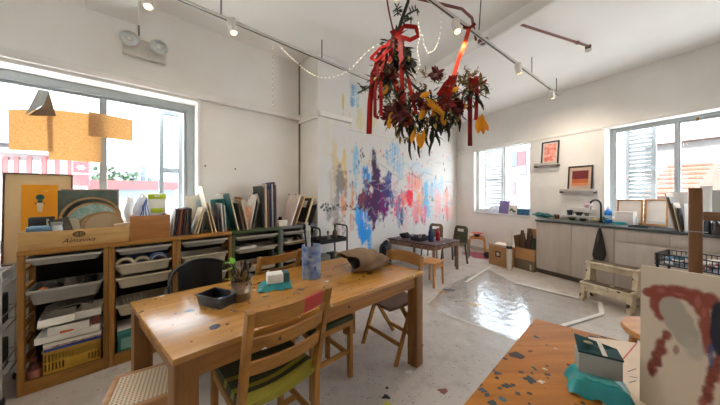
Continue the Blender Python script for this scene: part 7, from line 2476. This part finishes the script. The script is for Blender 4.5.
wine = mat('wine_petals', (92, 12, 12), .8, c2=(60, 8, 10)); rustp = mat('rust_petals', (136, 30, 16), .8, c2=(100, 20, 12))
for k, (px, py, r_, m_) in enumerate(((397, 112, .12, wine), (388, 118, .07, wine), (404, 120, .08, rustp), (436, 74, .07, wine), (446, 104, .09, rustp), (458, 108, .07, wine), (424, 106, .06, rustp), (416, 98, .06, wine), (390, 74, .07, wine))):
    bloom(px, py, r_, m_, -.12, k)
blk = mat('black_leaf', (20, 20, 18), .6)
for px, py, ln, wd, dv in ((404, 46, .16, .10, (.2, -.1, -1)), (410, 58, .13, .10, (.1, -.2, -.8)), (444, 116, .17, .11, (-.9, -.1, -.5)), (388, 84, .12, .08, (-.2, 0, -1)), (396, 60, .12, .09, (-.4, -.2, -.9)), (432, 122, .12, .08, (.6, -.1, -.7))):
    b = B(); leaf(b, FP(px, py, -.12), dv, ln, wd, up=V(.1, 1, .1), seg=6); bmesh.ops.solidify(b.bm, geom=b.bm.faces[:], thickness=.003); b.build('black_leaf', blk, ft)
yl = mat('yellow_leaf', (246, 182, 30), .6, c2=(226, 150, 22))
for px, py, ln, wd, dv in ((387, 84, .10, .05, (-.3, 0, -1)), (392, 112, .09, .05, (-.2, 0, -1)), (388, 120, .08, .04, (.2, 0, -1)), (418, 132, .14, .045, (.1, 0, -1)), (424, 130, .17, .05, (-.2, 0, -1)), (414, 130, .12, .04, (-.2, 0, -1)), (426, 98, .12, .06, (.7, -.1, -.8)), (432, 106, .13, .06, (.8, 0, -.6)), (438, 104, .11, .06, (-.4, 0, -1)), (442, 114, .10, .05, (.3, 0, -1)), (424, 108, .10, .05, (-.3, 0, -1)), (463, 110, .07, .04, (.3, 0, .6)), (480, 116, .15, .06, (-.1, 0, -1)), (482, 114, .17, .055, (.12, 0, -1)), (484, 120, .10, .04, (.35, 0, -1)), (452, 92, .08, .04, (.6, 0, .5)), (430, 92, .10, .05, (-.6, 0, -.3))):
    b = B(); leaf(b, FP(px, py, -.15), dv, ln, wd, up=V(.15, 1, .1), seg=6, curl=qq.uniform(-.2, .3)); bmesh.ops.solidify(b.bm, geom=b.bm.faces[:], thickness=.002); b.build('yellow_leaf', yl, ft)
tas = mat('dark_tassel', (52, 54, 34), .9, c2=(38, 40, 26), bump=.5, bscale=90)
for k, (px, py, py2, dx) in enumerate(((409, 124, 160, 3), (420, 134, 158, -1), (413, 120, 150, 1), (444, 116, 135, 4), (447, 116, 142, 2), (458, 112, 132, 3), (432, 128, 156, -2), (426, 124, 148, 3), (404, 116, 136, -3), (437, 126, 146, 2), (478, 94, 110, 6))):
    b = B(); n_ = 9; pts = []; rs = []
    for i in range(n_):
        u = i / (n_ - 1); pts.append(FP(px + dx * u * u + 1.2 * math.sin(u * 6 + k), py + (py2 - py) * u, -.1 + .03 * math.sin(k * 3))); rs.append(.004 + .011 * math.sin(math.pi * min(1, .15 + u * .85)) * (1 - .2 * (i % 2)))
    b.tube(pts, rs, 7); b.build('tassel', tas, ft)
b = B()
for k in range(12): b.cyl((.012 * math.cos(k), .012 * math.sin(k), 0), (.012 * math.cos(k + .5), .012 * math.sin(k + .5), .0), .001, seg=3)
b.bm.free()
# ================================================================== ON AND BEYOND THE WINDOWS
def translucent(name, c, c2, scale):
    m = bpy.data.materials.new(name); m.use_nodes = True; nt = m.node_tree; nt.nodes.clear()
    out = N(nt, 'ShaderNodeOutputMaterial'); vec = coords(nt)
    col = mixc(nt, ramp(nt, noise(nt, vec, scale, 5, .7), [(.35, (0, 0, 0, 1)), (.65, (1, 1, 1, 1))]), rgba(c), rgba(c2))
    d = N(nt, 'ShaderNodeBsdfDiffuse'); tr = N(nt, 'ShaderNodeBsdfTranslucent'); mx = N(nt, 'ShaderNodeMixShader')
    mx.inputs['Fac'].default_value = .5
    nt.links.new(col, d.inputs['Color']); nt.links.new(col, tr.inputs['Color'])
    nt.links.new(d.outputs[0], mx.inputs[1]); nt.links.new(tr.outputs[0], mx.inputs[2]); nt.links.new(mx.outputs[0], out.inputs['Surface'])
    return m


cork = translucent('cork', (224, 196, 154), (202, 168, 122), 60)
WD = DL + TH1 - .008


def wboard(label, q4, y):
    """A thin sheet taped to the window; q4 its corners in the picture, clockwise from top left."""
    pts = [L.pix(px, py, WD) for px, py in q4]
    b = B(); b.prism([V(s, 0, h) for s, h in pts], (0, .004, 0)); o = b.build('cork_board', cork)
    solo(o, label, 'cork board', L.at(0, WD - y, 0), L.deg, None)


wboard('cork sheet taped to the window farthest from the mullion, below the paper cone', [(8, 109.5), (52, 109), (53.5, 151.5), (9, 149.5)], .004)
wboard('large cork sheet taped to the window left of the mullion', [(47, 109), (101, 115), (101, 163), (49, 159)], .010)
wboard('small cork sheet taped across the window mullion', [(89, 112), (133, 120.5), (133, 142), (89, 136)], .030)
# paper cone
s0, h0 = L.pix(28, 117, WD); s1, h1 = L.pix(58, 118, WD); sm1, hm1 = L.pix(40, 91, WD); sm2, _ = L.pix(50.5, 91, WD)
t = thing('paper_cone', 'folded grey paper cone hanging at the top of the left window', 'paper cone', L.at(0, WD - .05, 0), L.deg)
gp = translucent('grey_paper', (176, 176, 170), (160, 160, 154), 20); gp2 = translucent('brown_grey_paper', (150, 132, 112), (136, 118, 100), 20)
m1_, mh_ = L.pix(46.5, 107, WD); q1_, qh_ = L.pix(31, 117.5, WD)
b = B(); b.prism([V(sm1, 0, hm1), V(sm2, 0, hm1), V(m1_, -.03, mh_), V(s0, -.02, h0)], (0, .003, 0)); b.build('pale_fold', gp, t)
b = B(); b.prism([V(sm2, .0, hm1), V(s1, -.02, h1), V(q1_, -.022, qh_), V(m1_, -.03, mh_)], (0, .003, 0)); b.build('dark_fold', gp2, t)

paint_w = mat('outside_white', (146, 147, 147), .7)
pinkr = mat('outside_pink_red', (140, 74, 74), .7)
green_w = mat('outside_window', (109, 121, 117), .3)
# open casement outside the left window
t = thing('casement_window', 'white casement standing open outside the left window', 'casement', L.at(0, DL + .42, 0), L.deg)
cd = DL + .42
s0, h1 = L.pix(159, 109, cd); s1 = L.s(183, cd); hb = .95
b = B()
b.box(s0, s0 + .045, 0, .04, hb, h1, bev=.003); b.box(s1 - .045, s1, 0, .04, hb, h1, bev=.003)
for z in (hb, (hb + h1) / 2 - .03, h1 - .06): b.box(s0 + .045, s1 - .045, 0, .04, z, z + .06, bev=.003)
b.build('frame', mat('casement_paint', (127, 133, 137), .5), t)
for z0, z1 in ((hb + .06, (hb + h1) / 2 - .03), ((hb + h1) / 2 + .03, h1 - .06)):
    b = B(); b.box(s0 + .045, s1 - .045, .016, .022, z0, z1); b.build('glass_pane', glass_m, t)


shut_m = mat('shutter_paint', (156, 160, 162), .7)


def shutter(label, px0, px1, d, h0, h1):
    s0, s1 = K.s(px0, d), K.s(px1, d)
    t = thing('louvred_shutter', label, 'shutter', K.at(s0, d, h0), K.deg)
    w, h = s1 - s0, h1 - h0
    for q_ in ((0, .05, 0, h), (w - .05, w, 0, h)):
        b = B(); b.box(q_[0], q_[1], 0, .04, q_[2], q_[3], bev=.003); b.build('stile', shut_m, t)
    for z in (0, h * .5 - .03, h - .07):
        b = B(); b.box(.05, w - .05, 0, .04, z, z + .07); b.build('rail', shut_m, t)
    for z0, z1 in ((.075, h * .5 - .035), (h * .5 + .045, h - .075)):
        b = B(); n = max(3, int((z1 - z0) / .06))
        for k in range(n):
            z = z0 + (k + .5) * (z1 - z0) / n
            b.prism([V(.05, .002, z - .022), V(w - .05, .002, z - .022), V(w - .05, .036, z + .022), V(.05, .036, z + .022)], (0, .002, -.007))
        b.build('louvres', shut_m, t)


shutter('white louvred shutter outside the small kitchen window', 484, 503, DK + .42, .95, 2.45)
shutter('white louvred shutter outside the large kitchen window', 625, 656, DK + .45, .95, 2.6)

# street opposite the left window: red and white shophouse
FD_ = 15.0
t = thing('shophouse_exterior', 'red and white shophouse across the street from the left window', 'building', L.at(0, FD_, 0), L.deg)
def lp(px, py): return L.pix(px, py, FD_)
sL = lp(-120, 0)[0]; sR = lp(72, 0)[0]
hT = lp(30, 146)[1]
b = B(); b.box(sL, sR, 0, 4, -4, hT, bev=.02); b.build('facade', mat('facade_white', (143, 137, 138), .8), t)
b = B(); b.box(sL - .2, sR + .1, -.35, .0, lp(30, 155)[1], lp(30, 150)[1]); b.build('cornice', mat('cornice_pink', (132, 109, 115), .8), t)
b = B(); b.box(sL - .2, sR + .1, -.30, 4.1, hT, hT + .35, bev=.02); b.build('parapet', mat('parapet_lilac', (127, 127, 137), .8), t)
for k, px in enumerate((-24, -8, 6.5, 17, 30, 45, 57.5, 70)):
    s = lp(px, 160)[0]; b = B(); b.box(s - .055, s + .055, -.10, 0, -4, lp(px, 157)[1]); b.build('pilaster', pinkr, t)
for k, (a_, c_) in enumerate(((-20, -12), (-4, 3), (9, 15), (20, 27), (33, 42), (48, 55), (60, 68))):
    s0, h1 = lp(a_, 160); s1, h0 = lp(c_, 176)
    b = B(); b.box(s0, s1, -.08, -.001, h0, h1); w_o = b.build('window_frame', paint_w, t)
    b = B(); b.box(s0 + .045, s1 - .045, -.10, -.081, h0 + .05, h1 - .05); b.build('window_glass', green_w, w_o)
# red banner building next door
t = thing('sign_exterior', 'red street sign with a white maple-like shape beside the shophouse', 'sign', L.at(0, FD_ - 1, 0), L.deg)
s0, h1 = L.pix(73, 161, FD_ - 1); s1, h0 = L.pix(89, 186, FD_ - 1)
b = B(); b.box(s0, s1, 0, .15, h0, h1); b.build('panel', mat('sign_red', (143, 59, 62), .6), t)
b = B(); cxs, czs = (s0 + s1) / 2, h1 - (h1 - h0) * .25; r_ = (s1 - s0) * .36
pts = [V(cxs + (r_ if k % 2 == 0 else r_ * .55) * math.cos(k * math.pi / 6), -.02, czs + (r_ if k % 2 == 0 else r_ * .55) * .8 * math.sin(k * math.pi / 6)) for k in range(12)]
b.prism(pts, (0, .019, 0)); b.build('white_shape', paint_w, t)
b = B(); b.box(s0, s1, -.02, -.001, h0 + (h1 - h0) * .46, h0 + (h1 - h0) * .53); b.build('white_stripe', paint_w, t)
b = B(); b.box((s0 + s1) / 2 - .1, (s0 + s1) / 2 + .1, .02, .14, -4, h0 - .001); b.build('post', paint_w, t)


def block(name, label, px0, px1, pyt, d, dep, c, floors=0, band=None, fr=L, hb=-6):
    s0, h1 = fr.pix(px0, pyt, d); s1 = fr.s(px1, d)
    t = thing(name, label, 'building', fr.at(0, d, 0), fr.deg)
    b = B(); b.box(s0, s1, 0, dep, hb, h1); b.build('walls', mat('blk_%d_%d_%d' % c, c, .8), t)
    for k in range(floors):
        z = h1 - (k + .5) * (h1 - 1) / floors
        b = B(); b.box(s0 + (s1 - s0) * .04, s1 - (s1 - s0) * .04, -.05, -.001, z - .12 * (h1 / floors), z + .2 * (h1 / floors)); b.build('window_band', mat('outband', (104, 114, 124), .4), t)
    if band:
        b = B(); b.box(s0 - .1, s1 + .1, -.2, dep, h1 + .001, h1 + band[1]); b.build('roof', mat('roof_%d_%d_%d' % band[0], band[0], .8), t)


block('street_building', 'low white building with a pink roof beyond the left window', 90, 176, 189, 22, 6, (140, 136, 135), 1, ((142, 80, 80), .55))
block('tower_exterior', 'pale blue tower on the skyline beside the open casement', 141, 149, 163, 90, 12, (93, 105, 127), 6)
block('tower_exterior', 'lower pale blue tower in front of the skyline tower', 147, 158, 166, 75, 9, (102, 114, 131), 5)
block('tower_exterior', 'grey white block on the skyline left of the blue towers', 126, 140, 171, 88, 12, (127, 132, 137), 4)
def tree(label, px, py, fr, d, r, seed, c=(74, 93, 68)):
    s, h = fr.pix(px, py, d)
    t = thing('street_tree', label, 'tree', fr.at(s, d, 0), fr.deg)
    b = B(); b.cyl((0, 0, -6), (0, 0, h), r * .08, seg=8); b.build('trunk', mat('tree_trunk', (68, 59, 49), .9), t)
    b = B(); q4 = random.Random(seed)
    for k in range(260):
        v_ = V(q4.gauss(0, 1), q4.gauss(0, 1), q4.gauss(0, 1)).normalized() * r * q4.uniform(.5, 1.05); v_.z *= .6
        leaf(b, v_ + V(0, 0, h), (q4.uniform(-1, 1), q4.uniform(-1, 1), q4.uniform(-1, 1)), r * .35, r * .2, seg=2)
    b.build('crown', mat('tree_%d' % c[0], c, .8), t)
tree('green tree beyond the pink roof, left of the skyline towers', 114, 179, L, 30, 1.7, 3, (80, 101, 80))
tree('small pale tree near the open casement', 152, 185, L, 34, 1.0, 4, (93, 109, 93))

# beyond the kitchen windows
block('street_building', 'white building with lilac and coral panels beyond the small window', 508, 548, 150, 14, 6, (105, 98, 100), 0, None, K)
t = bpy.data.objects[[o.name for o in COL.objects if o.name.startswith('street_building')][-1]]
for c, a_, c2_, y0, y1 in (((66, 71, 95), 511, 517.5, 152, 166), ((102, 48, 54), 518, 526, 152, 165), ((78, 82, 97), 518, 527, 166, 174), ((102, 66, 71), 512, 516, 182, 194)):
    s0, h1 = K.pix(a_, y0, 14); s1, h0 = K.pix(c2_, y1, 14)
    b = B(); b.box(s0, s1, -.05, -.001, h0, h1); b.build('wall_panel', mat('panel_%d_%d_%d' % c, c, .7), t)
tile = mat('coral_tiles', (98, 61, 49), .8, c2=(105, 75, 61), vscale=3)
tile2 = mat('salmon_tiles', (105, 76, 64), .8, c2=(108, 84, 74), vscale=3)


def pitched(label, px0, px1, pyt, pyb, d, m, wall_c, dep=5.0):
    s0, hb = K.pix(px0, pyb, d); s1, ht = K.pix(px1, pyt, d)
    t = thing('house_exterior', label, 'building', K.at(0, d, 0), K.deg)
    b = B(); b.box(s0 + .1, s1 - .1, .3, dep * 2, -6, hb); b.build('walls', mat('hw_%d_%d_%d' % wall_c, wall_c, .8), t)
    b = B(); b.prism([V(s0, 0, hb + .001), V(s0, dep, ht), V(s0, dep * 2, hb + .001)], (s1 - s0, 0, 0)); b.build('tiled_roof', m, t)
    for k in range(7):
        b = B(); f = (k + .5) / 7
        b.bar(V(s0, dep * f, hb + (ht - hb) * f + .03), V(s1, dep * f, hb + (ht - hb) * f + .03), .05, .05); b.build('tile_course', m, t)


pitched('near house with coral tiled roof beyond the large window', 640, 690, 158, 196, 9, tile, (100, 84, 78), 2.0)
pitched('house with salmon roof right of the mullion beyond the large window', 684, 900, 146, 190, 13.5, tile2, (105, 95, 89), 2.5)
pitched('far house with pale coral roof above the other roofs', 640, 800, 133, 146, 20, tile, (106, 102, 99), 3.0)
block('street_building', 'tall white building behind the coral roofs', 684, 900, 112, 30, 6, (105, 102, 99), 4, None, K)
# ground outside
b = B(); b.box(-120, 120, -40, 140, -6.3, -6.0); o = b.build('street_ground', mat('street', (225, 222, 218), .9)); struct(o)

# small fittings on the walls
for lab, fr_, px, py, d_ in (('black nail in the left wall nearer the window', L, 205, 166, DL), ('black nail in the left wall above the leaning pads', L, 235, 169, DL)):
    s0, h0 = fr_.pix(px, py, d_); b = B(); b.lathe([(0, 0), (.009, 0), (.009, .006), (.003, .007), (.003, .016), (0, .016)], (0, -.016, 0), 10, T=Matrix.Rotation(math.radians(-90), 4, 'X')); o = b.build('nail', black_pl); solo(o, lab, 'nail', fr_.at(s0, d_ - .001, h0), fr_.deg)
s0, h0 = K.pix(697.5, 119, DK - .045)
t = thing('wall_hook', 'small brass hook on the lintel of the large kitchen window', 'hook', K.at(s0, DK - .047, h0), K.deg)
brass = mat('brass', (128, 96, 44), .35, .7)
b = B(); b.box(-.012, .012, 0, .006, -.02, .02, bev=.002); b.build('plate', brass, t)
b = B(); b.tube([V(0, -.001, .0), V(0, -.02, -.005), V(0, -.028, -.02), V(0, -.018, -.034)], .004, 6); b.build('hook_arm', brass, t)

# marks, lenses and the like belong to the piece they sit on
def centre(o):
    c = [Vector(v) for v in o.bound_box]
    return sum(c, Vector((0, 0, 0))) / 8


def stem_of(o): return o.name.split('.')[0]


for kid, host in (('stamped_name', 'front_board'), ('stamped_emblem', 'front_board'), ('teal_shape', 'print'), ('cream_shape', 'print'), ('red_dot', 'print'), ('pale_stroke', 'print'),
                  ('reflector', 'lamp_housing'), ('bulb', 'lamp_housing'), ('lens', 'housing'), ('printed_mark', 'box_body'), ('pale_centre', 'box_body'), ('pale_tape', 'box_body'),
                  ('caster', 'post'), ('caster', 'end_frame'), ('white_strap', 'teal_lid'), ('gold_dot', 'teal_lid'), ('pouch_label', 'pouch'), ('lime_label', 'pouch'), ('hanging_slot', 'lime_header'),
                  ('tread', 'upper_step'), ('tread', 'lower_step'), ('grip', 'slotted_wall'), ('painted_face', 'canvas_edge'), ('picture', 'mount'), ('pages', 'cover'), ('caption_line', 'mount'),
                  ('white_ring', 'body'), ('front_mark', 'carton_body'), ('paper_label', 'body'), ('ferrule', 'handle'), ('rim', 'tub'), ('pale_strip', 'body'), ('slot', 'rail'), ('green_shape', 'cover')):
    for o in [o for o in COL.objects if stem_of(o) == kid and o.parent is not None and o.parent.type == 'EMPTY']:
        sib = [q for q in o.parent.children if stem_of(q) == host and q.type == 'MESH']
        if kid == 'tread':
            sib = [q for q in sib if abs(centre(q).z - centre(o).z) < .06]
        if sib:
            o.parent = min(sib, key=lambda q: (centre(q).xy - centre(o).xy).length)
